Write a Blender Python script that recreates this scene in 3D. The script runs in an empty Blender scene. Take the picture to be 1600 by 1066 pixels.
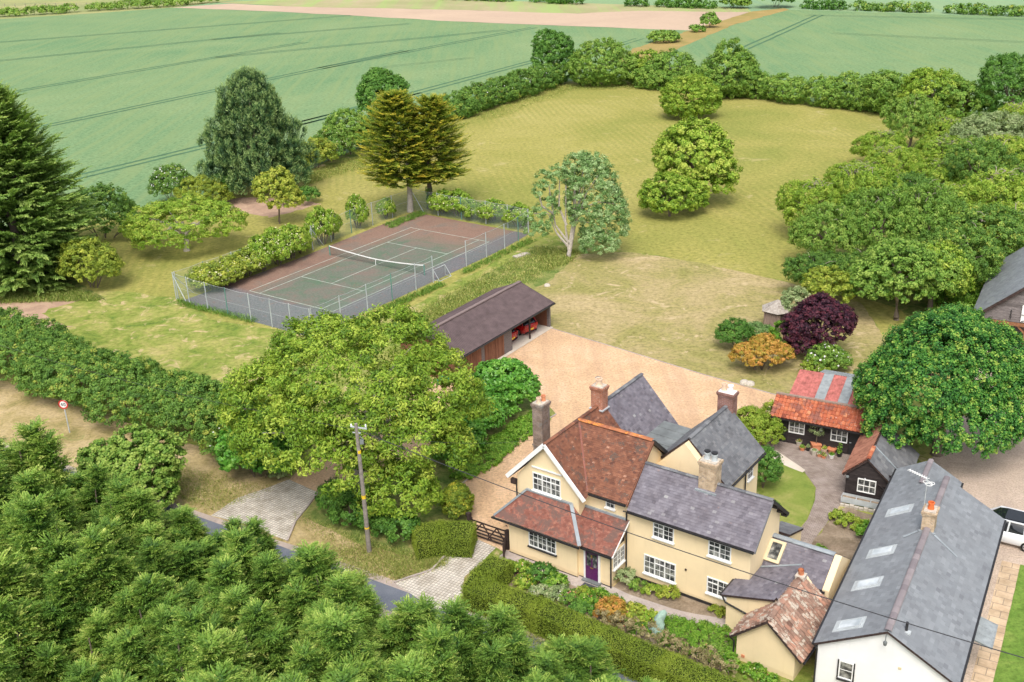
import bpy, math, random
import numpy as np
from mathutils import Vector, Matrix

# ------------------------------------------------------------------ camera, world, sun, exposure
SC = bpy.context.scene
COL = SC.collection
F, CH, PITCH, ROLL = 1677.24, 34.264, 0.3954, 0.0379       # focal (px of a 1600 wide frame), height, tilt down, roll
cp, sp, cr, sr = math.cos(PITCH), math.sin(PITCH), math.cos(ROLL), math.sin(ROLL)
cam = bpy.data.cameras.new("camera"); camo = bpy.data.objects.new("camera", cam); COL.objects.link(camo)
right = Vector((cr, -sr*sp, -sr*cp)); up = Vector((sr, cr*sp, cr*cp)); fwd = Vector((0, cp, -sp))
M = Matrix((right, up, -fwd)).transposed().to_4x4(); M.translation = Vector((0, 0, CH))
camo.matrix_world = M
cam.sensor_width = 36; cam.lens = F/1600*36; cam.clip_start = 1; cam.clip_end = 6000
SC.camera = camo

SUN_EL, SUN_AZ = math.radians(56), math.radians(188)       # azimuth measured clockwise from +Y: high behind the camera
world = bpy.data.worlds.new("World"); SC.world = world; world.use_nodes = True
nt = world.node_tree; nt.nodes.clear()
sky = nt.nodes.new("ShaderNodeTexSky"); sky.sky_type = 'NISHITA'; sky.sun_disc = False
sky.sun_elevation = SUN_EL; sky.sun_rotation = SUN_AZ; sky.dust_density = 4; sky.air_density = 1.0; sky.ozone_density = 1
hs = nt.nodes.new("ShaderNodeHueSaturation"); hs.inputs['Saturation'].default_value = 0.45
bg = nt.nodes.new("ShaderNodeBackground"); bg.inputs['Strength'].default_value = 0.15
wo = nt.nodes.new("ShaderNodeOutputWorld")
nt.links.new(sky.outputs[0], hs.inputs['Color']); nt.links.new(hs.outputs[0], bg.inputs[0]); nt.links.new(bg.outputs[0], wo.inputs[0])
sl = bpy.data.lights.new("sun", 'SUN'); sl.energy = 1.2; sl.angle = math.radians(30); sl.color = (1, .95, .87)
so = bpy.data.objects.new("sun", sl); COL.objects.link(so)
sd = Vector((math.sin(SUN_AZ)*math.cos(SUN_EL), math.cos(SUN_AZ)*math.cos(SUN_EL), math.sin(SUN_EL)))
so.rotation_euler = sd.to_track_quat('Z', 'Y').to_euler(); so.location = (0, 0, 80)
SC.view_settings.view_transform = 'Standard'; SC.view_settings.look = 'None'
SC.view_settings.exposure = 0.74; SC.view_settings.gamma = 1
SC.cycles.max_bounces = 6; SC.cycles.transparent_max_bounces = 16

# ------------------------------------------------------------------ surveying helpers
def G(px, py, z=0.0):
    """plan position of the point of height z that was measured at this place of the survey photograph"""
    a = (px-800)/F; b = (533-py)/F
    x = a*cr+b*sr; y = -a*sr+b*cr
    dx, dy, dz = x, y*sp+cp, y*cp-sp
    t = (z-CH)/dz
    return (dx*t, dy*t)

class Frame:
    def __init__(s, x, y, deg):
        s.x, s.y, s.a = x, y, math.radians(deg); s.c, s.s = math.cos(s.a), math.sin(s.a)
    def w(s, u, v): return (s.x+u*s.c-v*s.s, s.y+u*s.s+v*s.c)
    def l(s, x, y):
        dx, dy = x-s.x, y-s.y; return (dx*s.c+dy*s.s, -dx*s.s+dy*s.c)

HF = Frame(-.5005, 51.1878, -36.5)        # yellow house: u along its front, v away from the road
WF = Frame(13.0588, 39.0619, -30.6)       # white house
CF = Frame(-13.469, 103.367, math.degrees(.9396)-90)  # court: v along its length
RF = Frame(*G(526.7, 887), -32.3)         # lane
BF = Frame(*HF.w(7.05, 20.3), -28.9)      # black barn
GF = Frame(*G(798, 549), 55.2)            # garage: u along its open front

# ------------------------------------------------------------------ objects
def tag(o, label=None, cat=None, group=None, kind=None):
    if label: o['label'] = label
    if cat: o['category'] = cat
    if group: o['group'] = group
    if kind: o['kind'] = kind
    return o

def empty(name, loc=(0, 0, 0), rz=0, label=None, cat=None, group=None):
    o = bpy.data.objects.new(name, None); COL.objects.link(o); o.empty_display_size = .3
    o.location = loc if len(loc) == 3 else (loc[0], loc[1], 0); o.rotation_euler = (0, 0, rz)
    return tag(o, label, cat, group)

def link(name, me, mat, parent=None, loc=None, rz=0):
    o = bpy.data.objects.new(name, me); COL.objects.link(o)
    if mat and not me.materials: me.materials.append(mat)
    if parent: o.parent = parent
    if loc is not None: o.location = loc if len(loc) == 3 else (loc[0], loc[1], 0); o.rotation_euler = (0, 0, rz)
    return o

class MB:
    """collects polygons"""
    def __init__(s): s.v = []; s.f = []; s.uv = []; s.t = []; s.sm = False
    def poly(s, pts, uv=None, tint=.5):
        n = len(s.v); s.v += [tuple(p) for p in pts]; s.f.append(tuple(range(n, n+len(pts))))
        s.uv.append(uv or [(p[0], p[1]) for p in pts]); s.t.append(tint); return s
    def box(s, x0, x1, y0, y1, z0, z1, tint=.5):
        p = [(x, y, z) for z in (z0, z1) for y in (y0, y1) for x in (x0, x1)]
        for q in ((0, 2, 3, 1), (4, 5, 7, 6), (0, 1, 5, 4), (2, 6, 7, 3), (0, 4, 6, 2), (1, 3, 7, 5)):
            s.poly([p[i] for i in q], [(p[i][0]+p[i][1], p[i][2]) if q[0] in (0, 1, 2) and q not in ((0, 2, 3, 1), (4, 5, 7, 6)) else (p[i][0], p[i][1]) for i in q], tint)
        return s
    def prism(s, foot, z0, z1, tint=.5):
        """vertical extrusion of a counter-clockwise footprint"""
        n = len(foot); z0 = [z0]*n if not hasattr(z0, '__len__') else z0; z1 = [z1]*n if not hasattr(z1, '__len__') else z1
        b = [(p[0], p[1], z) for p, z in zip(foot, z0)]; t = [(p[0], p[1], z) for p, z in zip(foot, z1)]
        s.poly(b[::-1], tint=tint); s.poly(t, tint=tint); d = 0
        for i in range(n):
            j = (i+1) % n; L = math.dist(foot[i], foot[j])
            s.poly([b[i], b[j], t[j], t[i]], [(d, b[i][2]), (d+L, b[j][2]), (d+L, t[j][2]), (d, t[i][2])], tint); d += L
        return s
    def bar(s, a, b, w, h=None, tint=.5):
        """rectangular bar between two points"""
        h = h or w; a = Vector(a); b = Vector(b); d = (b-a).normalized()
        side = d.cross(Vector((0, 0, 1)))
        if side.length < 1e-3: side = Vector((1, 0, 0))
        side.normalize(); u = side.cross(d).normalized(); side *= w/2; u *= h/2
        A = [a-side-u, a+side-u, a+side+u, a-side+u]; B = [b-side-u, b+side-u, b+side+u, b-side+u]
        s.poly(A, tint=tint); s.poly(B[::-1], tint=tint)
        for i in range(4):
            j = (i+1) % 4; s.poly([A[j], A[i], B[i], B[j]], [(w, 0), (0, 0), (0, (b-a).length), (w, (b-a).length)], tint)
        return s
    def tube(s, pts, r, n=8, caps=True):
        pts = [Vector(p) for p in pts]; r = list(r) if hasattr(r, '__len__') else [r]*len(pts); rings = []
        for i, p in enumerate(pts):
            d = (pts[min(i+1, len(pts)-1)]-pts[max(i-1, 0)]).normalized()
            x = d.cross(Vector((0, 0, 1)))
            if x.length < .05: x = Vector((1, 0, 0))
            x.normalize(); y = x.cross(d)
            rings.append([p+(x*math.cos(2*math.pi*k/n)+y*math.sin(2*math.pi*k/n))*r[i] for k in range(n)])
        for i in range(len(rings)-1):
            for k in range(n): s.poly([rings[i][(k+1) % n], rings[i][k], rings[i+1][k], rings[i+1][(k+1) % n]], [((k+1)/n, i), (k/n, i), (k/n, i+1), ((k+1)/n, i+1)])
        if caps: s.poly(rings[0]); s.poly(rings[-1][::-1])
        return s
    def lathe(s, prof, c=(0, 0), n=16):
        """prof: list of (r, z)"""
        for (r0, z0), (r1, z1) in zip(prof, prof[1:]):
            for k in range(n):
                a, b = 2*math.pi*k/n, 2*math.pi*(k+1)/n
                P = lambda r, z, t: (c[0]+r*math.cos(t), c[1]+r*math.sin(t), z)
                q = [P(r0, z0, a), P(r0, z0, b), P(r1, z1, b), P(r1, z1, a)]
                if r0 < 1e-6: q = [q[0], q[2], q[3]]
                elif r1 < 1e-6: q = q[:3]
                s.poly(q, [(k/n*3, z0)]*len(q))
        return s
    def mesh(s, name, merge=False):
        me = bpy.data.meshes.new(name)
        if merge:
            d = {}; vs = []; fs = []
            for f in s.f:
                g = []
                for i in f:
                    k = tuple(round(c, 4) for c in s.v[i])
                    if k not in d: d[k] = len(vs); vs.append(s.v[i])
                    g.append(d[k])
                fs.append(g)
            me.from_pydata(vs, [], fs)
        else: me.from_pydata(s.v, [], s.f)
        uvl = me.uv_layers.new(name="UVMap"); flat = [c for f in s.uv for q in f for c in q]
        if len(flat) == 2*len(me.loops): uvl.data.foreach_set('uv', flat)
        at = me.attributes.new('tint', 'FLOAT', 'FACE'); at.data.foreach_set('value', s.t)
        if merge: me.polygons.foreach_set('use_smooth', [True]*len(me.polygons))
        me.update(); return me
    def build(s, name, mat, parent=None, loc=None, rz=0, merge=False):
        return link(name, s.mesh(name, merge), mat, parent, loc, rz)

# ------------------------------------------------------------------ materials
def new_mat(name, rough=.8, spec=.25):
    m = bpy.data.materials.new(name); m.use_nodes = True
    b = m.node_tree.nodes['Principled BSDF']; b.inputs['Roughness'].default_value = rough
    b.inputs['Specular IOR Level'].default_value = spec
    return m, m.node_tree, b
def N(nt, typ, **kw):
    n = nt.nodes.new(typ)
    for k, v in kw.items():
        if k.startswith('i_'):
            key = k[2:].replace('_', ' '); n.inputs[key].default_value = v
        else: setattr(n, k, v)
    return n
def ramp(nt, src, stops, interp='LINEAR'):
    r = nt.nodes.new('ShaderNodeValToRGB'); r.color_ramp.interpolation = interp
    e = r.color_ramp.elements
    while len(e) < len(stops): e.new(.5)
    for el, (p, c) in zip(e, stops): el.position = p; el.color = (*c, 1) if len(c) == 3 else c
    nt.links.new(src, r.inputs[0]); return r.outputs[0]
def noise(nt, scale, detail=4, rough=.6, co=None, dist=0):
    n = N(nt, 'ShaderNodeTexNoise'); n.inputs['Scale'].default_value = scale; n.inputs['Detail'].default_value = detail
    n.inputs['Roughness'].default_value = rough; n.inputs['Distortion'].default_value = dist
    if co is not None: nt.links.new(co, n.inputs['Vector'])
    return n.outputs[0]
def mix(nt, a, b, f, mode='MIX'):
    m = nt.nodes.new('ShaderNodeMix'); m.data_type = 'RGBA'; m.blend_type = mode
    def put(sock, v):
        if hasattr(v, 'is_output') or hasattr(v, 'node'): nt.links.new(v, sock)
        elif hasattr(v, '__len__'): sock.default_value = (*v, 1) if len(v) == 3 else v
        else: sock.default_value = v
    put(m.inputs[0], f); put(m.inputs[6], a); put(m.inputs[7], b); return m.outputs[2]
def objco(nt, scale=(1, 1, 1), rot=(0, 0, 0), geo=False):
    """world (geo) or object coordinates"""
    if geo: t = nt.nodes.new('ShaderNodeNewGeometry').outputs['Position']
    else: t = nt.nodes.new('ShaderNodeTexCoord').outputs['Object']
    m = nt.nodes.new('ShaderNodeMapping'); m.inputs['Scale'].default_value = scale; m.inputs['Rotation'].default_value = rot
    nt.links.new(t, m.inputs[0]); return m.outputs[0]
def attr(nt, name='tint'):
    a = nt.nodes.new('ShaderNodeAttribute'); a.attribute_name = name; return a.outputs['Fac']
def bump(nt, b, h, strength=.5, dist=.05):
    n = nt.nodes.new('ShaderNodeBump'); n.inputs['Strength'].default_value = strength; n.inputs['Distance'].default_value = dist
    nt.links.new(h, n.inputs['Height']); nt.links.new(n.outputs[0], b.inputs['Normal'])
def simple(name, col, rough=.7, spec=.3, var=.15, scale=3, metal=0, bmp=0):
    m, t, b = new_mat(name, rough, spec); co = objco(t)
    f = noise(t, scale, 5, .65, co); lo = tuple(c*(1-var) for c in col); hi = tuple(min(1, c*(1+var)) for c in col)
    t.links.new(ramp(t, f, [(.3, lo), (.7, hi)]), b.inputs['Base Color']); b.inputs['Metallic'].default_value = metal
    if bmp: bump(t, b, f, bmp, .02)
    return m

MAT = {}
def ground_mat(name, stops, scale=.25, fine=6, streak=None, bmp=.6, rough=.95, fineamt=.35, patch=None, rows=None):
    m, t, b = new_mat(name, rough, .1); co = objco(t, geo=True)
    n1 = noise(t, scale, 6, .68, co, .6); col = ramp(t, n1, stops)
    n2 = noise(t, fine, 5, .75, co)
    f2 = ramp(t, n2, [(.3, (.55, .55, .5)), (.52, (1, 1, 1)), (.75, (1.35, 1.3, 1.2))])
    col = mix(t, col, f2, fineamt, 'MULTIPLY')
    if streak:
        ang, sc, c2, amt = streak
        cs = objco(t, (1, .045, 1), (0, 0, ang), True)
        s1 = noise(t, sc, 4, .7, cs, .25)
        fac = ramp(t, s1, [(.45, (0, 0, 0)), (.62, (amt, amt, amt))]); col = mix(t, col, c2, fac)
    if rows:
        ang, per_, c2, amt = rows; w = N(t, 'ShaderNodeTexWave', wave_type='BANDS', bands_direction='X'); w.inputs['Scale'].default_value = .314/per_; w.inputs['Distortion'].default_value = .7; w.inputs['Detail'].default_value = 3; w.inputs['Detail Scale'].default_value = .6
        t.links.new(objco(t, rot=(0, 0, -ang), geo=True), w.inputs['Vector']); msk = ramp(t, noise(t, .035, 4, .6, co), [(.42, (.15, .15, .15)), (.6, (1, 1, 1))])
        fac = mix(t, (0, 0, 0), ramp(t, w.outputs['Fac'], [(.35, (0, 0, 0)), (.75, (amt, amt, amt))]), msk); col = mix(t, col, c2, fac)
    if patch:
        sc, th, c2 = patch; p = noise(t, sc, 7, .72, co, .8); fac = ramp(t, p, [(th, (0, 0, 0)), (th+.09, (.9, .9, .9))]); col = mix(t, col, c2, fac)
    t.links.new(col, b.inputs['Base Color'])
    if bmp: bump(t, b, n2, bmp, .08)
    MAT[name] = m; return m

ground_mat('rough_grass', [(.3, (.10, .17, .03)), (.45, (.20, .25, .05)), (.58, (.31, .31, .09)), (.75, (.42, .35, .15))], .35, 2.2, patch=(.55, .55, (.50, .38, .21)), fineamt=.9)
ground_mat('meadow', [(.3, (.23, .25, .06)), (.5, (.315, .295, .082)), (.7, (.39, .345, .12))], .045, 2.2, rows=(math.radians(8), 1.05, (.20, .22, .05), .38), fineamt=1.0, patch=(.22, .60, (.42, .36, .16)))
ground_mat('dry_lawn', [(.28, (.22, .22, .065)), (.42, (.30, .27, .10)), (.55, (.38, .31, .15)), (.72, (.46, .36, .20))], .13, 2.6, patch=(.45, .57, (.53, .41, .25)), fineamt=1.0)
ground_mat('verge_grass', [(.3, (.22, .2, .07)), (.45, (.38, .30, .14)), (.65, (.52, .40, .23))], .45, 4, patch=(.4, .59, (.19, .23, .07)), fineamt=.8)
ground_mat('green_lawn', [(.3, (.15, .22, .04)), (.5, (.22, .27, .06)), (.72, (.36, .33, .12))], .5, 5)
ground_mat('lush_lawn', [(.3, (.10, .19, .03)), (.55, (.15, .24, .045)), (.8, (.25, .3, .08))], .6, 4, fineamt=.9)
ground_mat('weeds', [(.3, (.07, .13, .025)), (.45, (.15, .2, .05)), (.6, (.3, .29, .1)), (.75, (.4, .34, .16))], .8, 3, fineamt=.8)
ground_mat('wheat', [(.3, (.14, .25, .12)), (.5, (.175, .275, .13)), (.7, (.22, .305, .145))], .03, 1.7, streak=(math.radians(80), .5, (.21, .28, .12), .6), bmp=.8, fineamt=.95)
ground_mat('wheat_far', [(.3, (.20, .31, .16)), (.7, (.25, .35, .18))], .01, 1.0, bmp=.3, streak=(math.radians(70), .2, (.17, .29, .19), .5))
ground_mat('bare_field', [(.3, (.42, .31, .23)), (.7, (.52, .39, .28))], .02, .7, bmp=.2, fineamt=.15)
ground_mat('stubble', [(.3, (.26, .29, .12)), (.55, (.37, .33, .18)), (.7, (.46, .36, .25))], .03, .6, bmp=.2, fineamt=.15, streak=(math.radians(100), .12, (.3, .4, .13), .8))
ground_mat('grass_track', [(.3, (.25, .22, .07)), (.6, (.36, .26, .10)), (.8, (.4, .28, .12))], .15, 2, bmp=.4)
ground_mat('pasture', [(.3, (.22, .27, .11)), (.6, (.33, .33, .14)), (.8, (.4, .36, .18))], .03, .8, bmp=.3)
ground_mat('gravel', [(.3, (.56, .37, .22)), (.5, (.64, .435, .265)), (.7, (.71, .5, .33))], .3, 5.5, bmp=.8, fineamt=.95, streak=(math.radians(-35), .8, (.48, .31, .2), .5), patch=(.9, .66, (.44, .36, .22)))
ground_mat('gravel_grey', [(.3, (.42, .33, .27)), (.5, (.5, .4, .32)), (.7, (.58, .46, .38))], .5, 9, bmp=.8, fineamt=.75)
ground_mat('soil', [(.3, (.16, .12, .08)), (.5, (.27, .21, .15)), (.7, (.4, .32, .24))], .9, 7, bmp=.8, fineamt=.5)
ground_mat('bare_earth', [(.3, (.32, .22, .16)), (.5, (.42, .28, .2)), (.7, (.5, .36, .25))], .6, 4, bmp=.5)
ground_mat('concrete', [(.3, (.34, .29, .27)), (.5, (.42, .36, .33)), (.7, (.5, .44, .39))], .9, 8, bmp=.3, fineamt=.3)
ground_mat('asphalt', [(.3, (.13, .145, .18)), (.7, (.19, .205, .24))], .7, 14, bmp=.3, fineamt=.3)
ground_mat('dusty_edge', [(.3, (.36, .3, .27)), (.7, (.52, .42, .36))], .9, 8, bmp=.3, fineamt=.3)
ground_mat('pale_concrete', [(.3, (.55, .48, .4)), (.7, (.68, .6, .5))], .9, 8, bmp=.2, fineamt=.2)

def paving_mat(name, w, h, c1, c2, mortar, ms=.02, off=0, frame=None, bias=0):
    m, t, b = new_mat(name, .85, .2)
    co = objco(t, rot=(0, 0, -(frame or 0)), geo=True)
    br = N(t, 'ShaderNodeTexBrick', offset=off); t.links.new(co, br.inputs['Vector'])
    br.inputs['Scale'].default_value = 1; br.inputs['Brick Width'].default_value = w; br.inputs['Row Height'].default_value = h
    br.inputs['Mortar Size'].default_value = ms; br.inputs['Mortar Smooth'].default_value = .2
    br.inputs['Color1'].default_value = (*c1, 1); br.inputs['Color2'].default_value = (*c2, 1); br.inputs['Mortar'].default_value = (*mortar, 1); br.inputs['Bias'].default_value = bias
    n = noise(t, 1.1, 5, .7, co); col = mix(t, br.outputs[0], ramp(t, n, [(.35, (.6, .57, .52)), (.6, (1, 1, 1))]), .8, 'MULTIPLY')
    t.links.new(col, b.inputs['Base Color']); inv = N(t, 'ShaderNodeMath', operation='SUBTRACT'); inv.inputs[0].default_value = 1
    t.links.new(br.outputs['Fac'], inv.inputs[1]); bump(t, b, inv.outputs[0], .6, .02)
    MAT[name] = m
paving_mat('setts', .19, .19, (.72, .66, .58), (.56, .51, .45), (.34, .31, .26), .02, 0, RF.a)
paving_mat('slab_paving', .9, .6, (.62, .46, .31), (.5, .38, .26), (.3, .24, .18), .02, .5, WF.a)
paving_mat('brick_paving', .22, .11, (.42, .35, .31), (.34, .27, .24), (.24, .2, .17), .015, .5, BF.a)

# roof coverings: a random tint per tile, weather stains and lichen over it
def roof_mat(name, stops, lich=None, lich2=None, rough=.75, scale=1.3, stain=.5, spec=.3, seed=0):
    m, t, b = new_mat(name, rough, spec); co = objco(t)
    mp = N(t, 'ShaderNodeMapping'); mp.inputs['Location'].default_value = (seed*7.3, seed*3.1, 0); t.links.new(co, mp.inputs[0]); co = mp.outputs[0]
    col = ramp(t, attr(t), stops)
    n = noise(t, scale, 6, .7, co); col = mix(t, col, ramp(t, n, [(.35, (.55, .5, .5)), (.62, (1.1, 1.1, 1.1))]), stain, 'MULTIPLY')
    for L in (lich, lich2):
        if L:
            c, sc, th = L; p = noise(t, sc, 5, .75, co, .3); col = mix(t, col, c, ramp(t, p, [(th, (0, 0, 0)), (th+.05, (.85, .85, .85))]))
    t.links.new(col, b.inputs['Base Color']); f = noise(t, 25, 3, .6, co); bump(t, b, f, .3, .01)
    MAT[name] = m
roof_mat('clay_tile', [(0, (.12, .05, .036)), (.5, (.21, .088, .052)), (.85, (.27, .115, .066)), (1, (.38, .2, .13))], ((.5, .43, .35), 7, .635), ((.10, .075, .06), 2.2, .56), stain=.7)
roof_mat('clay_tile_new', [(0, (.19, .07, .05)), (.5, (.28, .11, .08)), (1, (.38, .17, .12))], ((.42, .2, .13), 3.0, .6), ((.14, .09, .075), 1.3, .50), stain=.7, seed=3)
roof_mat('slate', [(0, (.12, .11, .13)), (.5, (.175, .163, .187)), (.88, (.22, .205, .23)), (1, (.31, .31, .31))], ((.36, .19, .11), 3.0, .665), ((.32, .33, .31), 4, .68), stain=.6)
roof_mat('slate_dark', [(0, (.11, .115, .125)), (.5, (.16, .165, .175)), (1, (.22, .225, .23))], ((.3, .3, .28), 5, .69), None, seed=2)
roof_mat('slate_new', [(0, (.17, .18, .195)), (.5, (.215, .23, .245)), (1, (.265, .28, .295))], ((.36, .37, .37), 6, .7), None, stain=.3, rough=.5, spec=.45, scale=.7)
roof_mat('pantile_red', [(0, (.22, .06, .035)), (.4, (.40, .11, .055)), (.75, (.52, .17, .08)), (1, (.62, .27, .14))], ((.55, .38, .3), 6, .6), ((.24, .1, .075), 1.6, .52), stain=.6, seed=5)
roof_mat('pantile_old', [(0, (.16, .09, .065)), (.45, (.3, .19, .14)), (.8, (.42, .22, .15)), (1, (.56, .3, .2))], ((.50, .44, .36), 2.4, .52), ((.17, .13, .1), 3.5, .6), stain=.7, seed=4)
roof_mat('pantile_brown', [(0, (.22, .09, .06)), (.5, (.33, .15, .10)), (1, (.42, .2, .13))], ((.4, .36, .3), 3.2, .64), None, seed=6)
roof_mat('shingle', [(0, (.3, .26, .22)), (1, (.5, .46, .4))], ((.6, .58, .52), 4, .62), None)

def brick_mat(name, c1, c2, mortar, stain=(.5, .45, .4), w=.22, h=.075, lich=None):
    m, t, b = new_mat(name, .9, .15)
    uv = t.nodes.new('ShaderNodeUVMap'); br = N(t, 'ShaderNodeTexBrick'); t.links.new(uv.outputs[0], br.inputs['Vector'])
    for k, v in (('Scale', 1), ('Brick Width', w), ('Row Height', h), ('Mortar Size', .012)): br.inputs[k].default_value = v
    br.inputs['Color1'].default_value = (*c1, 1); br.inputs['Color2'].default_value = (*c2, 1); br.inputs['Mortar'].default_value = (*mortar, 1)
    co = objco(t); n = noise(t, 2.5, 6, .75, co); col = mix(t, br.outputs[0], ramp(t, n, [(.35, stain), (.6, (1.05, 1.05, 1.05))]), .85, 'MULTIPLY')
    if lich: col = mix(t, col, lich[0], ramp(t, noise(t, lich[1], 5, .7, co), [(lich[2], (0, 0, 0)), (lich[2]+.06, (.8, .8, .8))]))
    t.links.new(col, b.inputs['Base Color']); bump(t, b, n, .5, .03); MAT[name] = m
brick_mat('brick_buff', (.58, .43, .28), (.46, .33, .22), (.5, .42, .32), lich=((.24, .2, .17), 3, .58))
brick_mat('brick_grey', (.32, .24, .19), (.25, .19, .16), (.3, .25, .21), lich=((.2, .19, .17), 2.2, .55))
brick_mat('brick_red', (.5, .17, .09), (.4, .14, .08), (.4, .3, .24), lich=((.45, .38, .3), 5, .62))
brick_mat('brick_brown', (.28, .13, .1), (.22, .1, .08), (.3, .22, .2))

def render_wall(name, col, dirt, amt=.5):
    m, t, b = new_mat(name, .9, .15); co = objco(t)
    n = noise(t, .5, 7, .7, co); n2 = noise(t, 9, 4, .6, co)
    c = ramp(t, n, [(.35, tuple(x*.92 for x in col)), (.6, col)])
    sx = objco(t, (3.2, 3.2, .35)); s = noise(t, 1.1, 5, .7, sx); c = mix(t, c, dirt, ramp(t, s, [(.55, (0, 0, 0)), (.8, (amt, amt, amt))]))
    sz = t.nodes.new('ShaderNodeSeparateXYZ'); t.links.new(co, sz.inputs[0]); dm = N(t, 'ShaderNodeMath', operation='MULTIPLY_ADD'); t.links.new(n, dm.inputs[0]); dm.inputs[1].default_value = -.42; t.links.new(sz.outputs[2], dm.inputs[2])
    c = mix(t, c, dirt, ramp(t, dm.outputs[0], [(0, (.45, .45, .45)), (.10, (0, 0, 0))]))
    t.links.new(c, b.inputs['Base Color']); bump(t, b, n2, .25, .02); MAT[name] = m
render_wall('yellow_render', (.85, .685, .43), (.62, .47, .27), .3)
render_wall('white_render', (.83, .83, .82), (.66, .66, .63), .3)

def board_mat(name, c1, c2, rowh, horiz=True, rough=.8):
    """weatherboarding: one tone per board, from its height (or its run)"""
    m, t, b = new_mat(name, rough, .25)
    co = objco(t); n = noise(t, 3, 5, .7, objco(t, (1, 1, 6) if horiz else (5, 5, .6)))
    col = ramp(t, n, [(.3, c1), (.7, c2)]); t.links.new(mix(t, col, ramp(t, attr(t), [(0, (.7, .7, .7)), (1, (1.3, 1.3, 1.3))]), .8, 'MULTIPLY'), b.inputs['Base Color'])
    bump(t, b, n, .4, .02); MAT[name] = m
board_mat('black_board', (.014, .012, .013), (.055, .042, .04), .15)
board_mat('brown_board', (.13, .055, .035), (.24, .11, .065), .15, False)
board_mat('grey_board', (.10, .085, .085), (.22, .195, .19), .15)
board_mat('old_board', (.2, .14, .11), (.36, .27, .22), .15, False)
MAT['white_paint'] = simple('white_paint', (.82, .82, .80), .5, .4, .05)
MAT['cream_paint'] = simple('cream_paint', (.62, .52, .34), .6, .3, .15)
MAT['black_paint'] = simple('black_paint', (.025, .024, .026), .45, .4, .3)
MAT['purple_paint'] = simple('purple_paint', (.10, .015, .10), .35, .5, .15)
MAT['lead'] = simple('lead', (.27, .3, .32), .55, .4, .2, 2)
MAT['dark_lead'] = simple('dark_lead', (.17, .185, .185), .6, .35, .3, 1.2)
MAT['galv'] = simple('galv', (.45, .48, .49), .5, .4, .15, 2)
MAT['green_metal'] = simple('green_metal', (.1, .25, .2), .5, .4, .2)
MAT['terracotta'] = simple('terracotta', (.62, .25, .13), .8, .2, .2, 5)
MAT['orange_pot'] = simple('orange_pot', (.68, .16, .05), .6, .3, .15, 5)
MAT['cream_pot'] = simple('cream_pot', (.68, .5, .36), .8, .2, .15, 5)
MAT['stone'] = simple('stone', (.5, .45, .38), .9, .2, .25, 6, bmp=.4)
MAT['brown_metal'] = simple('brown_metal', (.05, .035, .03), .6, .3, .3)
MAT['dark_wood'] = simple('dark_wood', (.05, .033, .03), .75, .25, .4, 4)
MAT['oak'] = simple('oak', (.26, .12, .06), .7, .25, .3, 4)
MAT['pole_wood'] = simple('pole_wood', (.26, .23, .2), .85, .2, .25, 6)
MAT['bark'] = simple('bark', (.17, .135, .105), .95, .1, .35, 5, bmp=.6)
MAT['pale_bark'] = simple('pale_bark', (.45, .4, .35), .9, .15, .25, 5, bmp=.4)
MAT['yellow'] = simple('yellow', (.8, .55, .03), .5, .4, .08)
MAT['red_paint'] = simple('red_paint', (.6, .04, .035), .4, .4, .08)
MAT['red_sheet'] = simple('red_sheet', (.42, .14, .12), .75, .15, .4, 3.5)
MAT['grey_sheet'] = simple('grey_sheet', (.27, .295, .30), .5, .35, .25, 3)
MAT['brown_sheet'] = simple('brown_sheet', (.105, .075, .075), .7, .25, .25, 1.5)
MAT['rubber'] = simple('rubber', (.02, .02, .02), .8, .2, .2)
MAT['alloy'] = simple('alloy', (.5, .5, .52), .35, .5, .1, metal=.6)
MAT['verdigris'] = simple('verdigris', (.30, .42, .35), .8, .2, .35, 4, bmp=.4)
MAT['green_plastic'] = simple('green_plastic', (.02, .13, .07), .45, .4, .15)
MAT['black_wire'] = simple('black_wire', (.035, .035, .04), .6, .3, .1)
MAT['net_white'] = simple('net_white', (.8, .8, .78), .7, .2, .05)
def glass_mat():
    m, t, b = new_mat('window_glass', .08, .6); co = objco(t)
    n = noise(t, 2.6, 3, .6, co); t.links.new(ramp(t, n, [(.38, (.02, .024, .028)), (.5, (.08, .085, .085)), (.66, (.34, .34, .31))]), b.inputs['Base Color'])
    MAT['glass'] = m
    m, t, b = new_mat('roof_glass', .12, .6); n = noise(t, .9, 3, .6, objco(t))
    t.links.new(ramp(t, n, [(.35, (.38, .42, .44)), (.65, (.68, .72, .74))]), b.inputs['Base Color']); MAT['roof_glass'] = m
    m, t, b = new_mat('car_glass', .05, .7); b.inputs['Base Color'].default_value = (.012, .014, .017, 1); MAT['car_glass'] = m
    for n_, c in (('car_red', (.42, .012, .012)), ('car_white', (.72, .74, .76))):
        m, t, b = new_mat(n_, .25, .5); b.inputs['Base Color'].default_value = (*c, 1); b.inputs['Coat Weight'].default_value = .6; b.inputs['Coat Roughness'].default_value = .05; MAT[n_] = m
    m, t, b = new_mat('number_plate', .4, .4); b.inputs['Base Color'].default_value = (.8, .55, .05, 1); MAT['plate'] = m
    m, t, b = new_mat('lamp_red', .3, .5); b.inputs['Base Color'].default_value = (.35, .01, .01, 1); MAT['lamp_red'] = m
glass_mat()
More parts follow.
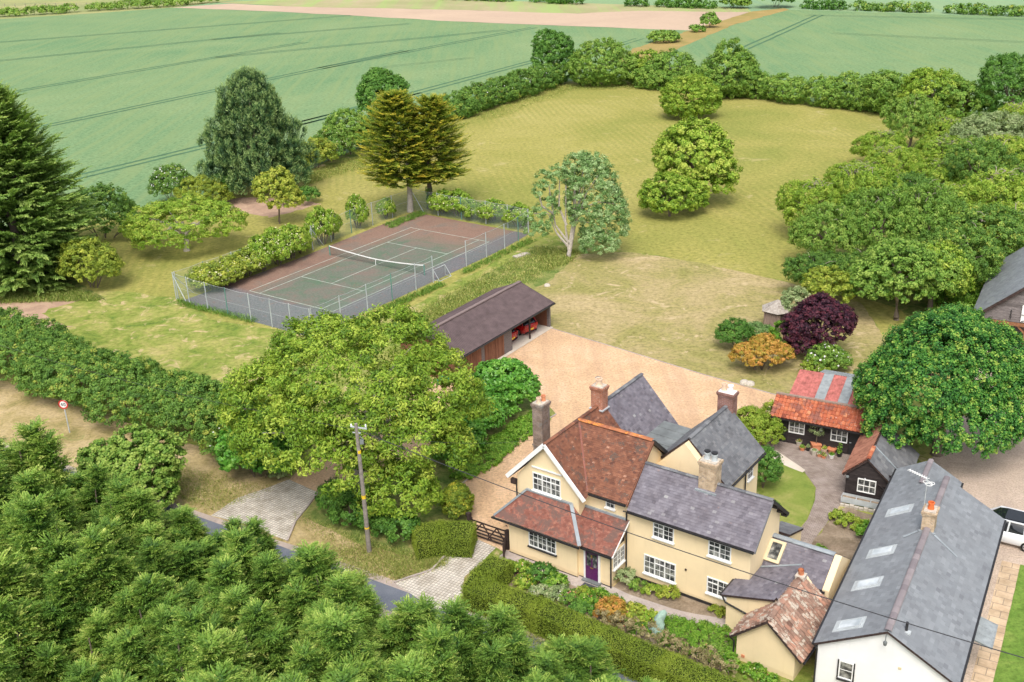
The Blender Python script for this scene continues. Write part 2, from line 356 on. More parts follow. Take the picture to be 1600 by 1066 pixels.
def mesh_mat(name, col, keep):
    m, t, b = new_mat(name, .6, .3); b.inputs['Base Color'].default_value = (*col, 1)
    tr = t.nodes.new('ShaderNodeBsdfTransparent'); mx = t.nodes.new('ShaderNodeMixShader'); out = t.nodes['Material Output']
    n = noise(t, 30, 2, .5, objco(t)); r = N(t, 'ShaderNodeMapRange'); r.inputs['To Min'].default_value = keep*.6; r.inputs['To Max'].default_value = keep*1.4
    t.links.new(n, r.inputs[0]); t.links.new(r.outputs[0], mx.inputs[0]); t.links.new(tr.outputs[0], mx.inputs[1]); t.links.new(b.outputs[0], mx.inputs[2]); t.links.new(mx.outputs[0], out.inputs[0])
    MAT[name] = m
mesh_mat('chain_link', (.28, .40, .38), .15)
mesh_mat('court_net', (.08, .11, .09), .16)

def leaf_mat(name, stops, trans=.24, rough=.55, spec=.3, k=1.5):
    stops = [(p, tuple(min(.8, x*k) for x in c)) for p, c in stops]
    m, t, b = new_mat(name, rough, spec)
    oi = t.nodes.new('ShaderNodeObjectInfo'); ad = N(t, 'ShaderNodeMath', operation='MULTIPLY_ADD'); ad.inputs[1].default_value = .22; t.links.new(oi.outputs['Random'], ad.inputs[0])
    ad.inputs[2].default_value = -.11; ad2 = N(t, 'ShaderNodeMath', operation='ADD'); t.links.new(ad.outputs[0], ad2.inputs[0]); t.links.new(attr(t), ad2.inputs[1])
    col = ramp(t, ad2.outputs[0], stops); t.links.new(col, b.inputs['Base Color'])
    tl = t.nodes.new('ShaderNodeBsdfTranslucent'); mx = t.nodes.new('ShaderNodeMixShader'); mx.inputs[0].default_value = trans
    c2 = mix(t, col, (1.0, 1.0, .55), 1.0, 'MULTIPLY'); t.links.new(c2, tl.inputs[0])
    t.links.new(b.outputs[0], mx.inputs[1]); t.links.new(tl.outputs[0], mx.inputs[2]); t.links.new(mx.outputs[0], t.nodes['Material Output'].inputs[0])
    MAT[name] = m
leaf_mat('leaf_walnut', [(0, (.045, .10, .010)), (.5, (.135, .225, .018)), (1, (.28, .34, .045))])
leaf_mat('leaf_sycamore', [(0, (.015, .07, .018)), (.5, (.038, .135, .02)), (.8, (.09, .21, .028)), (1, (.22, .30, .05))])
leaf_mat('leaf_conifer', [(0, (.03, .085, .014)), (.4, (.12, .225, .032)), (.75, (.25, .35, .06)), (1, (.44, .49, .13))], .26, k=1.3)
leaf_mat('leaf_dark_conifer', [(0, (.05, .10, .022)), (.5, (.12, .20, .04)), (1, (.26, .33, .09))], .3, k=1.75)
leaf_mat('leaf_pine', [(0, (.02, .055, .02)), (.5, (.07, .14, .042)), (1, (.21, .29, .10))], .2)
leaf_mat('leaf_gold', [(0, (.05, .09, .01)), (.45, (.12, .18, .018)), (.8, (.26, .27, .028)), (1, (.50, .40, .05))], .3)
leaf_mat('leaf_goldbush', [(0, (.09, .14, .018)), (.5, (.20, .255, .028)), (1, (.36, .37, .06))])
leaf_mat('leaf_dry', [(0, (.12, .11, .05)), (.5, (.22, .19, .09)), (1, (.34, .28, .15))])
leaf_mat('leaf_mid', [(0, (.06, .13, .018)), (.5, (.12, .22, .03)), (1, (.23, .31, .06))])
leaf_mat('leaf_orchard', [(0, (.07, .14, .012)), (.5, (.165, .26, .024)), (1, (.31, .36, .06))], k=1.55)
leaf_mat('leaf_deep', [(0, (.03, .085, .012)), (.5, (.065, .16, .022)), (1, (.13, .24, .04))])
leaf_mat('leaf_silver', [(0, (.06, .13, .035)), (.5, (.13, .225, .065)), (1, (.31, .41, .2))])
leaf_mat('leaf_greygreen', [(0, (.12, .17, .07)), (.5, (.19, .25, .1)), (1, (.34, .36, .2))])
leaf_mat('leaf_purple', [(0, (.016, .006, .013)), (.5, (.038, .011, .024)), (1, (.13, .03, .045))], .15, k=1.1)
leaf_mat('leaf_orange', [(0, (.22, .22, .03)), (.45, (.42, .25, .045)), (1, (.6, .29, .10))], k=1.25)
leaf_mat('leaf_box', [(0, (.09, .14, .012)), (.5, (.155, .21, .02)), (1, (.24, .28, .04))], .15)
leaf_mat('leaf_bright', [(0, (.05, .14, .012)), (.5, (.11, .24, .02)), (1, (.24, .36, .05))], k=1.35)
leaf_mat('leaf_lime', [(0, (.16, .27, .02)), (.5, (.27, .38, .04)), (1, (.42, .47, .08))], k=1.0)
leaf_mat('leaf_laurel', [(0, (.035, .12, .015)), (.5, (.075, .22, .022)), (1, (.17, .33, .05))], .25, .4, .4)
leaf_mat('leaf_hedge', [(0, (.035, .09, .014)), (.5, (.085, .17, .026)), (.85, (.15, .25, .04)), (1, (.26, .29, .05))])
leaf_mat('grass_blade', [(0, (.09, .16, .02)), (.45, (.2, .26, .05)), (1, (.48, .42, .16))], k=1.35)
leaf_mat('flower_white', [(0, (.7, .7, .6)), (1, (.85, .85, .8))], .2, k=1)
leaf_mat('flower_cream', [(0, (.6, .58, .32)), (1, (.8, .75, .5))], .2, k=1)
leaf_mat('flower_mix', [(0, (.55, .03, .06)), (.35, (.6, .1, .2)), (.5, (.75, .5, .05)), (.65, (.8, .75, .6)), (1, (.7, .2, .05))], .2, k=1)
MAT['inner'] = simple('inner', (.035, .05, .012), .95, .05, .4, 3)
MAT['twig'] = simple('twig', (.36, .3, .25), .9, .1, .2, 5)
# ------------------------------------------------------------------ ground, fields, roads, water-free setting
def densify(pts, step, jit, seed):
    r = random.Random(seed); out = []
    for i, a in enumerate(pts):
        b = pts[(i+1) % len(pts)]; L = math.dist(a, b); n = max(1, min(60, int(L/step)))
        for k in range(n):
            t = k/n; x = a[0]+(b[0]-a[0])*t; y = a[1]+(b[1]-a[1])*t
            out.append((x+r.uniform(-jit, jit), y+r.uniform(-jit, jit)))
    return out
def sheet(name, pts, z, mat, jit=0.0, step=1.0, px=True, frame=None, loc=None):
    if frame: pts = [frame.w(*p) for p in pts]
    elif px: pts = [G(*p) for p in pts]
    if jit: pts = densify(pts, step, jit, len(pts)+int(z*1000))
    area = sum(a[0]*b[1]-b[0]*a[1] for a, b in zip(pts, pts[1:]+pts[:1]))
    if area < 0: pts = pts[::-1]
    m = MB(); m.poly([(x, y, z) for x, y in pts])
    return tag(m.build(name, MAT[mat]), kind='structure')

m = MB(); m.poly([(-4000, -600, -.06), (4000, -600, -.06), (4000, 6000, -.06), (-4000, 6000, -.06)]); tag(m.build('ground', MAT['wheat_far']), kind='structure')
sheet('pasture_field', [(-700, 60), (0, 30), (130, 22), (270, 12), (335, 4), (500, -12), (300, -60), (-700, -60)], -.03, 'pasture', .5, 8)
sheet('wheat_field', [(-900, 60), (0, 30), (130, 22), (270, 12), (400, 17), (560, 25), (780, 37), (1005, 45), (1080, 47), (1010, 72), (960, 100), (900, 150), (700, 230), (300, 340), (0, 440), (-900, 700)], -.02, 'wheat', .2, 6)
sheet('wheat_field', [(1040, 83), (1145, 39), (1228, 15), (1600, 27), (2300, 48), (2600, 170), (1500, 170), (1200, 165), (1050, 150), (1010, 110)], -.02, 'wheat', .2, 6)
sheet('bare_field', [(270, 12), (400, 16.6), (560, 25), (780, 37), (1005, 45), (1080, 47), (1172, 19), (1000, 16.5), (900, 21), (700, 15), (480, 11), (360, 6)], -.015, 'bare_field', .8, 10)
sheet('stubble_field', [(340, 4), (480, 11), (700, 15), (900, 21), (1000, 16.5), (1172, 19), (1165, 12), (1000, 8), (840, 3), (600, -2), (480, -4)], -.012, 'stubble', .8, 10)
sheet('grass_track', [(990, 76), (1085, 45), (1175, 18), (1224, 13), (1234, 15), (1145, 39), (1044, 83), (1010, 100), (960, 100)], -.008, 'grass_track', .35, 3)
GB = RF.w(-90, .6), RF.w(60, .6)
garden = [G(-700, 560), G(-120, 440), G(120, 348), G(200, 328), G(360, 300), G(490, 262), G(600, 215), G(700, 188), G(870, 128), G(990, 122), G(1080, 135), G(1200, 150), G(1410, 178), G(1600, 195), G(2300, 260)]
garden += [(130, 40), (70, -20), RF.w(55, .4), RF.w(-90, .4)]
sheet('garden_ground', garden, .0, 'rough_grass', .3, 3, px=False)
sheet('meadow_lawn', [(-300, 520), (30, 452), (180, 455), (275, 466), (330, 500), (480, 520), (640, 480), (850, 366), (985, 392), (1225, 438), (1350, 480), (1420, 600), (1900, 600), (2000, 300), (1600, 197), (1410, 180), (1200, 152), (1080, 138), (990, 127), (880, 131), (700, 192), (610, 228), (490, 266), (360, 302), (200, 332), (60, 380), (-200, 430)], .004, 'meadow', .3, 2)
sheet('dry_lawn', [(880, 398), (985, 394), (1100, 412), (1225, 440), (1345, 472), (1400, 560), (1345, 600), (1235, 612), (1214, 617), (1100, 585), (980, 548), (857, 511), (800, 480), (845, 430)], .008, 'dry_lawn', .12, .8)
sheet('weed_strip', [(630, 505), (700, 462), (760, 428), (838, 383), (905, 392), (893, 408), (856, 442), (780, 480), (700, 520)], .010, 'weeds', .2, .8)
sheet('bare_ground', [(345, 312), (395, 308), (450, 312), (500, 318), (470, 327), (420, 340), (370, 330)], .008, 'bare_earth', .4, .6)
sheet('bare_ground', [(-40, 470), (60, 460), (120, 470), (60, 490), (110, 512), (50, 520), (20, 505), (-60, 520)], .008, 'bare_earth', .4, .6)
sheet('shrub_bed_ground', [(0, 440), (60, 425), (120, 440), (170, 470), (90, 452), (0, 462)], .012, 'weeds', .2, .6)
sheet('orchard_floor', [(1262, 445), (1258, 385), (1362, 282), (1440, 215), (1700, 215), (1900, 600), (1600, 600), (1500, 560), (1400, 480)], .012, 'weeds', .1, .4)
# lane
sheet('roadside_verge', [(-90, 7.5), (-50, 7.5), (-30, 6.8), (-9, 6.2), (8, 4.2), (9, 2.2), (34, 1.6), (60, 1.6), (60, -.1), (-90, -.1)], .006, 'verge_grass', .12, .8, frame=RF)
sheet('field_edge_verge', [(-90, -3.4), (60, -3.4), (60, -40), (-90, -40)], .004, 'weeds', .2, 2, frame=RF)
sheet('road_edge', [(-90, .55), (60, .55), (60, -3.9), (-90, -3.9)], .010, 'dusty_edge', .10, .7, frame=RF)
sheet('road', [(-90, .05), (60, .05), (60, -1.75), (-90, -1.75)], .014, 'asphalt', .05, .8, frame=RF)
sheet('paved_entrance', [(330, 806), (372, 778), (420, 762), (452, 750), (497, 770), (480, 793), (462, 815), (449, 846), (425, 836), (395, 822)], .018, 'setts', .03, .6)
sheet('paved_entrance', [(738, 839), (775, 856), (750, 882), (726, 902), (722, 928), (704, 957), (676, 951), (616, 911), (673.6, 892), (696, 869)], .018, 'setts', .03, .6)
m = MB()                                                             # low edging stones of the two entrances
for pts in ([(497, 770), (480, 793), (462, 815), (449, 846)], [(738, 839), (717, 853), (696, 869), (685, 881), (673.6, 892), (616, 911)]):
    q = [G(*p) for p in pts]
    for a, b in zip(q, q[1:]): m.bar((*a, .045), (*b, .045), .12, .09)
tag(m.build('kerb_edging', MAT['concrete']), kind='structure')
# gravel yard and drive
sheet('gravel_drive', [(857, 512), (980, 549), (1100, 586), (1214, 618), (1225, 640), (1200, 700), (1140, 790), (1000, 800), (800, 872), (775, 856), (738, 839), (718, 760), (775, 712), (867, 647), (835, 618), (760, 645), (690, 705), (600, 750), (497, 770), (452, 750), (500, 700), (600, 640), (700, 575), (798, 549)], .012, 'gravel', .05, .8)
sheet('garage_floor', [(-7, -.35), (6.0, -.35), (6.0, 5.6), (-7, 5.6)], .06, 'pale_concrete', frame=GF)
sheet('planted_bank_ground', [(869, 648), (840, 618), (760, 622), (690, 700), (600, 752), (500, 772), (470, 806), (560, 850), (660, 875), (737, 838), (716, 762), (775, 713)], .022, 'weeds', .06, .6)
m = MB()
for a, b in zip([(869, 648), (822, 679), (775, 713), (716, 762)], [(822, 679), (775, 713), (716, 762), (735, 822)]): m.bar((*G(*a), .03), (*G(*b), .03), .08, .12)
for a, b in zip([(857, 512), (980, 549), (1100, 586)], [(980, 549), (1100, 586), (1214, 618)]): m.bar((*G(*a), .02), (*G(*b), .02), .07, .07)
tag(m.build('drive_edging', MAT['dusty_edge' if 0 else 'concrete']), kind='structure')
# yellow house front garden
sheet('front_bed_ground', [(-.3, -.6), (6.6, -.5), (14.2, .3), (14.2, -2.6), (7, -3.3), (.2, -3.9), (-.6, -3.2)], .016, 'soil', .06, .5, frame=HF)
sheet('wall_bed_ground', [(6.4, 1.7), (13, 1.7), (13, 1.0), (10.5, .35), (7.6, .15), (6.5, .3)], .018, 'soil', .06, .4, frame=HF)
sheet('front_path', [(-.35, .05), (6.5, .3), (7.6, .2), (10.5, .4), (12.9, 1.1), (13.1, .2), (10.2, -.35), (7.7, -.5), (5, -.75), (2.2, -.75), (-.35, -.75)], .026, 'concrete', .03, .5, frame=HF)
# right-hand garden
sheet('brick_yard', [(1196, 688), (1228, 684), (1330, 702), (1350, 716), (1335, 760), (1305, 800), (1266, 852), (1238, 840), (1262, 812), (1273, 782), (1275, 762), (1255, 736), (1212, 718)], .020, 'brick_paving', .03, .5)
sheet('side_lawn', [(1190, 800), (1196, 740), (1212, 722), (1253, 737), (1274, 762), (1272, 782), (1261, 812), (1237, 840), (1215, 836)], .024, 'green_lawn', .04, .5)
sheet('slab_strip', [(1199, 706), (1212, 704), (1258, 735), (1254, 739), (1212, 722)], .028, 'pale_concrete', .02, .5)
sheet('vegetable_plot', [(1302, 806), (1322, 792), (1366, 806), (1372, 840), (1330, 905), (1300, 900), (1280, 870), (1262, 858)], .020, 'soil', .06, .4)
# right edge
sheet('gravel_yard', [(1540, 520), (1625, 500), (1900, 600), (2100, 800), (1900, 900), (1560, 884), (1480, 790), (1440, 740), (1500, 640)], .014, 'gravel_grey', .1, .8)
sheet('gravel_strip', [(5.6, -6), (6.4, -6), (6.4, 15), (5.6, 15)], .016, 'gravel_grey', frame=WF)
sheet('slab_path', [(6.3, -6), (7.22, -6), (7.22, 14.85), (6.3, 14.85)], .022, 'slab_paving', frame=WF)
sheet('right_lawn', [(7.22, -6), (16, -6), (16, 14.6), (7.22, 14.9)], .024, 'lush_lawn', .03, .5, frame=WF)

# tractor tramlines pressed into the crop: pairs of darker wheel lines
def rail(a, b, gap, w, m, z=0.0, ext=0):
    a = Vector(a); b = Vector(b); d = (b-a).normalized(); n = Vector((-d.y, d.x)); a = a-d*ext; b = b+d*ext; K = 14; r = random.Random(int(a.x*10))
    for s in (-gap/2, gap/2):
        P = [a+(b-a)*(k/K)+n*(s+r.uniform(-.12, .12)) for k in range(K+1)]
        for p, q in zip(P, P[1:]): m.poly([(*(p-n*w/2), z), (*(q-n*w/2), z), (*(q+n*w/2), z), (*(p+n*w/2), z)])
m = MB()
for a, b, e in (((0, 306), (480, 190), 30), ((480, 190), (870, 86), 8), ((0, 212), (500, 107), 30), ((500, 107), (835, 43), 0), ((0, 147), (336, 90), 30), ((336, 90), (790, 47), 0), ((0, 95), (330, 62), 20), ((330, 62), (640, 37), 0), ((0, 66), (500, 28), 10), ((1150, 82), (1275, 26), 4), ((1000, 60), (890, 95), 0)):
    rail(G(*a), G(*b), 2.0, .75 if a[1] > 60 else .5, m, .0, e)
rail(G(1260, 24), G(2300, 44), 2.1, .5, m, 0); rail(G(1300, 52), G(1600, 66), 1.9, .3, m, 0); rail(G(600, 105), G(740, 90), 1.6, .25, m, 0)
MAT['crop_track'] = simple('crop_track', (.08, .16, .085), .9, .1, .2, .5)
tag(m.build('tyre_tracks', MAT['crop_track']), kind='structure')
# ------------------------------------------------------------------ building helpers (local frame: u, v, z)
def clip(poly, a, b, c):
    """keep the part of a 2D polygon where a*x+b*y >= c"""
    out = []
    for i, p in enumerate(poly):
        q = poly[(i+1) % len(poly)]; dp = a*p[0]+b*p[1]-c; dq = a*q[0]+b*q[1]-c
        if dp >= 0: out.append(p)
        if (dp >= 0) != (dq >= 0):
            t = dp/(dp-dq); out.append((p[0]+(q[0]-p[0])*t, p[1]+(q[1]-p[1])*t))
    return out

def slope(name, pts, mat, parent, tw=.25, th=.2, kind='flat', thick=.1, lift=.018, under='dark_wood', seed=0, label=None):
    """a roof plane: pts counter-clockwise from above, first edge = the eave. Every tile is its own little polygon, tilted over the course below."""
    P = [Vector(p) for p in pts]; S = (P[1]-P[0]).normalized(); n = Vector((0, 0, 0))
    for i in range(1, len(P)-1): n += (P[i]-P[0]).cross(P[i+1]-P[0])
    n.normalize()
    if n.z < 0: n = -n
    T = n.cross(S).normalized()
    if T.z < 0: T = -T
    flat = [((p-P[0]).dot(S), (p-P[0]).dot(T)) for p in P]
    if sum(a[0]*b[1]-b[0]*a[1] for a, b in zip(flat, flat[1:]+flat[:1])) < 0: flat = flat[::-1]
    W = lambda s, t, h: P[0]+S*s+T*t+n*h
    rnd = random.Random(seed+int(abs(P[0].x*37+P[0].y*11))); m = MB()
    s0 = min(f[0] for f in flat); s1 = max(f[0] for f in flat); t0 = min(f[1] for f in flat); t1 = max(f[1] for f in flat)
    row = 0; t = t0
    while t < t1-1e-4:
        band = clip(clip(flat, 0, 1, t), 0, -1, -(t+th))
        if len(band) > 2:
            a = min(f[0] for f in band); b = max(f[0] for f in band); off = (row % 2)*tw*.5 if kind == 'flat' else 0
            k = math.floor((a-s0-off)/tw)
            while s0+off+k*tw < b:
                x0 = s0+off+k*tw; x1 = x0+tw; k += 1
                cell = clip(clip(band, 1, 0, x0), -1, 0, -x1)
                if len(cell) < 3: continue
                tint = min(1, max(0, rnd.gauss(.5, .19))); up_ = lift*rnd.uniform(.7, 1.3)
                if kind == 'flat':
                    tl = rnd.uniform(-.003, .003)
                    H = lambda s, q: .004+up_*(1-(q-t)/th)+tl*(s-x0)/tw
                    m.poly([W(s, q, H(s, q)) for s, q in cell], [(s, q) for s, q in cell], tint)
                    lo = sorted([c for c in cell if c[1] < t+1e-4])
                    if len(lo) > 1:
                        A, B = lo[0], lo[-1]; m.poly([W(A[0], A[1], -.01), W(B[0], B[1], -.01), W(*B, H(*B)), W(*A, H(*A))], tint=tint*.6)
                elif kind == 'pan' or kind == 'corr':
                    K = 5 if kind == 'pan' else 4; amp = .075 if kind == 'pan' else .03
                    def H(s, q):
                        f = (s-x0)/tw; prof = amp*(.5+.5*math.cos(2*math.pi*(f*1.0+.05))) if kind == 'corr' else amp*max(0, math.sin(math.pi*min(1, f*1.15)))**.8
                        return .004+prof+up_*(1-(q-t)/th)
                    for i in range(K):
                        xa = x0+tw*i/K; xb = x0+tw*(i+1)/K; c = clip(clip(cell, 1, 0, xa), -1, 0, -xb)
                        if len(c) < 3: continue
                        m.poly([W(s, q, H(s, q)) for s, q in c], [(s, q) for s, q in c], tint)
                        lo = sorted([z for z in c if z[1] < t+1e-4])
                        if len(lo) > 1:
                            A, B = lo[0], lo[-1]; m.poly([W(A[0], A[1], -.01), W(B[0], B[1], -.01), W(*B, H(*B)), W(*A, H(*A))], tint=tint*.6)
                else: m.poly([W(s, q, .01) for s, q in cell], [(s, q) for s, q in cell], tint)
        t += th; row += 1
    o = m.build(name, MAT[mat], parent)
    d = MB(); A = [W(s, q, 0) for s, q in flat]; B = [W(s, q, -thick) for s, q in flat]
    d.poly(A); d.poly(B[::-1])
    for i in range(len(A)):
        j = (i+1) % len(A); d.poly([A[i], B[i], B[j], A[j]])
    me = d.mesh(name+'_deck'); base = len(o.data.materials)
    d.build('roof_deck', MAT[under], o)
    if label: o['label'] = label
    return o

def ridge_caps(parent, a, b, mat, r=.11, seg=.32, name='ridge', flat=False):
    m = MB(); a = Vector(a); b = Vector(b); L = (b-a).length; n = max(1, int(L/seg)); d = (b-a)/n
    side = d.normalized().cross(Vector((0, 0, 1))).normalized(); rnd = random.Random(int(L*100))
    for i in range(n):
        p, q = a+d*i, a+d*(i+1)*1.0; lift = rnd.uniform(0, .012); tint = rnd.random(); K = 6
        pr = [(math.cos(math.pi*k/K)*r*1.1, math.sin(math.pi*k/K)*r*(.55 if not flat else .3)-.03+lift) for k in range(K+1)]
        for (x0, z0), (x1, z1) in zip(pr, pr[1:]):
            m.poly([p+side*x0+Vector((0, 0, z0)), p+side*x1+Vector((0, 0, z1)), q+side*x1*.96+Vector((0, 0, z1)), q+side*x0*.96+Vector((0, 0, z0))], tint=tint)
    return m.build(name, MAT[mat], parent)

def strip(parent, name, a, b, w, mat, t=.04, drop=0):
    m = MB(); m.bar(a, b, w, t); return m.build(name, MAT[mat], parent)

def gable_walls(m, u0, u1, v0, v1, ze, zr, axis='v', z0=0, ridge=None):
    """closed volume under a pitched roof; axis = direction of the ridge"""
    if axis == 'v':
        r = (u0+u1)/2 if ridge is None else ridge
        F_ = [(u0, v0, z0), (u1, v0, z0), (u1, v0, ze), (r, v0, zr), (u0, v0, ze)]; B_ = [(p[0], v1, p[2]) for p in F_]
        run = u1-u0
    else:
        r = (v0+v1)/2 if ridge is None else ridge
        F_ = [(u0, v1, z0), (u0, v0, z0), (u0, v0, ze), (u0, r, zr), (u0, v1, ze)]; B_ = [(u1, p[1], p[2]) for p in F_]
    m.poly(F_); m.poly(B_[::-1])
    for i in range(5):
        j = (i+1) % 5; m.poly([F_[j], F_[i], B_[i], B_[j]])
    return m

def window(parent, x0, x1, z0, z1, pos, face, lights=3, rows=3, cols=2, top=None, sill='white_paint', frame='white_paint', proud=.05, bar=.022, label=None, fw=.055, vents=()):
    """casement window on a wall. face '-v','+u','-u','+v'; pos = plane of the wall. lights = casements side by side; top: lights with a small fanlight over them."""
    def W(x, d, z):
        if face == '-v': return (x, pos-d, z)
        if face == '+v': return (x, pos+d, z)
        if face == '+u': return (pos+d, x, z)
        return (pos-d, x, z)
    def bx(m, a, b, c, d, e, f):
        p0 = W(a, c, e); p1 = W(b, d, f); m.box(min(p0[0], p1[0]), max(p0[0], p1[0]), min(p0[1], p1[1]), max(p0[1], p1[1]), e, f)
    m = MB(); g = MB()
    bx(m, x0, x1, -.03, proud, z0, z0+fw); bx(m, x0, x1, -.03, proud, z1-fw, z1)
    bx(m, x0, x0+fw, -.03, proud-.002, z0+fw, z1-fw); bx(m, x1-fw, x1, -.03, proud-.002, z0+fw, z1-fw)
    iw = (x1-x0-2*fw); lw = iw/lights
    for i in range(lights):
        a = x0+fw+i*lw; b = a+lw
        if i: bx(m, a-fw*.55, a+fw*.55, -.03, proud-.004, z0+fw, z1-fw)
        a += fw*.55 if i else 0; b -= fw*.55 if i < lights-1 else 0
        zt = z1-fw
        if top and i in top:
            zm = z1-fw-(z1-z0)*.26; bx(m, a, b, -.03, proud-.006, zm-fw*.5, zm+fw*.5)
            for c in range(1, cols): x = a+(b-a)*c/cols; bx(m, x-bar/2, x+bar/2, -.03, proud-.02, zm+fw*.5, zt)
            zt = zm-fw*.5; rr = max(1, rows-1)
        else: rr = rows
        for c in range(1, cols): x = a+(b-a)*c/cols; bx(m, x-bar/2, x+bar/2, -.03, proud-.02, z0+fw, zt)
        for r_ in range(1, rr): z = z0+fw+(zt-z0-fw)*r_/rr; bx(m, a, b, -.03, proud-.022, z-bar/2, z+bar/2)
    o = m.build('window', MAT[frame], parent)
    if label: o['label'] = label
    bx(g, x0+fw*.5, x1-fw*.5, -.02, .012, z0+fw*.5, z1-fw*.5); g.build('pane', MAT['glass'], o)
    if sill:
        s = MB(); bx(s, x0-.05, x1+.05, -.03, .13, z0-.07, z0-.002); s.build('sill', MAT[sill], o)
    return o

def rooflight(parent, S0, S, T, n, w, h, frame='galv', glass='roof_glass', thick=.09, border=.09, label=None, skirt=.12):
    m = MB(); g = MB(); S0, S, T, n = map(Vector, (S0, S, T, n))
    W = lambda s, t, k: S0+S*s+T*t+n*k
    def slab(mm, a, b, c, d, k0, k1):
        A = [W(a, c, k0), W(b, c, k0), W(b, d, k0), W(a, d, k0)]; B = [W(a, c, k1), W(b, c, k1), W(b, d, k1), W(a, d, k1)]
        mm.poly(A[::-1]); mm.poly(B)
        for i in range(4): mm.poly([A[i], A[(i+1) % 4], B[(i+1) % 4], B[i]])
    slab(m, 0, w, 0, border, 0, thick); slab(m, 0, w, h-border, h, 0, thick); slab(m, 0, border, border, h-border, 0, thick-.002); slab(m, w-border, w, border, h-border, 0, thick-.002)
    if skirt: slab(m, -skirt, w+skirt, -skirt*2.2, h+skirt, 0, .028)
    o = m.build('rooflight', MAT[frame], parent); slab(g, border*.8, w-border*.8, border*.8, h-border*.8, .03, thick*.75); g.build('pane', MAT[glass], o)
    if label: o['label'] = label
    return o

def chimney(parent, u0, u1, v0, v1, z0, z1, mat, pots, label, band=None, potmat='cream_pot', cap='stone', poth=.4, potr=.13):
    m = MB(); m.box(u0, u1, v0, v1, z0, z1-.22); m.box(u0-.04, u1+.04, v0-.04, v1+.04, z1-.22, z1-.12); m.box(u0-.07, u1+.07, v0-.07, v1+.07, z1-.12, z1)
    if band: m.box(u0-.05, u1+.05, v0-.05, v1+.05, band-.05, band+.05)
    o = m.build('chimney', MAT[mat], parent); o['label'] = label
    c = MB(); c.box(u0+.02, u1-.02, v0+.02, v1-.02, z1, z1+.06); c.build('flaunching', MAT[cap], o)
    for (u, v, hh, mt) in pots:
        p = MB(); p.lathe([(potr*1.15, z1+.03), (potr*1.0, z1+.12), (potr*.85, z1+hh*.8), (potr*1.1, z1+hh*.84), (potr*1.1, z1+hh), (potr*.8, z1+hh), (potr*.75, z1+hh*.5)], (u, v), 14)
        p.build('chimney_pot', MAT[mt], o)
    return o

def boards(m, x0, x1, z0, z1, W, h=.17, gable=None, seed=1):
    """overlapping weatherboards between x0..x1; W(x, out, z) maps to the building frame; gable(z) -> (xa, xb)"""
    r = random.Random(seed); z = z0
    while z < z1-.01:
        zt = min(z+h, z1); t = r.random()
        a0, b0 = gable(z) if gable else (x0, x1); a1, b1 = gable(zt) if gable else (x0, x1)
        if b0-a0 > .02:
            if b1 < a1: a1 = b1 = (a1+b1)/2
            m.poly([W(a0, .035, z), W(b0, .035, z), W(b1, .010, zt), W(a1, .010, zt)], [(a0, z), (b0, z), (b1, zt), (a1, zt)], t)
            m.poly([W(a0, .0, z), W(b0, .0, z), W(b0, .035, z), W(a0, .035, z)], tint=t*.5)
        z += h
    return m

# ================================================================== the yellow house
house = empty('house', (HF.x, HF.y, 0), HF.a, 'large yellow rendered cottage with red tile and slate roofs, purple front door and four chimneys', 'house')
w = MB()
w.box(-.08, 4.4, 0, 1.2, 0, 2.25)                                     # single-storey bay with the hipped roof
w.poly([(-.08, 0, 2.25), (4.4, 0, 2.25), (3.5, .97, 3.75), (.6, .97, 3.75)])
w.box(4.4, 6.38, .2, 1.7, 0, 2.2); w.poly([(6.38, .2, 2.2), (6.38, 1.7, 2.2), (6.38, 1.7, 3.3)]); w.poly([(4.4, .2, 2.2), (6.38, .2, 2.2), (6.38, 1.7, 3.3), (4.4, 1.7, 3.3)])
gable_walls(w, -.08, 3.93, .98, 11.1, 4.55, 6.98, 'v')                # front gable wing and its long rear range
gable_walls(w, 2.0, 6.37, 1.652, 6.7, 4.6, 6.98, 'u', ridge=4.2)       # cross wing
gable_walls(w, 6.3, 13.5, 1.65, 5.2, 4.42, 6.05, 'u', ridge=3.3)      # lower main range under slate
gable_walls(w, 5.95, 10.12, 5.1, 10.2, 4.75, 6.88, 'v')               # rear gabled wing
w.box(3.6, 6.1, 6.6, 10.4, 0, 4.75)
gable_walls(w, 13.4, 16.78, 3.15, 6.05, 2.2, 3.3, 'u', ridge=4.5)     # low end block
gable_walls(w, 12.98, 16.6, .2, 3.5, 2.14, 2.78, 'v', ridge=15.3)
w.box(12.6, 13.7, 6.1, 8.0, 0, 2.0); w.poly([(12.6, 6.1, 2.6), (12.6, 8.0, 2.0), (13.7, 8.0, 2.0), (13.7, 6.1, 2.6)]); w.poly([(13.7, 6.1, 2.0), (13.7, 8.0, 2.0), (13.7, 6.1, 2.6)])
wall = w.build('wall', MAT['yellow_render'], house)
pl = MB(); pl.box(6.5, 13.0, 1.60, 1.66, 0, .17); pl.box(-.1, 4.42, -.02, .03, 0, .07); pl.box(4.42, 6.4, .17, .21, 0, .07); pl.build('plinth', MAT['black_paint'], house)

# roofs
W1e, W1r, hw = 4.42, 7.1, 2.45
def z_w1(u): return W1r-(abs(u-1.92))*(W1r-W1e)/hw
def z_w2(v): return 7.1-(4.2-v)*(7.1-4.58)/2.82 if v < 4.2 else 7.1-(v-4.2)*(7.1-4.58)/2.82
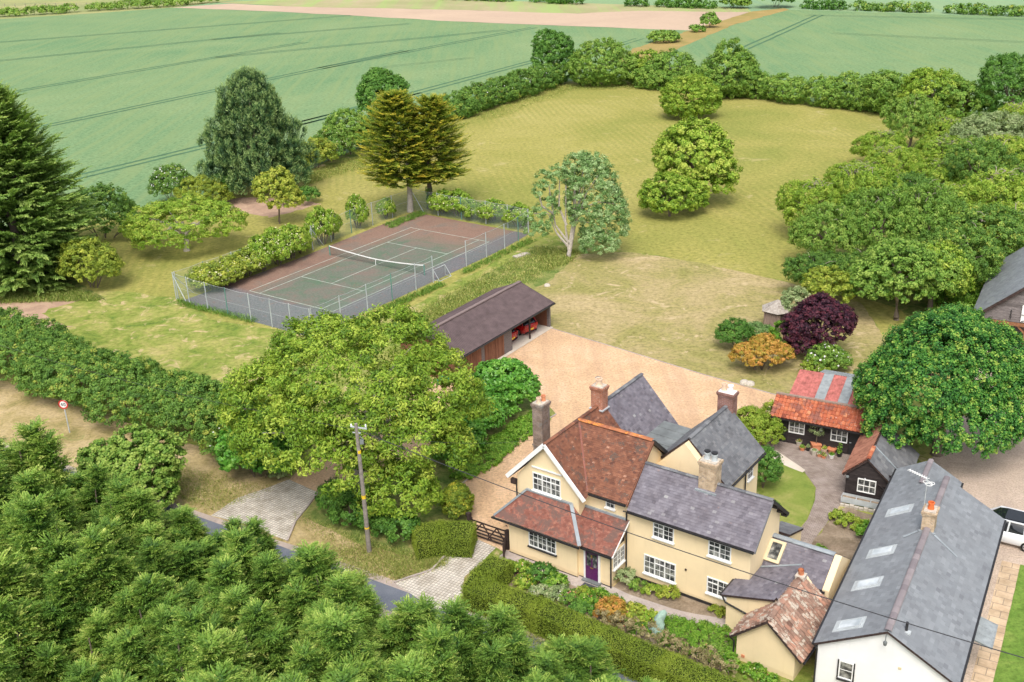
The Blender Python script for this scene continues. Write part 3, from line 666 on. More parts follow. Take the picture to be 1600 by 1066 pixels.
# front gable wing: left slope, right slope meeting the cross wing in a valley
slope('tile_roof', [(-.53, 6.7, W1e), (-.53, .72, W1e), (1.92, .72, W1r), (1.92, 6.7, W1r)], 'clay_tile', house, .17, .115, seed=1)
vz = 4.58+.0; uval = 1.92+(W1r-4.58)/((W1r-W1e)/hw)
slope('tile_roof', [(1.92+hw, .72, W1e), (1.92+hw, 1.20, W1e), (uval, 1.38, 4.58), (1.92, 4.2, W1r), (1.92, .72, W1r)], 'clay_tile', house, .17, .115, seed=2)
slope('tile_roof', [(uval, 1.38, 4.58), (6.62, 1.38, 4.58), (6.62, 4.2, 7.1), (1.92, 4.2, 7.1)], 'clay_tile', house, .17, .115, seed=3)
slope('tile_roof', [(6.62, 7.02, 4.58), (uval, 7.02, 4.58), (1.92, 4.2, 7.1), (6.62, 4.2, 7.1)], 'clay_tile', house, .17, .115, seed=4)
slope('tile_roof', [(3.9, 6.72, 4.93), (3.9, 6.705, 4.93), (1.95, 4.25, 7.06), (1.93, 6.72, 7.085)], 'clay_tile', house, .17, .115, seed=5)
roof_mat('ridge_orange', [(0, (.3, .1, .05)), (1, (.5, .2, .09))], ((.66, .25, .05), 1.1, .52), ((.5, .45, .38), 4, .62))
ridge_caps(house, (1.92, .74, 7.12), (1.92, 6.6, 7.12), 'clay_tile')
ridge_caps(house, (1.92, 4.2, 7.13), (6.62, 4.2, 7.13), 'ridge_orange', .14)
m = MB(); m.bar((uval, 1.40, 4.62), (1.95, 4.18, 7.12), .12, .02); m.build('valley_tiles', MAT['clay_tile_new'], house)
# bargeboards, front gable
def barge(parent, pts, w_=.22, t=.05, mat='white_paint', name='bargeboard'):
    m = MB()
    for a, b in zip(pts, pts[1:]): m.bar(a, b, t, w_)
    return m.build(name, MAT[mat], parent)
barge(house, [(-.62, .70, W1e-.02), (1.92, .70, W1r-.05), (4.46, .70, W1e-.02)], .24, .06)
barge(house, [(.95, .93, 5.4), (2.9, .93, 5.4)], .08, .05, name='gable_tie')
m = MB(); m.box(-.4, -.08, .75, .95, 4.0, 4.3); m.build('gable_bracket', MAT['dark_wood'], house)
barge(house, [(6.66, 1.36, 4.48), (6.66, 4.2, 7.02)], .14, .05, 'clay_tile'); barge(house, [(6.66, 4.2, 7.02), (6.66, 7.05, 4.46)], .2, .05, 'black_paint')
# slate rear range in line with the gable wing
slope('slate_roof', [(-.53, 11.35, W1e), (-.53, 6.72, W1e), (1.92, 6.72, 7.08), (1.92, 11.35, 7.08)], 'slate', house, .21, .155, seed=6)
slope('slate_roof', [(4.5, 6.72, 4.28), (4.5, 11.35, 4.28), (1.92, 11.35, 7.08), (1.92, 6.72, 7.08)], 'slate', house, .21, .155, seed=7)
ridge_caps(house, (1.92, 6.7, 7.11), (1.92, 11.35, 7.11), 'slate_dark', .12, .45)
# lead valley roof between the rear wings
m = MB(); m.poly([(3.95, 6.9, 4.86), (6.05, 6.9, 4.80), (6.05, 10.45, 4.80), (3.95, 10.45, 4.86)]); m.box(3.95, 6.05, 6.9, 10.4, 4.6, 4.78)
for k in range(1, 4): m.bar((3.98, 6.9+k*.9, 4.87), (6.03, 6.9+k*.9, 4.81), .05, .03)
m.build('lead_roof', MAT['dark_lead'], house)
# lower main range
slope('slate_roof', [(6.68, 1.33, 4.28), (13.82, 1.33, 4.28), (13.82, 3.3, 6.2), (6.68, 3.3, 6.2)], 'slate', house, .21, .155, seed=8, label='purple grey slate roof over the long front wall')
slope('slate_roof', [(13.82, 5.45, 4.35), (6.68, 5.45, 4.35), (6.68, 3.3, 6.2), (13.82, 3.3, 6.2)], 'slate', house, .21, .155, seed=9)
ridge_caps(house, (6.7, 3.3, 6.23), (13.84, 3.3, 6.23), 'slate_dark', .11, .45)
barge(house, [(13.84, 1.3, 4.2), (13.84, 3.3, 6.13)], .1, .04, 'slate_dark'); barge(house, [(13.84, 3.3, 6.13), (13.84, 5.5, 4.25)], .17, .05, 'black_paint')
m = MB()
for v in (3.9, 4.7, 5.3): m = MB(); m.box(13.5, 13.82, v, v+.12, 6.1-(v-3.3)*.86-.22, 6.1-(v-3.3)*.86-.1); m.build('purlin_end', MAT['black_paint'], house)
# rear gabled wing
slope('slate_roof', [(10.42, 5.55, 4.68), (10.42, 10.35, 4.68), (8.04, 10.35, 7.0), (8.04, 5.55, 7.0)], 'slate_dark', house, .22, .17, seed=10)
slope('slate_roof', [(5.66, 10.35, 4.68), (5.66, 5.55, 4.68), (8.04, 5.55, 7.0), (8.04, 10.35, 7.0)], 'slate_dark', house, .22, .17, seed=11)
ridge_caps(house, (8.04, 5.55, 7.03), (8.04, 10.35, 7.03), 'slate_dark', .12, .45)
# low end block and its forward wing
slope('slate_roof', [(13.42, 2.95, 2.22), (16.72, 2.95, 2.22), (16.72, 4.5, 3.42), (13.42, 4.5, 3.42)], 'slate', house, .21, .155, seed=12)
slope('slate_roof', [(16.72, 6.2, 2.28), (13.42, 6.2, 2.28), (13.42, 4.5, 3.42), (16.72, 4.5, 3.42)], 'slate', house, .21, .155, seed=13)
ridge_caps(house, (13.5, 4.5, 3.45), (16.75, 4.5, 3.45), 'lead', .16, .9)
slope('slate_roof', [(12.76, 1.64, 2.16), (12.76, .06, 2.16), (15.45, .06, 2.9), (15.45, 3.6, 2.9), (13.52, 3.0, 2.37), (13.52, 1.64, 2.37)], 'slate', house, .21, .155, seed=14)
slope('slate_roof', [(16.6, .3, 1.7), (16.6, 3.0, 1.7), (15.45, 3.6, 2.9), (15.45, .3, 2.9)], 'slate', house, .21, .155, seed=15)
strip(house, 'valley_lead', (13.55, 2.9, 2.44), (15.45, 3.45, 2.95), .12, 'lead', .03)
m = MB(); m.box(16.72, 17.05, 3.1, 3.2, 0, 2.15); f = [(16.74, 3.0), (17.06, 3.0), (17.06, 6.1), (16.74, 6.1)]
m = MB(); gable_walls(m, 16.74, 17.08, 2.98, 6.12, 2.26, 3.44, 'u', ridge=4.5); m.build('parapet', MAT['yellow_render'], wall)
slope('slate_roof', [(13.78, 8.1, 1.98), (12.5, 8.1, 1.98), (12.5, 6.05, 2.68), (13.78, 6.05, 2.68)], 'slate_dark', house, .26, .19, seed=16)
# hipped roof over the bay and lean-to porch roof
AE, AT = 2.3, 3.84; eL, eR, tL, tR = (-.9, -.35, AE), (4.82, -.35, AE), (.62, .96, AT), (3.46, .96, AT)
slope('tile_roof', [eL, eR, tR, tL], 'clay_tile_new', house, .17, .115, seed=17)
slope('tile_roof', [(4.82, -.35, AE), (4.95, .96, AE), (3.46, .96, AT)], 'clay_tile_new', house, .17, .115, seed=18)
slope('tile_roof', [(-.9, .96, AE), (-.9, -.35, AE), (.62, .96, AT)], 'clay_tile_new', house, .17, .115, seed=19)
strip(house, 'hip_lead', (eL[0]+.04, eL[1]+.02, eL[2]+.03), (tL[0], tL[1]-.02, tL[2]+.04), .2, 'lead', .03)
strip(house, 'hip_lead', (eR[0]-.04, eR[1]+.02, eR[2]+.03), (tR[0], tR[1]-.02, tR[2]+.04), .2, 'lead', .03)
strip(house, 'flashing', (tL[0]-.05, .93, AT+.01), (tR[0]+.05, .93, AT+.01), .16, 'lead', .1)
slope('tile_roof', [(4.5, -.12, 2.2), (6.66, -.12, 2.2), (6.66, 1.64, 3.5), (3.93, 1.64, 3.5), (3.93, .3, 2.51)], 'clay_tile_new', house, .17, .115, seed=20)
strip(house, 'flashing', (3.95, 1.62, 3.53), (6.5, 1.62, 3.53), .12, 'lead', .12)
m = MB(); m.poly([(6.40, .25, 2.2), (6.40, 1.6, 2.2), (6.40, 1.6, 3.2)]); m.poly([(6.37, .25, 2.2), (6.37, 1.6, 2.2), (6.37, 1.6, 3.2)][::-1]); m.build('gable_board', MAT['dark_wood'], house)
barge(house, [(6.67, -.14, 2.13), (6.67, 1.64, 3.43)], .1, .04, 'white_paint')
# gutters and pipes

for a, b in (((6.7, 1.27, 4.22), (13.8, 1.27, 4.22)), ((-.95, -.41, AE-.07), (4.8, -.41, AE-.07)), ((4.75, -.17, 2.12), (6.66, -.17, 2.12)), ((uval+.1, 1.32, 4.5), (6.6, 1.32, 4.5)), ((12.70, .1, 2.1), (12.70, 1.6, 2.1)), ((10.48, 5.6, 4.6), (10.48, 10.3, 4.6)), ((13.3, 2.88, 2.16), (16.9, 2.88, 2.16)), ((-.58, .8, 4.34), (-.58, 11.3, 4.34))):
    m = MB(); m.bar(a, b, .1, .09); m.build('gutter', MAT['black_paint'], house)
m = MB()
for pts in ([(6.52, 1.27, 4.2), (6.52, 1.58, 4.0), (6.52, 1.58, .05)], [(6.44, .12, 2.15), (6.44, .12, .05)], [(10.2, 8.35, 4.55), (10.2, 8.35, .05)], [(12.72, .2, 2.05), (12.95, .12, 1.75), (14.1, .12, 1.5)], [(-.05, .86, 4.3), (-.1, .9, 4.0), (-.1, .9, 3.0)]):
    m = MB(); m.tube(pts, .045, 8); m.build('downpipe', MAT['black_paint'], house)
# windows
window(house, 1.28, 3.09, .98, 2.06, 0, '-v', 3, 3, 2, label='three-light white casement with black sill under the hipped roof', sill='black_paint')
window(house, .98, 2.80, 3.95, 5.05, .98, '-v', 3, 3, 2, top=(0, 1, 2), label='white casement high in the front gable')
window(house, 5.22, 5.78, 3.88, 4.43, 1.652, '-v', 1, 2, 2, sill='white_paint', label='tiny white window above the porch roof')
window(house, 8.09, 9.30, 3.03, 3.92, 1.65, '-v', 2, 3, 2, top=(0,), label='upper white casement nearer the downpipe')
window(house, 11.24, 12.48, 3.03, 3.94, 1.65, '-v', 2, 3, 2, top=(0,), label='upper white casement at the right end of the long wall')
window(house, 7.58, 9.46, .62, 1.76, 1.65, '-v', 3, 3, 2, top=(1,), label='wide ground-floor white casement')
window(house, 11.24, 12.48, .78, 1.73, 1.65, '-v', 2, 3, 2, top=(0,), label='ground-floor white casement half behind the low slate roof')
window(house, .42, 1.58, 1.0, 1.98, 6.38, '+u', 3, 3, 2, label='white side window of the porch')
window(house, 8.72, 9.45, 3.45, 4.2, 10.12, '+u', 1, 2, 2, label='small white window under the dark slate eave')
m = MB(); m.box(9.98, 10.08, 1.6, 1.66, 1.62, 1.72); m.box(14.65, 14.85, -.02, .18, .1, .2); m.build('air_vent', MAT['brown_metal'], house)
# timber rooflight on the low end block
sl_ = Vector((0, 1.55, 1.2)).normalized(); nn = Vector((0, -1.2, 1.55)).normalized()
rooflight(house, (13.5, 3.35, 2.56), (1, 0, 0), sl_, nn, .82, 1.2, 'cream_paint', 'glass', .14, .15, 'cream timber rooflight in the low slate roof', 0)
# front door
d = MB(); d.box(4.86, 5.66, .13, .19, .12, 1.86); 
for a, b in ((4.92, 5.22), (5.30, 5.60)):
    d.box(a, b, .115, .14, .2, .55)
    d.box(a, b, .115, .14, .62, .8)
door = d.build('door', MAT['purple_paint'], house); door['label'] = 'purple panelled front door with brass knocker'
g = MB(); g.box(4.94, 5.21, .118, .13, .95, 1.75); g.box(5.31, 5.58, .118, .13, .95, 1.75); g.build('pane', MAT['glass'], door)
k = MB(); k.box(5.22, 5.30, .09, .12, 1.5, 1.68); k.box(5.16, 5.36, .10, .12, .84, .88); k.build('knocker', simple('brass', (.55, .38, .1), .35, .5, .1, metal=.7), door)
f = MB(); f.box(4.76, 4.86, .10, .2, .1, 1.98); f.box(5.66, 5.76, .10, .2, .1, 1.98); f.box(4.86, 5.66, .10, .2, 1.86, 1.98); f.build('door_frame', MAT['white_paint'], house)
f = MB(); f.box(4.74, 5.85, -.12, .2, 0, .11); f.build('doorstep', MAT['dark_lead'], house)
# chimneys
chimney(house, 9.93, 10.85, 2.95, 3.65, 5.6, 7.42, 'brick_buff', [(10.2, 3.3, .42, 'galv'), (10.6, 3.3, .42, 'galv')], 'buff brick chimney with two capped pots on the long slate ridge', potr=.15)
for u in (10.2, 10.6):
    q = MB(); q.lathe([(.02, 7.98), (.16, 7.95), (.17, 7.9), (.0, 7.9)], (u, 3.3), 12); q.build('cowl', MAT['black_paint'], house)
m = MB(); m.box(9.80, 10.98, 2.80, 3.80, 5.75, 5.84); m.build('flashing', MAT['lead'], house)
chimney(house, -.88, -.22, 3.7, 4.5, 0, 7.55, 'brick_grey', [(-.55, 3.9, .38, 'cream_pot'), (-.5, 4.3, .38, 'terracotta')], 'tall weathered stone and brick chimney on the left flank', band=4.95)
chimney(house, 1.52, 2.28, 6.15, 6.75, 6.6, 8.25, 'brick_red', [(1.88, 6.45, .45, 'cream_pot')], 'orange brick chimney with one buff pot where tile meets slate', potr=.19)
m = MB(); m.box(1.44, 2.36, 6.05, 6.85, 6.85, 6.92); m.build('flashing', MAT['galv'], house)
chimney(house, 7.5, 8.45, 10.12, 10.7, 0, 7.78, 'brick_brown', [(7.75, 10.4, .45, 'cream_pot'), (8.15, 10.4, .45, 'net_white')], 'dark red brick chimney with white cap behind the dark slate wing', potr=.15, cap='white_paint')

# ================================================================== clay roofed outhouse at the front corner
oh = empty('outhouse', (*HF.w(15.8, .4), 0), HF.a, 'small yellow outhouse with a lichen crusted clay pantile roof beside the white house', 'outhouse')
OU, OV = 15.8, .4
w = MB(); gable_walls(w, 14.32-OU, 17.2-OU, -1.45-OV, .18-OV, 1.45, 2.85, 'v', ridge=15.85-OU); w.box(15.1-OU, 16.9-OU, .17-OV, 2.3-OV, 0, 2.0)
w.build('wall', MAT['yellow_render'], oh)
slope('clay_roof', [(14.08-OU, .18-OV, 1.4), (14.08-OU, -1.72-OV, 1.4), (15.85-OU, -1.72-OV, 2.98), (15.85-OU, 2.5-OV, 2.98), (15.5-OU, 2.5-OV, 2.67), (15.5-OU, .18-OV, 2.67)], 'pantile_old', oh, .25, .33, 'pan', seed=21, lift=.04)
slope('clay_roof', [(17.62-OU, -1.72-OV, 1.4), (17.62-OU, 3.0-OV, 1.4), (15.85-OU, 2.5-OV, 2.98), (15.85-OU, -1.72-OV, 2.98)], 'pantile_old', oh, .25, .33, 'pan', seed=22, lift=.04)
ridge_caps(oh, (15.85-OU, -1.72-OV, 3.02), (15.85-OU, 2.3-OV, 3.02), 'pantile_old', .15, .3)
m = MB(); m.box(15.6-OU, 16.05-OU, 2.2-OV, 2.65-OV, 2.4, 3.12); m.build('chimney', MAT['stone'], oh)
m = MB(); m.tube([(15.82-OU, 2.45-OV, 3.1), (15.82-OU, 2.37-OV, 3.4)], [.13, .15], 12, False); m.tube([(15.82-OU, 2.37-OV, 3.4), (15.82-OU, 2.39-OV, 3.2)], [.12, .1], 12, False); m.build('chimney_pot', MAT['terracotta'], oh)
m = MB(); m.bar((17.7-OU, -1.65-OV, 1.33), (17.7-OU, 3.0-OV, 1.33), .09, .08); m.bar((14.02-OU, -1.6-OV, 1.29), (14.02-OU, .1-OV, 1.29), .09, .08); m.tube([(14.05-OU, -1.6-OV, 1.25), (14.2-OU, -1.48-OV, 1.0), (14.2-OU, -1.48-OV, .05)], .04); m.build('gutter', MAT['black_paint'], oh)
m = MB(); m.box(14.6-OU, 14.76-OU, -1.49-OV, -1.44-OV, .25, .4); m.build('air_vent', MAT['terracotta'], oh)

# ================================================================== white house with the new slate roof
wh = empty('house', (WF.x, WF.y, 0), WF.a, 'long white rendered house with a new dark slate roof, rooflights and orange chimney pot', 'house')
WE, WR = 2.7, 4.42
w = MB(); gable_walls(w, .12, 5.9, .2, 14.5, WE-.02, WR-.1, 'v', ridge=3.02); gable_walls(w, .14, 3.35, 14.4, 17.45, WE-.04, 3.62, 'v', ridge=1.76)
w.build('wall', MAT['white_render'], wh)
m = MB(); m.box(.04, 6.0, .12, .2, 0, .45); m.build('plinth', MAT['dark_lead'], wh)
slope('slate_roof', [(-.02, 17.62, WE), (-.02, 0, WE), (3.02, 0, WR), (3.02, 14.66, WR), (1.76, 14.66, 3.71), (1.76, 17.62, 3.71)], 'slate_new', wh, .3, .22, seed=30, lift=.01, label='left roof slope with four rooflights')
slope('slate_roof', [(6.1, 0, WE-.04), (6.1, 14.66, WE-.04), (3.02, 14.66, WR), (3.02, 0, WR)], 'slate_new', wh, .3, .22, seed=31, lift=.01)
slope('slate_roof', [(3.52, 14.66, WE), (3.52, 17.62, WE), (1.76, 17.62, 3.71), (1.76, 14.66, 3.71)], 'slate_new', wh, .3, .22, seed=32, lift=.01)
roof_mat('ridge_tile_grey', [(0, (.19, .165, .175)), (1, (.27, .235, .24))], None, None, stain=.2)
ridge_caps(wh, (3.02, 0, WR+.05), (3.02, 14.66, WR+.05), 'ridge_tile_grey', .15, .45); ridge_caps(wh, (1.76, 14.66, 3.75), (1.76, 17.6, 3.75), 'ridge_tile_grey', .14, .45)
m = MB(); m.bar((-.07, 0, WE-.05), (-.07, 17.6, WE-.05), .11, .1); m.bar((6.15, 0, WE-.1), (6.15, 14.65, WE-.1), .11, .1); m.bar((3.57, 14.7, WE-.06), (3.57, 17.6, WE-.06), .11, .1); m.build('gutter', MAT['black_paint'], wh)
m = MB(); m.tube([(-.07, .1, WE-.1), (.1, .14, WE-.35), (.1, .14, .05)], .045); m.build('downpipe', MAT['black_paint'], wh)
ls = Vector((3.04, 0, WR-WE)).normalized(); ln = Vector((-(WR-WE), 0, 3.04)).normalized()
zz = lambda u: WE+u*(WR-WE)/3.04
for v, lab in ((.75, 'rooflight nearest the white gable'), (4.2, 'second rooflight from the white gable'), (7.2, 'third rooflight from the white gable'), (11.5, 'rooflight nearest the aerial')):
    rooflight(wh, (.78, v+.7, zz(.78)+.01), (0, -1, 0), ls, ln, .7, 1.15, 'galv', 'roof_glass', .08, .07, lab, .1)
chimney(wh, 2.72, 3.32, 9.0, 9.75, 3.9, 5.35, 'brick_buff', [(3.02, 9.35, .42, 'orange_pot')], 'pale brick chimney with a bright orange pot', potr=.15, cap='stone')
strip(wh, 'flashing', (2.62, 8.95, 4.27), (3.42, 8.95, 4.27), .12, 'lead', .05); m = MB(); m.bar((3.4, 8.9, 4.24), (4.6, 8.5, 3.56), .1, .02); m.bar((2.6, 8.9, 4.24), (2.0, 8.6, 3.9), .12, .02); m.build('flashing', MAT['lead'], wh)
window(wh, 1.12, 1.76, 1.12, 2.08, .2, '-v', 1, 2, 1, sill='black_paint', label='white sash window in the gable with black surround')
m = MB(); m.box(1.06, 1.12, .14, .21, 1.1, 2.1); m.box(1.76, 1.82, .14, .21, 1.1, 2.1); m.build('window_surround', MAT['black_paint'], wh)
m = MB(); m.tube([(3.0, .1, 4.2), (3.0, -.12, 4.32), (3.0, -.2, 4.1)], .02, 6); m.lathe([(.02, 4.08), (.07, 4.02), (.09, 3.98), (.07, 3.84), (.0, 3.82)], (3.0, -.2), 10); m.build('wall_lamp', MAT['dark_lead'], wh)
m = MB(); m.box(3.6, 3.74, .17, .21, 2.5, 2.62); m.build('air_vent', MAT['cream_paint'], wh)
m = MB(); zf = WR-(3.65-3.02)*(WR-WE)/3.08; m.tube([(3.65, .9, zf), (3.65, .9, zf+.45)], .06, 10); m.build('flue', MAT['black_paint'], wh)
m = MB(); m.box(3.55, 3.85, .72, .95, zf-.06, zf+.02); m.build('flue_flashing', MAT['galv'], wh)
# flat canopy by the side door
m = MB(); m.poly([(6.05, 4.0, 2.35), (6.95, 4.0, 2.1), (6.95, 5.9, 2.1), (6.05, 5.9, 2.35)]); m.poly([(6.05, 4.0, 2.29), (6.95, 4.0, 2.04), (6.95, 5.9, 2.04), (6.05, 5.9, 2.29)][::-1])
for k in range(4): m.bar((6.05, 4.02+k*.62, 2.36), (6.95, 4.02+k*.62, 2.11), .04, .03)
m.box(6.93, 6.97, 4.0, 5.9, 2.03, 2.12); m.build('door_canopy', MAT['grey_sheet'], wh)
# aerial
ae = empty('tv_aerial', (*WF.w(2.66, 9.6), 0), WF.a, 'white television aerial on a thin mast beside the pale brick chimney', 'aerial')
m = MB(); m.tube([(0, 0, 4.3), (0, .02, 6.9)], .018, 6); m.bar((-.1, 0, 4.8), (.1, 0, 4.8), .04); m.build('mast', MAT['galv'], ae)
m = MB(); m.bar((0, .05, 6.85), (-1.0, .75, 6.75), .045)
for k in range(9): t = k/8; c = Vector((-1.0*t, .05+.7*t, 6.85-.1*t)); m.bar(c+Vector((-.07, -.1, 0)), c+Vector((.07, .1, 0)), .02)
for c, r in (((.1, -.05), .17), ((-.05, .12), .15), ((.22, .1), .13)):
    for k in range(12):
        a, b = 2*math.pi*k/12, 2*math.pi*(k+1)/12; m.bar((c[0]+r*math.cos(a), c[1]+r*math.sin(a), 6.62), (c[0]+r*math.cos(b), c[1]+r*math.sin(b), 6.62), .025)
m.build('antenna_array', MAT['white_paint'], ae)

# ================================================================== black boarded barn with red pantiles
bb = empty('barn', (BF.x, BF.y, 0), BF.a, 'black weatherboarded outbuilding with bright orange pantiles and two white windows', 'barn')
G0 = G(1210, 688); BB = Frame(*G0, -28.9); bb.location = (G0[0], G0[1], 0)
bw = MB(); gable_walls(bw, 0, 5.6, .03, 2.0, 2.15, 2.8, 'u', ridge=1.0); bw.box(.35, 5.4, 1.9, 6.3, 0, 2.3); boards(bw, .8, 4.75, 0, 2.1, lambda x, d_, z: (x, -d_+.02, z), .16); bw.build('wall', MAT['black_board'], bb)
slope('pantile_roof', [(-.3, -.5, 1.98), (5.7, -.5, 1.98), (5.7, 1.0, 2.95), (-.3, 1.0, 2.95)], 'pantile_red', bb, .25, .30, 'pan', seed=40, lift=.035)
slope('pantile_roof', [(5.7, 2.2, 2.25), (-.3, 2.2, 2.25), (-.3, 1.0, 2.95), (5.7, 1.0, 2.95)], 'pantile_red', bb, .21, .30, 'pan', seed=41)
m = MB(); m.bar((-.3, 1.0, 3.01), (5.7, 1.0, 3.01), .2, .1); m.build('ridge_board', MAT['old_board'], bb)
slope('sheet_roof', [(.3, 1.5, 2.45), (5.6, 1.5, 2.45), (5.6, 4.7, 3.3), (.3, 4.7, 3.3)], 'red_sheet', bb, .18, 4, 'corr', seed=42, lift=0)
slope('sheet_roof', [(5.6, 6.4, 2.8), (1.6, 6.4, 2.8), (1.6, 4.7, 3.3), (5.6, 4.7, 3.3)], 'grey_sheet', bb, .18, 4, 'corr', seed=43, lift=0)
sl_ = Vector((0, 3.2, .85)).normalized()
for u in (2.0, 3.5):
    m = MB(); P0 = Vector((u, 1.6, 2.54)); S_ = Vector((.62, 0, 0)); T_ = sl_*3.15; q = [P0, P0+S_, P0+S_+T_, P0+T_]; m.poly(q); m.poly([p-Vector((0, 0, .05)) for p in q][::-1])
    for t in (.0, .33, .66, 1.): m.bar(P0+T_*t, P0+S_+T_*t, .04, .02)
    for s_ in (0, 1): m.bar(P0+S_*s_, P0+S_*s_+T_, .03, .03)
    m.build('roof_sheet_panel', MAT['grey_sheet'], bb)
window(bb, .90, 1.93, .84, 1.68, .0, '-v', 1, 2, 3, sill=None, label='left white window of the black barn', proud=.09, fw=.05, bar=.035)
window(bb, 3.62, 4.68, .82, 1.70, .0, '-v', 1, 2, 3, sill=None, label='right white window of the black barn', proud=.09, fw=.05, bar=.035)
for a, b, l in ((.02, .75, 'left'), (4.8, 5.45, 'right')):
    dd = MB(); dd.box(a, b, -.02, .02, .03, 1.85); o = dd.build('door', MAT['black_paint'], bb); k = MB(); k.box(b-.14 if l == 'left' else a+.02, b-.02 if l == 'left' else a+.14, -.06, -.02, .88, .92); k.build('handle', MAT['galv'], o)
m = MB(); m.box(2.95, 3.07, -.12, 0, 1.45, 1.6); m.lathe([(.0, 1.36), (.09, 1.4), (.12, 1.52), (.0, 1.6)], (3.0, -.14), 10); m.build('wall_lantern', MAT['galv'], bb)
m = MB(); m.bar((-.3, -.56, 1.93), (5.7, -.56, 1.93), .09, .08); m.tube([(-.1, -.5, 1.9), (-.02, -.05, 1.7), (-.02, -.05, .05)], .035); m.build('gutter', MAT['black_paint'], bb)

# second black shed
g2 = G(1280+275/7.105, 680+690/7.105)
SF = Frame(*g2, -28.9)
s2 = empty('shed', (*g2, 0), SF.a, 'black boarded shed with gable window and brown pantiles, metal trough at its foot', 'shed')
w = MB(); gable_walls(w, 0.02, 2.33, .02, 5.0, 1.75, 2.78, 'v', ridge=1.17)
def gab(z):
    if z < 1.75: return (0, 2.35)
    t = (z-1.75)/(2.8-1.75); return (1.17*t, 2.35-1.18*t)
boards(w, 0, 2.35, .28, 2.8, lambda x, d_, z: (x, -d_+.02, z), .14, gab, 3); w.build('wall', MAT['black_board'], s2)
slope('pantile_roof', [(-.2, 5.2, 1.6), (-.2, -.12, 1.6), (1.17, -.12, 2.9), (1.17, 5.2, 2.9)], 'pantile_brown', s2, .21, .3, 'pan', seed=50)
slope('dark_roof', [(2.6, -.12, 1.6), (2.6, 1.7, 1.6), (1.17, 1.7, 2.9), (1.17, -.12, 2.9)], 'slate_dark', s2, .3, .3, seed=51)
slope('dark_roof', [(3.4, 1.75, 1.1), (3.4, 5.2, 1.1), (1.17, 5.2, 2.85), (1.17, 1.75, 2.85)], 'slate_dark', s2, .3, .3, seed=52)  # shadowed rear part of the slope; its shade is put into the dark slate tone
strip(s2, 'flashing', (1.2, 1.7, 2.93), (2.62, 1.7, 1.66), .14, 'lead', .04)
ridge_caps(s2, (1.17, -.12, 2.95), (1.17, 1.6, 2.95), 'pantile_red', .12, .3)
window(s2, .70, 1.76, .63, 1.52, .0, '-v', 1, 2, 3, sill=None, label='white gable window', proud=.08, fw=.05, bar=.035)
m = MB(); m.box(2.1, 2.35, -.5, -.45, 1.2, 1.3); m.bar((1.9, -.06, 1.35), (2.5, -.5, 1.25), .05); m.box(2.36, 3.1, .3, .36, 0, 1.9); m.build('side_board', MAT['black_board'], s2)
m = MB(); m.lathe([(0, 1.45), (.1, 1.47), (.1, 1.55), (0, 1.6)], (.1, -.12), 10); m.build('alarm_box', MAT['dark_lead'], s2)
m = MB(); m.tube([(1.1, -.05, 1.56), (1.14, -.2, 1.6)], .05, 8); m.build('security_lamp', MAT['white_paint'], s2)
m = MB(); m.box(-.1, 2.4, -.15, 0.02, 0, .27); m.build('plinth', MAT['stone'], s2)
tr = empty('trough', (*SF.w(-.05, -.75), 0), SF.a, 'long galvanised planting trough in front of the black shed', 'trough')
m = MB()
m.box(0, 2.5, 0, .03, .1, .45); m.box(0, 2.5, .5, .53, .1, .45); m.box(0, .03, .03, .5, .1, .45); m.box(2.47, 2.5, .03, .5, .1, .45); m.box(0.03, 2.47, .03, .5, .1, .13)
for x in (.83, 1.66): m.box(x, x+.03, .03, .5, .14, .44)
m.build('tank', MAT['galv'], tr); m = MB(); m.poly([(.03, .03, .3), (2.47, .03, .3), (2.47, .5, .3), (.03, .5, .3)]); m.build('soil', MAT['soil'], tr)
sw = empty('kerb_wall', (*SF.w(0, -1.1), 0), SF.a, 'low broken stone edging between the trough and the vegetable plot', 'wall')
m = MB(); r = random.Random(4)
for k in range(9): x = k*.27; m.box(x, x+.24, r.uniform(-.03, .03), .2+r.uniform(-.03, .03), 0, .12+r.uniform(0, .07))
m.build('stones', MAT['stone'], sw)
fn = empty('fence_panel', (*BB.w(-.15, -1.1), 0), BB.a, 'short weathered timber fence leaning against the left end of the black barn', 'fence')
m = MB()
for k in range(7): m.box(-.02, .02, -.2+k*.18, -.05+k*.18, 0, .9+k*.03)
m.bar((.03, -.2, .75), (.03, 1.05, .85), .05); m.build('boards', MAT['old_board'], fn)

# ================================================================== garage
ga = empty('garage', (GF.x, GF.y, 0), GF.a, 'long dark timber garage with brown corrugated roof and an open two-car bay', 'garage')
D_ = 5.5
w = MB(); w.box(-7.0, 6.0, D_-.1, D_, 0, 2.2); w.box(-7.1, -7.0, 0, D_, 0, 2.2); w.box(5.9, 6.0, .2, D_-.1, 0, 2.2); w.box(-.12, -.02, .2, D_-.1, 0, 2.2)
w.poly([(6.0, 0, 2.2), (6.0, D_, 2.2), (6.0, D_/2+.3, 3.3)]); w.poly([(5.9, 0, 2.2), (5.9, D_, 2.2), (5.9, D_/2+.3, 3.3)][::-1]); w.poly([(-7.0, 0, 2.2), (-7.0, D_, 2.2), (-7.0, D_/2+.3, 3.3)][::-1]); w.box(-7.0, -.12, 3.4, 3.5, 0, 2.2)
w.build('wall', MAT['brown_board'], ga)
m = MB(); m.box(5.85, 6.05, -.05, .2, 0, 2.2); m.box(-.15, .2, -.03, .1, 0, 2.2); m.box(-.9, -.15, -.02, .06, 0, 2.2); m.box(-4.0, -3.6, -.02, .08, 0, 2.2); m.box(-7.05, -6.6, -.02, .08, 0, 2.2); m.build('pillar', MAT['grey_board'], ga)
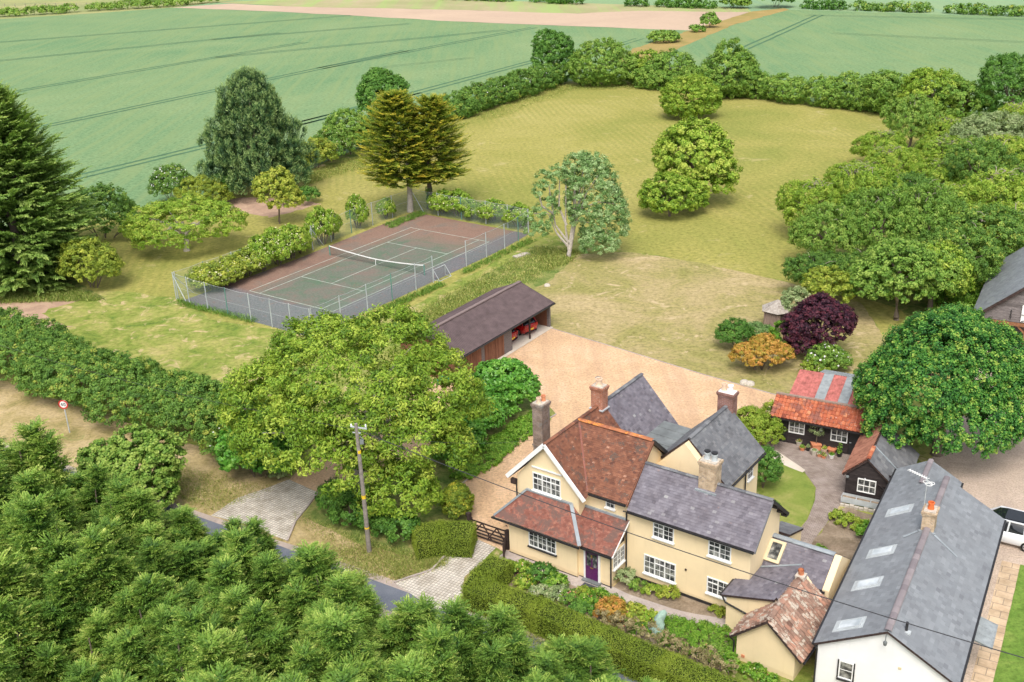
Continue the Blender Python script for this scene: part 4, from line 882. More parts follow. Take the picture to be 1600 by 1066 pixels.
for a, b, l in ((-3.6, -.9, 'brown garage door nearer the open bay'), (-6.6, -4.0, 'brown garage door half hidden by the walnut tree')):
    m = MB(); n_ = 18
    for k in range(n_): x = a+(b-a)*k/n_; m.box(x+.005, x+(b-a)/n_-.005, -.005 if k % 9 else .01, .05, .06, 2.15, random.random())
    o = m.build('door', MAT['brown_board'], ga); o['label'] = l
m = MB(); m.box(2.8, 2.92, -.06, .06, 0.06, 2.15); m.build('post', MAT['dark_wood'], ga)
m = MB(); m.box(-7, 6.0, -.05, .07, 2.1, 2.24); m.build('beam', MAT['dark_wood'], ga)
RV = 3.05
slope('corrugated_roof', [(-7.3, -.35, 2.22), (6.15, -.35, 2.22), (6.15, RV, 3.5), (-7.3, RV, 3.5)], 'brown_sheet', ga, .17, 1.9, 'corr', seed=60, lift=.012)
slope('corrugated_roof', [(6.15, 5.9, 2.32), (-7.3, 5.9, 2.32), (-7.3, RV, 3.5), (6.15, RV, 3.5)], 'brown_sheet', ga, .17, 1.9, 'corr', seed=61, lift=.012)
m = MB(); m.bar((-7.3, RV, 3.56), (6.15, RV, 3.56), .3, .08); m.build('ridge', simple('ridge_brown', (.2, .15, .14), .7, .3, .2), ga)
m = MB(); m.bar((-7.3, -.42, 2.16), (6.2, -.42, 2.16), .1, .09); m.bar((6.17, -.38, 2.16), (6.17, RV, 3.44), .05, .16); m.build('gutter', MAT['black_paint'], ga)

# ================================================================== big barn at the right edge
BG = Frame(*G(1500+90/5.92, 380+690/5.92, 2.6), -30)
bg_ = empty('barn', (BG.x, BG.y, 0), BG.a, 'large grey weatherboarded barn with oak posted cart bay and white loft doors', 'barn')
w = MB(); gable_walls(w, .3, 10.7, 3.2, 13.8, 2.7, 7.2, 'v', ridge=5.5); 
w.poly([(.3, .3, 2.62), (10.7, .3, 2.62), (5.5, .3, 7.15)]); w.box(.3, .42, .3, 3.2, 0, 2.65); w.box(10.58, 10.7, .3, 3.2, 0, 2.65)
def gab2(z): t = (z-2.66)/(7.1-2.66); return (.3+5.2*t, 10.7-5.2*t)
boards(w, .3, 10.7, 2.66, 7.0, lambda x, d_, z: (x, .3-d_, z), .2, gab2, 5); w.build('wall', MAT['grey_board'], bg_)
slope('slate_roof', [(0, 14, 2.55), (0, 0, 2.55), (5.5, 0, 7.35), (5.5, 14, 7.35)], 'slate_new', bg_, .35, .3, seed=70)
slope('slate_roof', [(11, 0, 2.55), (11, 14, 2.55), (5.5, 14, 7.35), (5.5, 0, 7.35)], 'slate_new', bg_, .35, .3, seed=71)
barge(bg_, [(-.02, -.02, 2.46), (5.5, -.02, 7.24), (11.02, -.02, 2.46)], .22, .05, 'dark_wood')
m = MB(); m.box(1.0, 10.7, .18, .42, 2.36, 2.62); 
for u in (1.05, 3.9, 6.8, 9.7):
    m.box(u, u+.22, .2, .42, 0, 2.36); m.bar((u+.11, .3, 1.75), (u+.75, .3, 2.4), .12); 
    if u > 2: m.bar((u+.11, .3, 1.75), (u-.53, .3, 2.4), .12)
m.build('oak_frame', MAT['oak'], bg_)
m = MB(); m.box(3.55, 5.9, .18, .26, 2.75, 4.1); o = m.build('loft_door', MAT['white_paint'], bg_)
m = MB(); m.bar((3.6, .14, 2.8), (4.7, .14, 3.35), .04); m.bar((4.7, .14, 2.75), (4.7, .14, 3.5), .04); m.bar((4.7, .14, 3.4), (5.85, .14, 2.85), .04); m.bar((3.55, .14, 3.35), (5.9, .14, 3.35), .03); m.build('railing', MAT['black_paint'], o)
m = MB(); m.box(2.8, 2.86, .16, .28, 2.9, 3.6); m.build('bracket', MAT['black_paint'], bg_)
lb = Vector((5.5, 0, 4.8)).normalized(); rooflight(bg_, (2.8, 12.8, 5.03), (0, -1, 0), lb, Vector((-4.8, 0, 5.5)).normalized(), .5, 2.4, 'galv', 'roof_glass', .06, .05, 'long pale rooflight', 0)
m = MB(); m.box(.08, .26, .08, .3, 0, 2.2); m.build('end_pier', MAT['stone'], bg_)

# hexagonal summerhouse
hx = G(1213, 512); sh = empty('summerhouse', (*hx, 0), .3, 'small six-sided wooden summerhouse with a weathered shingle roof beside the purple maple', 'summerhouse')
m = MB(); P = [(1.15*math.cos(math.pi/3*k), 1.15*math.sin(math.pi/3*k)) for k in range(6)]; m.prism(P, 0, 1.75)
for k in range(6):
    a = Vector((*P[k], 0)); b = Vector((*P[(k+1) % 6], 0)); m.bar((a.x, a.y, 0), (a.x, a.y, 1.75), .1)
    for j in range(1, 6): q = a+(b-a)*j/6; m.bar((q.x*1.01, q.y*1.01, .05), (q.x*1.01, q.y*1.01, 1.7), .03)
m.build('wall', MAT['old_board'], sh)
m = MB(); m.box(-.3, .3, -1.03, -.99, .05, 1.6); m.build('door', MAT['dark_wood'], sh)
for k in range(6):
    a = (1.42*math.cos(math.pi/3*k), 1.42*math.sin(math.pi/3*k), 1.68); b = (1.42*math.cos(math.pi/3*(k+1)), 1.42*math.sin(math.pi/3*(k+1)), 1.68)
    slope('shingle_roof', [a, b, (0, 0, 2.5)], 'shingle', sh, .15, .14, seed=80+k, thick=.05)
# ================================================================== tennis court
m, t, b = new_mat('court_surface', .9, .15)
co = objco(t); n1 = noise(t, .28, 6, .7, co, .7); n2 = noise(t, 5, 5, .8, co); n3 = noise(t, .13, 4, .6, co)
green = ramp(t, n1, [(.33, (.10, .16, .10)), (.5, (.15, .16, .125)), (.66, (.20, .15, .125))])
red = ramp(t, n1, [(.3, (.19, .125, .10)), (.5, (.25, .16, .12)), (.68, (.18, .155, .13))])
grey = ramp(t, n2, [(.35, (.12, .122, .135)), (.7, (.19, .18, .19))])
sx = N(t, 'ShaderNodeSeparateXYZ'); t.links.new(co, sx.inputs[0])
def mmath(op, a, b_=None):
    n = N(t, 'ShaderNodeMath', operation=op)
    for i, v in enumerate((a, b_)):
        if v is None: continue
        if isinstance(v, (int, float)): n.inputs[i].default_value = v
        else: t.links.new(v, n.inputs[i])
    return n.outputs[0]
def sstep(v, lo, hi):
    r = N(t, 'ShaderNodeMapRange', interpolation_type='SMOOTHSTEP'); r.inputs['From Min'].default_value = lo; r.inputs['From Max'].default_value = hi
    if isinstance(v, (int, float)): r.inputs[0].default_value = v
    else: t.links.new(v, r.inputs[0])
    return r.outputs[0]
X, Y = sx.outputs[0], sx.outputs[1]
wob = mmath('MULTIPLY', mmath('SUBTRACT', n1, .5), 7)
edge = mmath('MAXIMUM', sstep(mmath('MULTIPLY', mmath('ADD', X, wob), -1), 3.5, 6.2), sstep(mmath('ADD', Y, wob), 6.0, 12))
col = mix(t, green, red, edge)
right_ = mmath('MAXIMUM', sstep(mmath('ADD', X, mmath('MULTIPLY', wob, .25)), 4.9, 6.0), sstep(mmath('MULTIPLY', mmath('ADD', Y, mmath('MULTIPLY', wob, .25)), -1), 11.6, 12.8))
col = mix(t, col, grey, mmath('MULTIPLY', right_, .85))
col = mix(t, col, (.25, .13, .10), ramp(t, noise(t, 1.1, 7, .8, co, .6), [(.56, (0, 0, 0)), (.66, (.6, .6, .6))]))
col = mix(t, col, ramp(t, n2, [(.3, (.6, .6, .6)), (.7, (1.3, 1.3, 1.3))]), .7, 'MULTIPLY')
t.links.new(col, b.inputs['Base Color']); bump(t, b, n2, .4, .02); MAT['court'] = m
def csheet(name, pts, z, mat):
    q = MB(); q.poly([(x, y, z) for x, y in pts]); return tag(q.build(name, MAT[mat], None, (CF.x, CF.y, 0), CF.a), kind='structure')
csheet('court_surface', [(-9.0, -17.3), (8.15, -17.3), (8.3, -7), (8.25, 10), (7.6, 16.3), (-9.3, 16.9), (-9.1, 8), (-8.6, -2), (-8.7, -10)], .016, 'court')
L_, W_, S_, V_ = 11.885, 5.485, 4.115, 6.4
q = MB(); lw = .07
def ln_(a, b): q.bar((*a, .019), (*b, .019), lw, .004)
for x in (-W_, -S_, S_, W_): ln_((x, -L_), (x, L_))
for y in (-L_, L_): ln_((-W_, y), (W_, y))
for y in (-V_, V_): ln_((-S_, y), (S_, y))
ln_((0, -V_), (0, V_))
MAT['line_paint'] = simple('line_paint', (.42, .47, .40), .8, .2, .3, 1.2)
tag(q.build('court_lines', MAT['line_paint'], None, (CF.x, CF.y, 0), CF.a), kind='structure')
# net
net = empty('tennis_net', (CF.x, CF.y, 0), CF.a, 'sagging tennis net with white tape between two green posts', 'tennis net')
K = 24; xs = [-(W_+.914)+2*(W_+.914)*k/K for k in range(K+1)]; top = lambda x: 1.07-.40*(1-(abs(x)/(W_+.914))**1.6)
q = MB(); c = MB()
for a, b2 in zip(xs, xs[1:]):
    q.poly([(a, -.004, .06), (b2, -.004, .06), (b2, -.004, top(b2)), (a, -.004, top(a))]); q.poly([(a, .004, .06), (b2, .004, .06), (b2, .004, top(b2)), (a, .004, top(a))][::-1])
    c.bar((a, 0, top(a)-.03), (b2, 0, top(b2)-.03), .04, .09)
q.build('mesh', MAT['court_net'], net); c.bar((0, 0, .02), (0, 0, top(0)), .06, .02); c.build('tape', MAT['net_white'], net)
for x in (-(W_+.914), W_+.914):
    p = MB(); p.tube([(x, 0, 0), (x, 0, 1.1)], .06, 10); p.build('post', MAT['green_metal'], net)
# surrounding chain-link fence: three runs
def fence(name, pts, h, label, skip=(), posth=None, brace=()):
    f = empty(name, (CF.x, CF.y, 0), CF.a, label, 'fence'); w = MB(); r_ = MB()
    for i, (a, b) in enumerate(zip(pts, pts[1:])):
        if i in skip: continue
        n = 4
        for k in range(n):
            p = (a[0]+(b[0]-a[0])*k/n, a[1]+(b[1]-a[1])*k/n); q_ = (a[0]+(b[0]-a[0])*(k+1)/n, a[1]+(b[1]-a[1])*(k+1)/n); sg = lambda j: h-.06*math.sin(math.pi*j/n)
            w.poly([(*p, .03), (*q_, .03), (*q_, sg(k+1)), (*p, sg(k))])
            r_.bar((*p, sg(k)), (*q_, sg(k+1)), .016)
        r_.bar((*a, h*.5), (*b, h*.5), .01)
    w.build('netting', MAT['chain_link'], f); r_.build('line_wire', MAT['galv'], f)
    for i, p in enumerate(pts):
        c = MB(); c.box(p[0]-.03, p[0]+.03, p[1]-.03, p[1]+.03, 0, h+.05); c.build('post', MAT['galv' if i % 5 != 3 else 'green_metal'], f)
    for a, b in brace:
        c = MB(); c.bar((*a, 0), (*b, h-.25), .05); c.build('brace', MAT['galv'], f)
    return f
FH = 2.65
near = [(-9.9, -17.2), (-5.6, -17.4), (-2.1, -17.45), (1.0, -17.3), (4.5, -17.4), (8.3, -17.35)]
near = [(-9.9, -17.0), (-7.6, -17.3), (-4.9, -17.4), (-2.1, -17.45), (.9, -17.4), (3.6, -17.4), (6.0, -17.4), (8.4, -17.35)]
fence('chain_link_fence', near, FH, 'chain-link fence along the near baseline end of the tennis court, with a braced corner post', brace=(((-8.0, -17.3), (-9.9, -17.0)), ((-9.9, -15.0), (-9.9, -17.0))))
fence('chain_link_fence', [(8.42, -17.2), (8.43, -13.8), (8.43, -10.4), (8.43, -7.07), (8.48, -3.74), (8.5, -1.2)], FH, 'chain-link fence on the garage side of the court, nearer half', skip=())
fence('chain_link_fence', [(8.35, 4.2), (8.4, 7.5), (8.32, 10.8), (8.1, 13.6), (7.3, 16.6)], FH, 'chain-link fence on the garage side of the court, farther half')
fence('chain_link_fence', [(7.3, 16.7), (4.3, 17.0), (1.2, 17.1), (-2.3, 17.1), (-5.8, 17.2), (-9.7, 17.3)], FH, 'chain-link fence across the far end of the court behind white flowering shrubs', brace=(((-7.9, 17.2), (-9.7, 17.3)),))
fence('chain_link_fence', [(-9.75, 17.2), (-9.9, 13.9), (-9.9, 10.5), (-9.9, 7), (-9.7, 3.6), (-9.3, .4)], FH, 'chain-link fence on the shrub side of the court, farther half', brace=(((-9.5, 2.2), (-9.3, .4)), ((-10.6, .3), (-9.3, .4))))
fence('chain_link_fence', [(-9.5, -3.2), (-9.7, -6.6), (-9.8, -10), (-9.9, -13.4), (-9.9, -16.8)], FH, 'chain-link fence on the shrub side of the court, nearer half, grown through by bushes')
# small goal frame
gx = CF.w(8.1, .2); go = empty('goal', (*gx, 0), CF.a, 'small white football goal frame standing at the court edge beside the net post', 'goal')
m = MB()
for y in (-1.0, 1.1): m.tube([(0, y, 0), (-.0, y, 1.25)], .03); m.tube([(0, y, 1.25), (.9, y, 0.02)], .03); m.tube([(0, y, .03), (.9, y, .03)], .03)
m.tube([(0, -1.0, 1.25), (0, 1.1, 1.25)], .04); m.tube([(.9, -1.0, .03), (.9, 1.1, .03)], .03); m.build('frame', MAT['galv'], go); go.scale = (.8, .85, .85)
m = MB(); m.poly([(0, -1, 1.23), (0, 1.1, 1.23), (.88, 1.1, .05), (.88, -1, .05)]); m.build('net', MAT['court_net'], go)

# ================================================================== gates, pole, wires, sign
def five_bar(name, a, b, h, label):
    L = math.dist(a, b); ang = math.atan2(b[1]-a[1], b[0]-a[0]); g = empty(name, (*a, 0), ang, label, 'gate')
    m = MB(); x0, x1 = .12, L-.1
    for k, z in enumerate((.18, .4, .62, .86, 1.14)): m.bar((x0, 0, z), (x1, 0, z), .035, .09)
    m.box(x0, x0+.08, -.04, .04, .12, 1.3); m.box(x1-.08, x1, -.04, .04, .12, 1.2); mid = (x0+x1)/2
    m.bar((x0, .04, .18), (x0+L*.3, .04, 1.14), .03, .08); m.bar((x0+L*.28, .04, 1.14), (mid+.15, .04, .18), .03, .08); m.bar((mid-.1, .04, .18), (mid+L*.22, .04, 1.14), .03, .08); m.bar((mid+L*.2, .04, 1.14), (x1, .04, .18), .03, .08)
    m.build('bars', MAT['dark_wood'], g)
    for x in (0, L):
        p = MB(); p.box(x-.1, x+.1, -.1, .1, 0, 1.55 if x == 0 else 1.25); p.poly([(x-.1, -.1, 1.56), (x+.1, -.1, 1.56), (x, 0, 1.6)]) ; p.build('gate_post', MAT['dark_wood'], g)
    return g
five_bar('field_gate', HF.w(-3.0, .12), HF.w(-.35, .2), 1.3, 'dark five-barred wooden gate across the gravel drive beside the hipped bay')
pg = empty('picket_gate', (*HF.w(-.42, .1), 0), HF.a+math.radians(-62), 'small dark picket gate at the corner of the front path', 'gate')
m = MB()
for k in range(6): m.box(.06+k*.13, .12+k*.13, -.02, .02, .08, .85+.05*math.sin(k*1.2))
m.bar((0, .03, .25), (.85, .03, .25), .03, .07); m.bar((0, .03, .7), (.85, .03, .7), .03, .07); m.box(-.05, .05, -.05, .05, 0, 1.0); m.box(.82, .92, -.05, .05, 0, 1.0); m.build('pickets', MAT['dark_wood'], pg)

PX, PY = G(577, 862); TX, TY = PX-.12, PY+.05
po = empty('utility_pole', (PX, PY, 0), 0, 'tall weathered wooden pole with yellow bands on the dry verge', 'utility pole')
m = MB(); m.tube([(0, 0, 0), (.0, 0, 4), (-.02, 0, 8.15)], [.14, .12, .09], 12); m.build('shaft', MAT['pole_wood'], po)
m = MB()
for z, h_ in ((6.35, .18), (3.5, .22), (1.55, .1)): m.tube([(0, 0, z), (0, 0, z+h_)], .148-.006*z, 12)
m.build('band', MAT['yellow'], po)
m = MB(); m.bar((-.35, .1, 7.95), (.55, -.08, 7.85), .07); m.bar((-.25, .05, 7.6), (.2, -.05, 7.6), .05); m.build('crossarm', MAT['galv'], po)
for i, x in enumerate((-.3, 0, .5)):
    c = MB(); c.lathe([(.0, 7.93), (.05, 7.93), (.05, 8.05), (.03, 8.1), (.0, 8.1)], (x, .05-.15*x), 8); c.build('insulator', MAT['white_paint'], po)
m = MB(); m.box(.1, .3, -.05, .12, 6.9, 7.15); m.tube([(.1, .02, 7.4), (.25, .02, 7.2), (.2, .0, 6.9)], .03, 6); m.build('junction_box', MAT['dark_lead'], po)
def wire(name, a, b, sag, r, label, n=40):
    a, b = Vector(a), Vector(b); m = MB()
    m.tube([a+(b-a)*(k/n)-Vector((0, 0, sag*4*(k/n)*(1-k/n))) for k in range(n+1)], r, 5)
    o = m.build(name, MAT['black_wire'], None); return tag(o, label, 'cable')
w1 = G(1640, 1040, 6.5); d = Vector((w1[0]-PX, w1[1]-PY)); 
wire('overhead_cable', (PX+.1, PY, 7.75), (w1[0]+d.x*.5, w1[1]+d.y*.5, 7.6), 1.3, .022, 'thick black cable running from the wooden pole across the yellow house to the right')
w2 = G(60, 508, 7.5); wire('overhead_cable', (PX-.1, PY, 7.8), (w2[0]-14, w2[1]+5, 7.9), .9, .012, 'thin cable running from the wooden pole over the long hedge to the left')
w3 = HF.w(-.45, 4.0); wire('overhead_cable', (PX+.1, PY, 7.7), (*w3, 5.3), .5, .008, 'faint service cable from the wooden pole to the left flank of the yellow house', 20)

sx_, sy_ = G(109, 676); sg = empty('speed_sign', (sx_, sy_, 0), math.radians(-4), 'round red and white 40 speed limit sign on a grey post by the long hedge', 'road sign')
m = MB(); m.tube([(0, 0, 0), (0, 0, 2.35)], .045, 8); m.build('post', MAT['galv'], sg)
def disc(r0, r1, y, nn=32, th=.012, z=2.25):
    m = MB()
    for k in range(nn):
        a, b = 2*math.pi*k/nn, 2*math.pi*(k+1)/nn; P = lambda r, t, yy: (r*math.cos(t), yy, z+r*math.sin(t))
        m.poly([P(r0, a, y), P(r1, a, y), P(r1, b, y), P(r0, b, y)] if r0 > 0 else [P(0, a, y), P(r1, a, y), P(r1, b, y)])
        m.poly([P(r1, a, y), P(r1, a, y+th), P(r1, b, y+th), P(r1, b, y)])
        if r0 == 0: m.poly([P(0, a, y+th), P(r1, b, y+th), P(r1, a, y+th)])
    return m
disc(0, .34, -.07, th=.02).build('plate', MAT['white_paint'], sg); disc(.25, .345, -.078, th=.008).build('rim', MAT['red_paint'], sg)
m = MB(); z0 = 2.25; y = -.082
def seg(x0, z0_, x1, z1_, w_=.035): m.bar((x0, y, z0_), (x1, y, z1_), .008, w_) if abs(x1-x0) > abs(z1_-z0_) else m.box(x0-w_/2, x0+w_/2, y-.004, y+.004, min(z0_, z1_), max(z0_, z1_)) if x0 == x1 else m.poly([(x0-w_/2, y, z0_), (x0+w_/2, y, z0_), (x1+w_/2, y, z1_), (x1-w_/2, y, z1_)][::-1])
seg(-.06, z0-.12, -.06, z0+.12); seg(-.17, z0-.04, -.02, z0-.04); seg(-.16, z0-.04, -.07, z0+.12)
seg(.05, z0-.1, .05, z0+.1); seg(.15, z0-.1, .15, z0+.1); seg(.05, z0+.105, .15, z0+.105); seg(.05, z0-.105, .15, z0-.105)
m.build('numerals', MAT['black_paint'], sg)

# ================================================================== cars
def car(label, loc, rz, paint, L=4.0, Wd=1.72, Ht=1.5, style='hatch', cat='car', black_roof=False):
    c = empty('parked_car', (*loc, 0) if len(loc) == 2 else loc, rz, label, cat)
    # body: x forward. stations (x, half width, z low, z belt)
    hl = L/2; hw = Wd/2
    st = [(-hl, hw*.78, .38, .86), (-hl+.08, hw*.9, .28, .95), (-hl+.45, hw*.99, .22, 1.0), (-.9, hw, .2, .98), (.2, hw, .2, .95), (hl-1.15, hw*.99, .2, .92), (hl-.6, hw*.96, .22, .84), (hl-.15, hw*.86, .28, .70), (hl, hw*.7, .36, .58)]
    def ring(s):
        x, w_, a, b_ = s; m_ = (a+b_)/2
        return [(x, -w_*.86, a), (x, -w_*.98, a+.12), (x, -w_, m_+.05), (x, -w_*.97, b_-.06), (x, -w_*.84, b_), (x, 0, b_+.03), (x, w_*.84, b_), (x, w_*.97, b_-.06), (x, w_, m_+.05), (x, w_*.98, a+.12), (x, w_*.86, a)]
    m = MB(); R = [ring(s) for s in st]
    for A, B in zip(R, R[1:]):
        for i in range(11): j = (i+1) % 11; m.poly([A[i], B[i], B[j], A[j]])
    m.poly(R[0]); m.poly(R[-1][::-1]); m.build('body', MAT[paint], c, merge=True)
    rs = [(-hl+.12, hw*.72, .93), (-hl+.42, hw*.72, Ht-.1), (-hl+.9, hw*.74, Ht), (-.1, hw*.74, Ht), (.35, hw*.72, Ht-.06), (hl-1.05, hw*.7, .92)]
    def gr(s, k=1.0):
        x, w_, z = s; wb = hw*.9; zb = .93; return [(x, -wb if z > 1 else -w_*1.2, zb), (x, -w_*k, z-.05 if z > 1 else z), (x, -w_*.8*k, z), (x, w_*.8*k, z), (x, w_*k, z-.05 if z > 1 else z), (x, wb if z > 1 else w_*1.2, zb)]
    m = MB(); R = [gr(s) for s in rs]
    for A, B in zip(R, R[1:]):
        for i in range(5): m.poly([A[i], B[i], B[i+1], A[i+1]])
    m.build('glazing', MAT['car_glass'], c, merge=True)
    m = MB()
    for a, b in zip(rs[1:4], rs[2:5]):
        m.poly([(a[0], -a[1]*.86, a[2]+.012), (b[0], -b[1]*.86, b[2]+.012), (b[0], b[1]*.86, b[2]+.012), (a[0], a[1]*.86, a[2]+.012)])
    if not black_roof: m.build('roof', MAT[paint], c)
    else:
        m.build('roof', MAT['car_glass'], c)
    m = MB()
    for s in (-1, 1):
        for (xa, za), (xb, zb) in ((( -hl+.2, .95), (-hl+.5, Ht-.06)), ((-hl+.5, Ht-.05), (.32, Ht-.05)), ((.3, Ht-.06), (hl-1.02, .93)), ((-.35, .95), (-.4, Ht-.06)), ((-1.2, .96), (-1.15, Ht-.06))):
            wa = hw*(.9 if za < 1 else .76)+.006; wb_ = hw*(.9 if zb < 1 else .76)+.006; m.bar((xa, s*wa, za), (xb, s*wb_, zb), .07, .07)
    m.build('pillar', MAT[paint], c)
    for x in (-hl+.72, hl-.78):
        for s in (-1, 1):
            y = s*(hw-.1)
            w_ = MB(); w_.tube([(x, y-.1, .31), (x, y+.1, .31)], .31, 20)
            o = w_.build('wheel', MAT['rubber'], c); q = MB(); q.tube([(x, y+s*.08, .31), (x, y+s*.115, .31)], .2, 16); 
            q.build('rim', MAT['alloy'], o); q = MB()
            for k in range(5): a = 2*math.pi*k/5; q.bar((x, y+s*.12, .31), (x+.18*math.cos(a), y+s*.12, .31+.18*math.sin(a)), .03)
            q.build('spoke', MAT['rubber'], o)
    m = MB()
    for s in (-1, 1): m.box(-hl-.01, -hl+.12, s*hw*.78-.09, s*hw*.78+.09, .72, 1.0)
    m.build('tail_lamp', MAT['lamp_red'], c)
    m = MB()
    for s in (-1, 1): m.box(hl-.3, hl-.08, s*hw*.66-.13, s*hw*.66+.13, .58, .72)
    m.build('headlight', MAT['roof_glass'], c)
    m = MB(); m.box(-hl-.03, -hl, -.26, .26, .5, .62); m.build('number_plate', MAT['plate'], c)
    m = MB(); m.box(-hl-.02, -hl+.05, -hw*.78, hw*.78, .3, .42); m.box(hl-.05, hl+.01, -hw*.65, hw*.65, .33, .45); m.build('bumper', MAT['rubber'], c)
    m = MB()
    for s in (-1, 1): m.box(hl-1.2, hl-1.0, s*(hw+.02)-.06, s*(hw+.02)+.08, .95, 1.08)
    m.build('mirror', MAT[paint], c)
    return c
car('red car at the left of the open garage bay, half behind the grey pillar', GF.w(1.2, 2.55), GF.a+math.radians(92), 'car_red', 3.9)
car('red car parked askew in the right half of the garage bay beside the timber wall', GF.w(4.15, 2.35), GF.a+math.radians(77), 'car_red', 4.0)
car('white car with a black glass roof on the gravel behind the white house', WF.w(5.95, 17.2), WF.a+math.radians(177), 'car_white', 4.3, 1.8, 1.62, black_roof=True, cat='car')

# ================================================================== bits and pieces around the house
def pot(loc, r, h, mat, plant, pmat, label, frame=BB, ph=.3, flowers=None, n=160):
    x, y = frame.w(*loc); p = empty('plant_pot', (x, y, 0), 0, label, 'plant pot', None)
    m = MB(); m.lathe([(0, 0), (r*.7, 0), (r, h*.9), (r*1.08, h*.9), (r*1.08, h), (r*.88, h), (r*.85, h*.85), (0, h*.85)], (0, 0), 14); m.build('pot', MAT[mat], p)
    if plant:
        rg = np.random.default_rng(int(loc[0]*100)); P = rg.normal(size=(n, 3)); P /= np.linalg.norm(P, axis=1)[:, None]; P *= rg.uniform(.4, 1, (n, 1))
        P[:, 2] = np.abs(P[:, 2]); Q = P*np.array([r*1.15, r*1.15, ph])+np.array([0, 0, h*.85]); leaves('foliage', Q, P, .09, MAT[pmat], p, seed=3, asp=.6)
        if flowers:
            k = n//4; leaves('flower', Q[:k]*np.array([1.05, 1.05, 1.02])+np.array([0, 0, .03]), P[:k], .08, MAT[flowers], p, seed=4, asp=.9)
    return p
# ================================================================== vegetation builders
def leaf_mesh(name, P, Nn, size, seed=0, asp=.5, jit=.6, tint=None, clump=None, tdir=None, sizes=None):
    """one diamond-shaped leaf at each point; Nn = facing direction, tdir = direction the leaf points in"""
    rg = np.random.default_rng(seed); n = len(P); P = np.asarray(P, dtype=np.float64); Nn = np.asarray(Nn, dtype=np.float64)+rg.normal(size=(n, 3))*jit
    Nn /= np.linalg.norm(Nn, axis=1)[:, None]+1e-9
    R = rg.normal(size=(n, 3)) if tdir is None else np.asarray(tdir)
    T = R-Nn*np.sum(R*Nn, axis=1)[:, None]; T /= np.linalg.norm(T, axis=1)[:, None]+1e-9; B = np.cross(Nn, T)
    s = (size*rg.uniform(.65, 1.3, n) if sizes is None else sizes)[:, None]
    v = np.empty((n, 4, 3)); v[:, 0] = P-T*s*.5; v[:, 1] = P+B*s*asp*.5+T*s*.05; v[:, 2] = P+T*s*.5-Nn*s*.12; v[:, 3] = P-B*s*asp*.5+T*s*.05
    me = bpy.data.meshes.new(name); me.vertices.add(4*n); me.vertices.foreach_set('co', v.ravel().astype(np.float32))
    me.loops.add(4*n); me.loops.foreach_set('vertex_index', np.arange(4*n, dtype=np.int32)); me.polygons.add(n); me.polygons.foreach_set('loop_start', np.arange(0, 4*n, 4, dtype=np.int32))
    if tint is None: tint = rg.normal(.5, .2, n)
    at = me.attributes.new('tint', 'FLOAT', 'FACE'); at.data.foreach_set('value', np.clip(tint, 0, 1).astype(np.float32))
    me.update(calc_edges=True); return me
def leaves(name, P, Nn, size, mat, parent=None, **k):
    return link(name, leaf_mesh(name, P, Nn, size, **k), mat, parent)

def unit(rg, n):
    d = rg.normal(size=(n, 3)); return d/np.linalg.norm(d, axis=1)[:, None]

def crown(blobs, seed, leaf=.2, clump=.8, cdens=1.0, per=60, fill=.5, zmin=-.45, flat=.75, tvar=.17, lvar=.13, upb=.35, low=0.05, tip=0):
    """points of a broadleaf crown made of leafy clumps over the shells of several ellipsoids"""
    rg = np.random.default_rng(seed); Ps, Ns, Ts = [], [], []
    bl = [(np.array(b[:3], float), np.array(b[3:6], float)) for b in blobs]
    for i, (c, r) in enumerate(bl):
        area = 4*math.pi*((r[0]*r[1])**1.6/3+(r[0]*r[2])**1.6/3+(r[1]*r[2])**1.6/3)**(1/1.6)
        for shell, dens, sc in ((1.0, cdens, 1.0), (.62, cdens*fill, 1.35)):
            k = max(4, int(area*shell**2*dens/(clump**2*1.4))); d = unit(rg, int(k*1.6)); d = d[d[:, 2] > zmin][:k]
            C = c+r*d*shell*rg.uniform(.84, 1.06, (len(d), 1))
            keep = np.ones(len(C), bool)
            for j, (c2, r2) in enumerate(bl):
                if j != i: keep &= np.sum(((C-c2)/r2)**2, axis=1) > .55*shell
            keep &= C[:, 2] > low
            C, d = C[keep], d[keep]
            if not len(C): continue
            nr = d/r; nr /= np.linalg.norm(nr, axis=1)[:, None]; m = int(per*(1 if shell == 1 else .6))
            cs = clump*sc*rg.uniform(.7, 1.25, (len(C), 1, 1)); q = unit(rg, len(C)*m).reshape(len(C), m, 3); q = q+nr[:, None, :]*.45
            rad = rg.uniform(.25, 1, (len(C), m, 1))**.5
            loc = C[:, None, :]+q*rad*cs*np.array([.62, .62, .62*flat]); nn = q*.7+nr[:, None, :]*.5+np.array([0, 0, upb])
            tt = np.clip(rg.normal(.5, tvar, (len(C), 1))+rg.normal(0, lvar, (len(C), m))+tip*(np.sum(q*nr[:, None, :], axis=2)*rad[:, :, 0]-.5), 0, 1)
            Ps.append(loc.reshape(-1, 3)); Ns.append(nn.reshape(-1, 3)); Ts.append(tt.ravel())
    P, Nn, T = np.concatenate(Ps), np.concatenate(Ns), np.concatenate(Ts); k = P[:, 2] > .02
    return P[k], Nn[k], T[k]

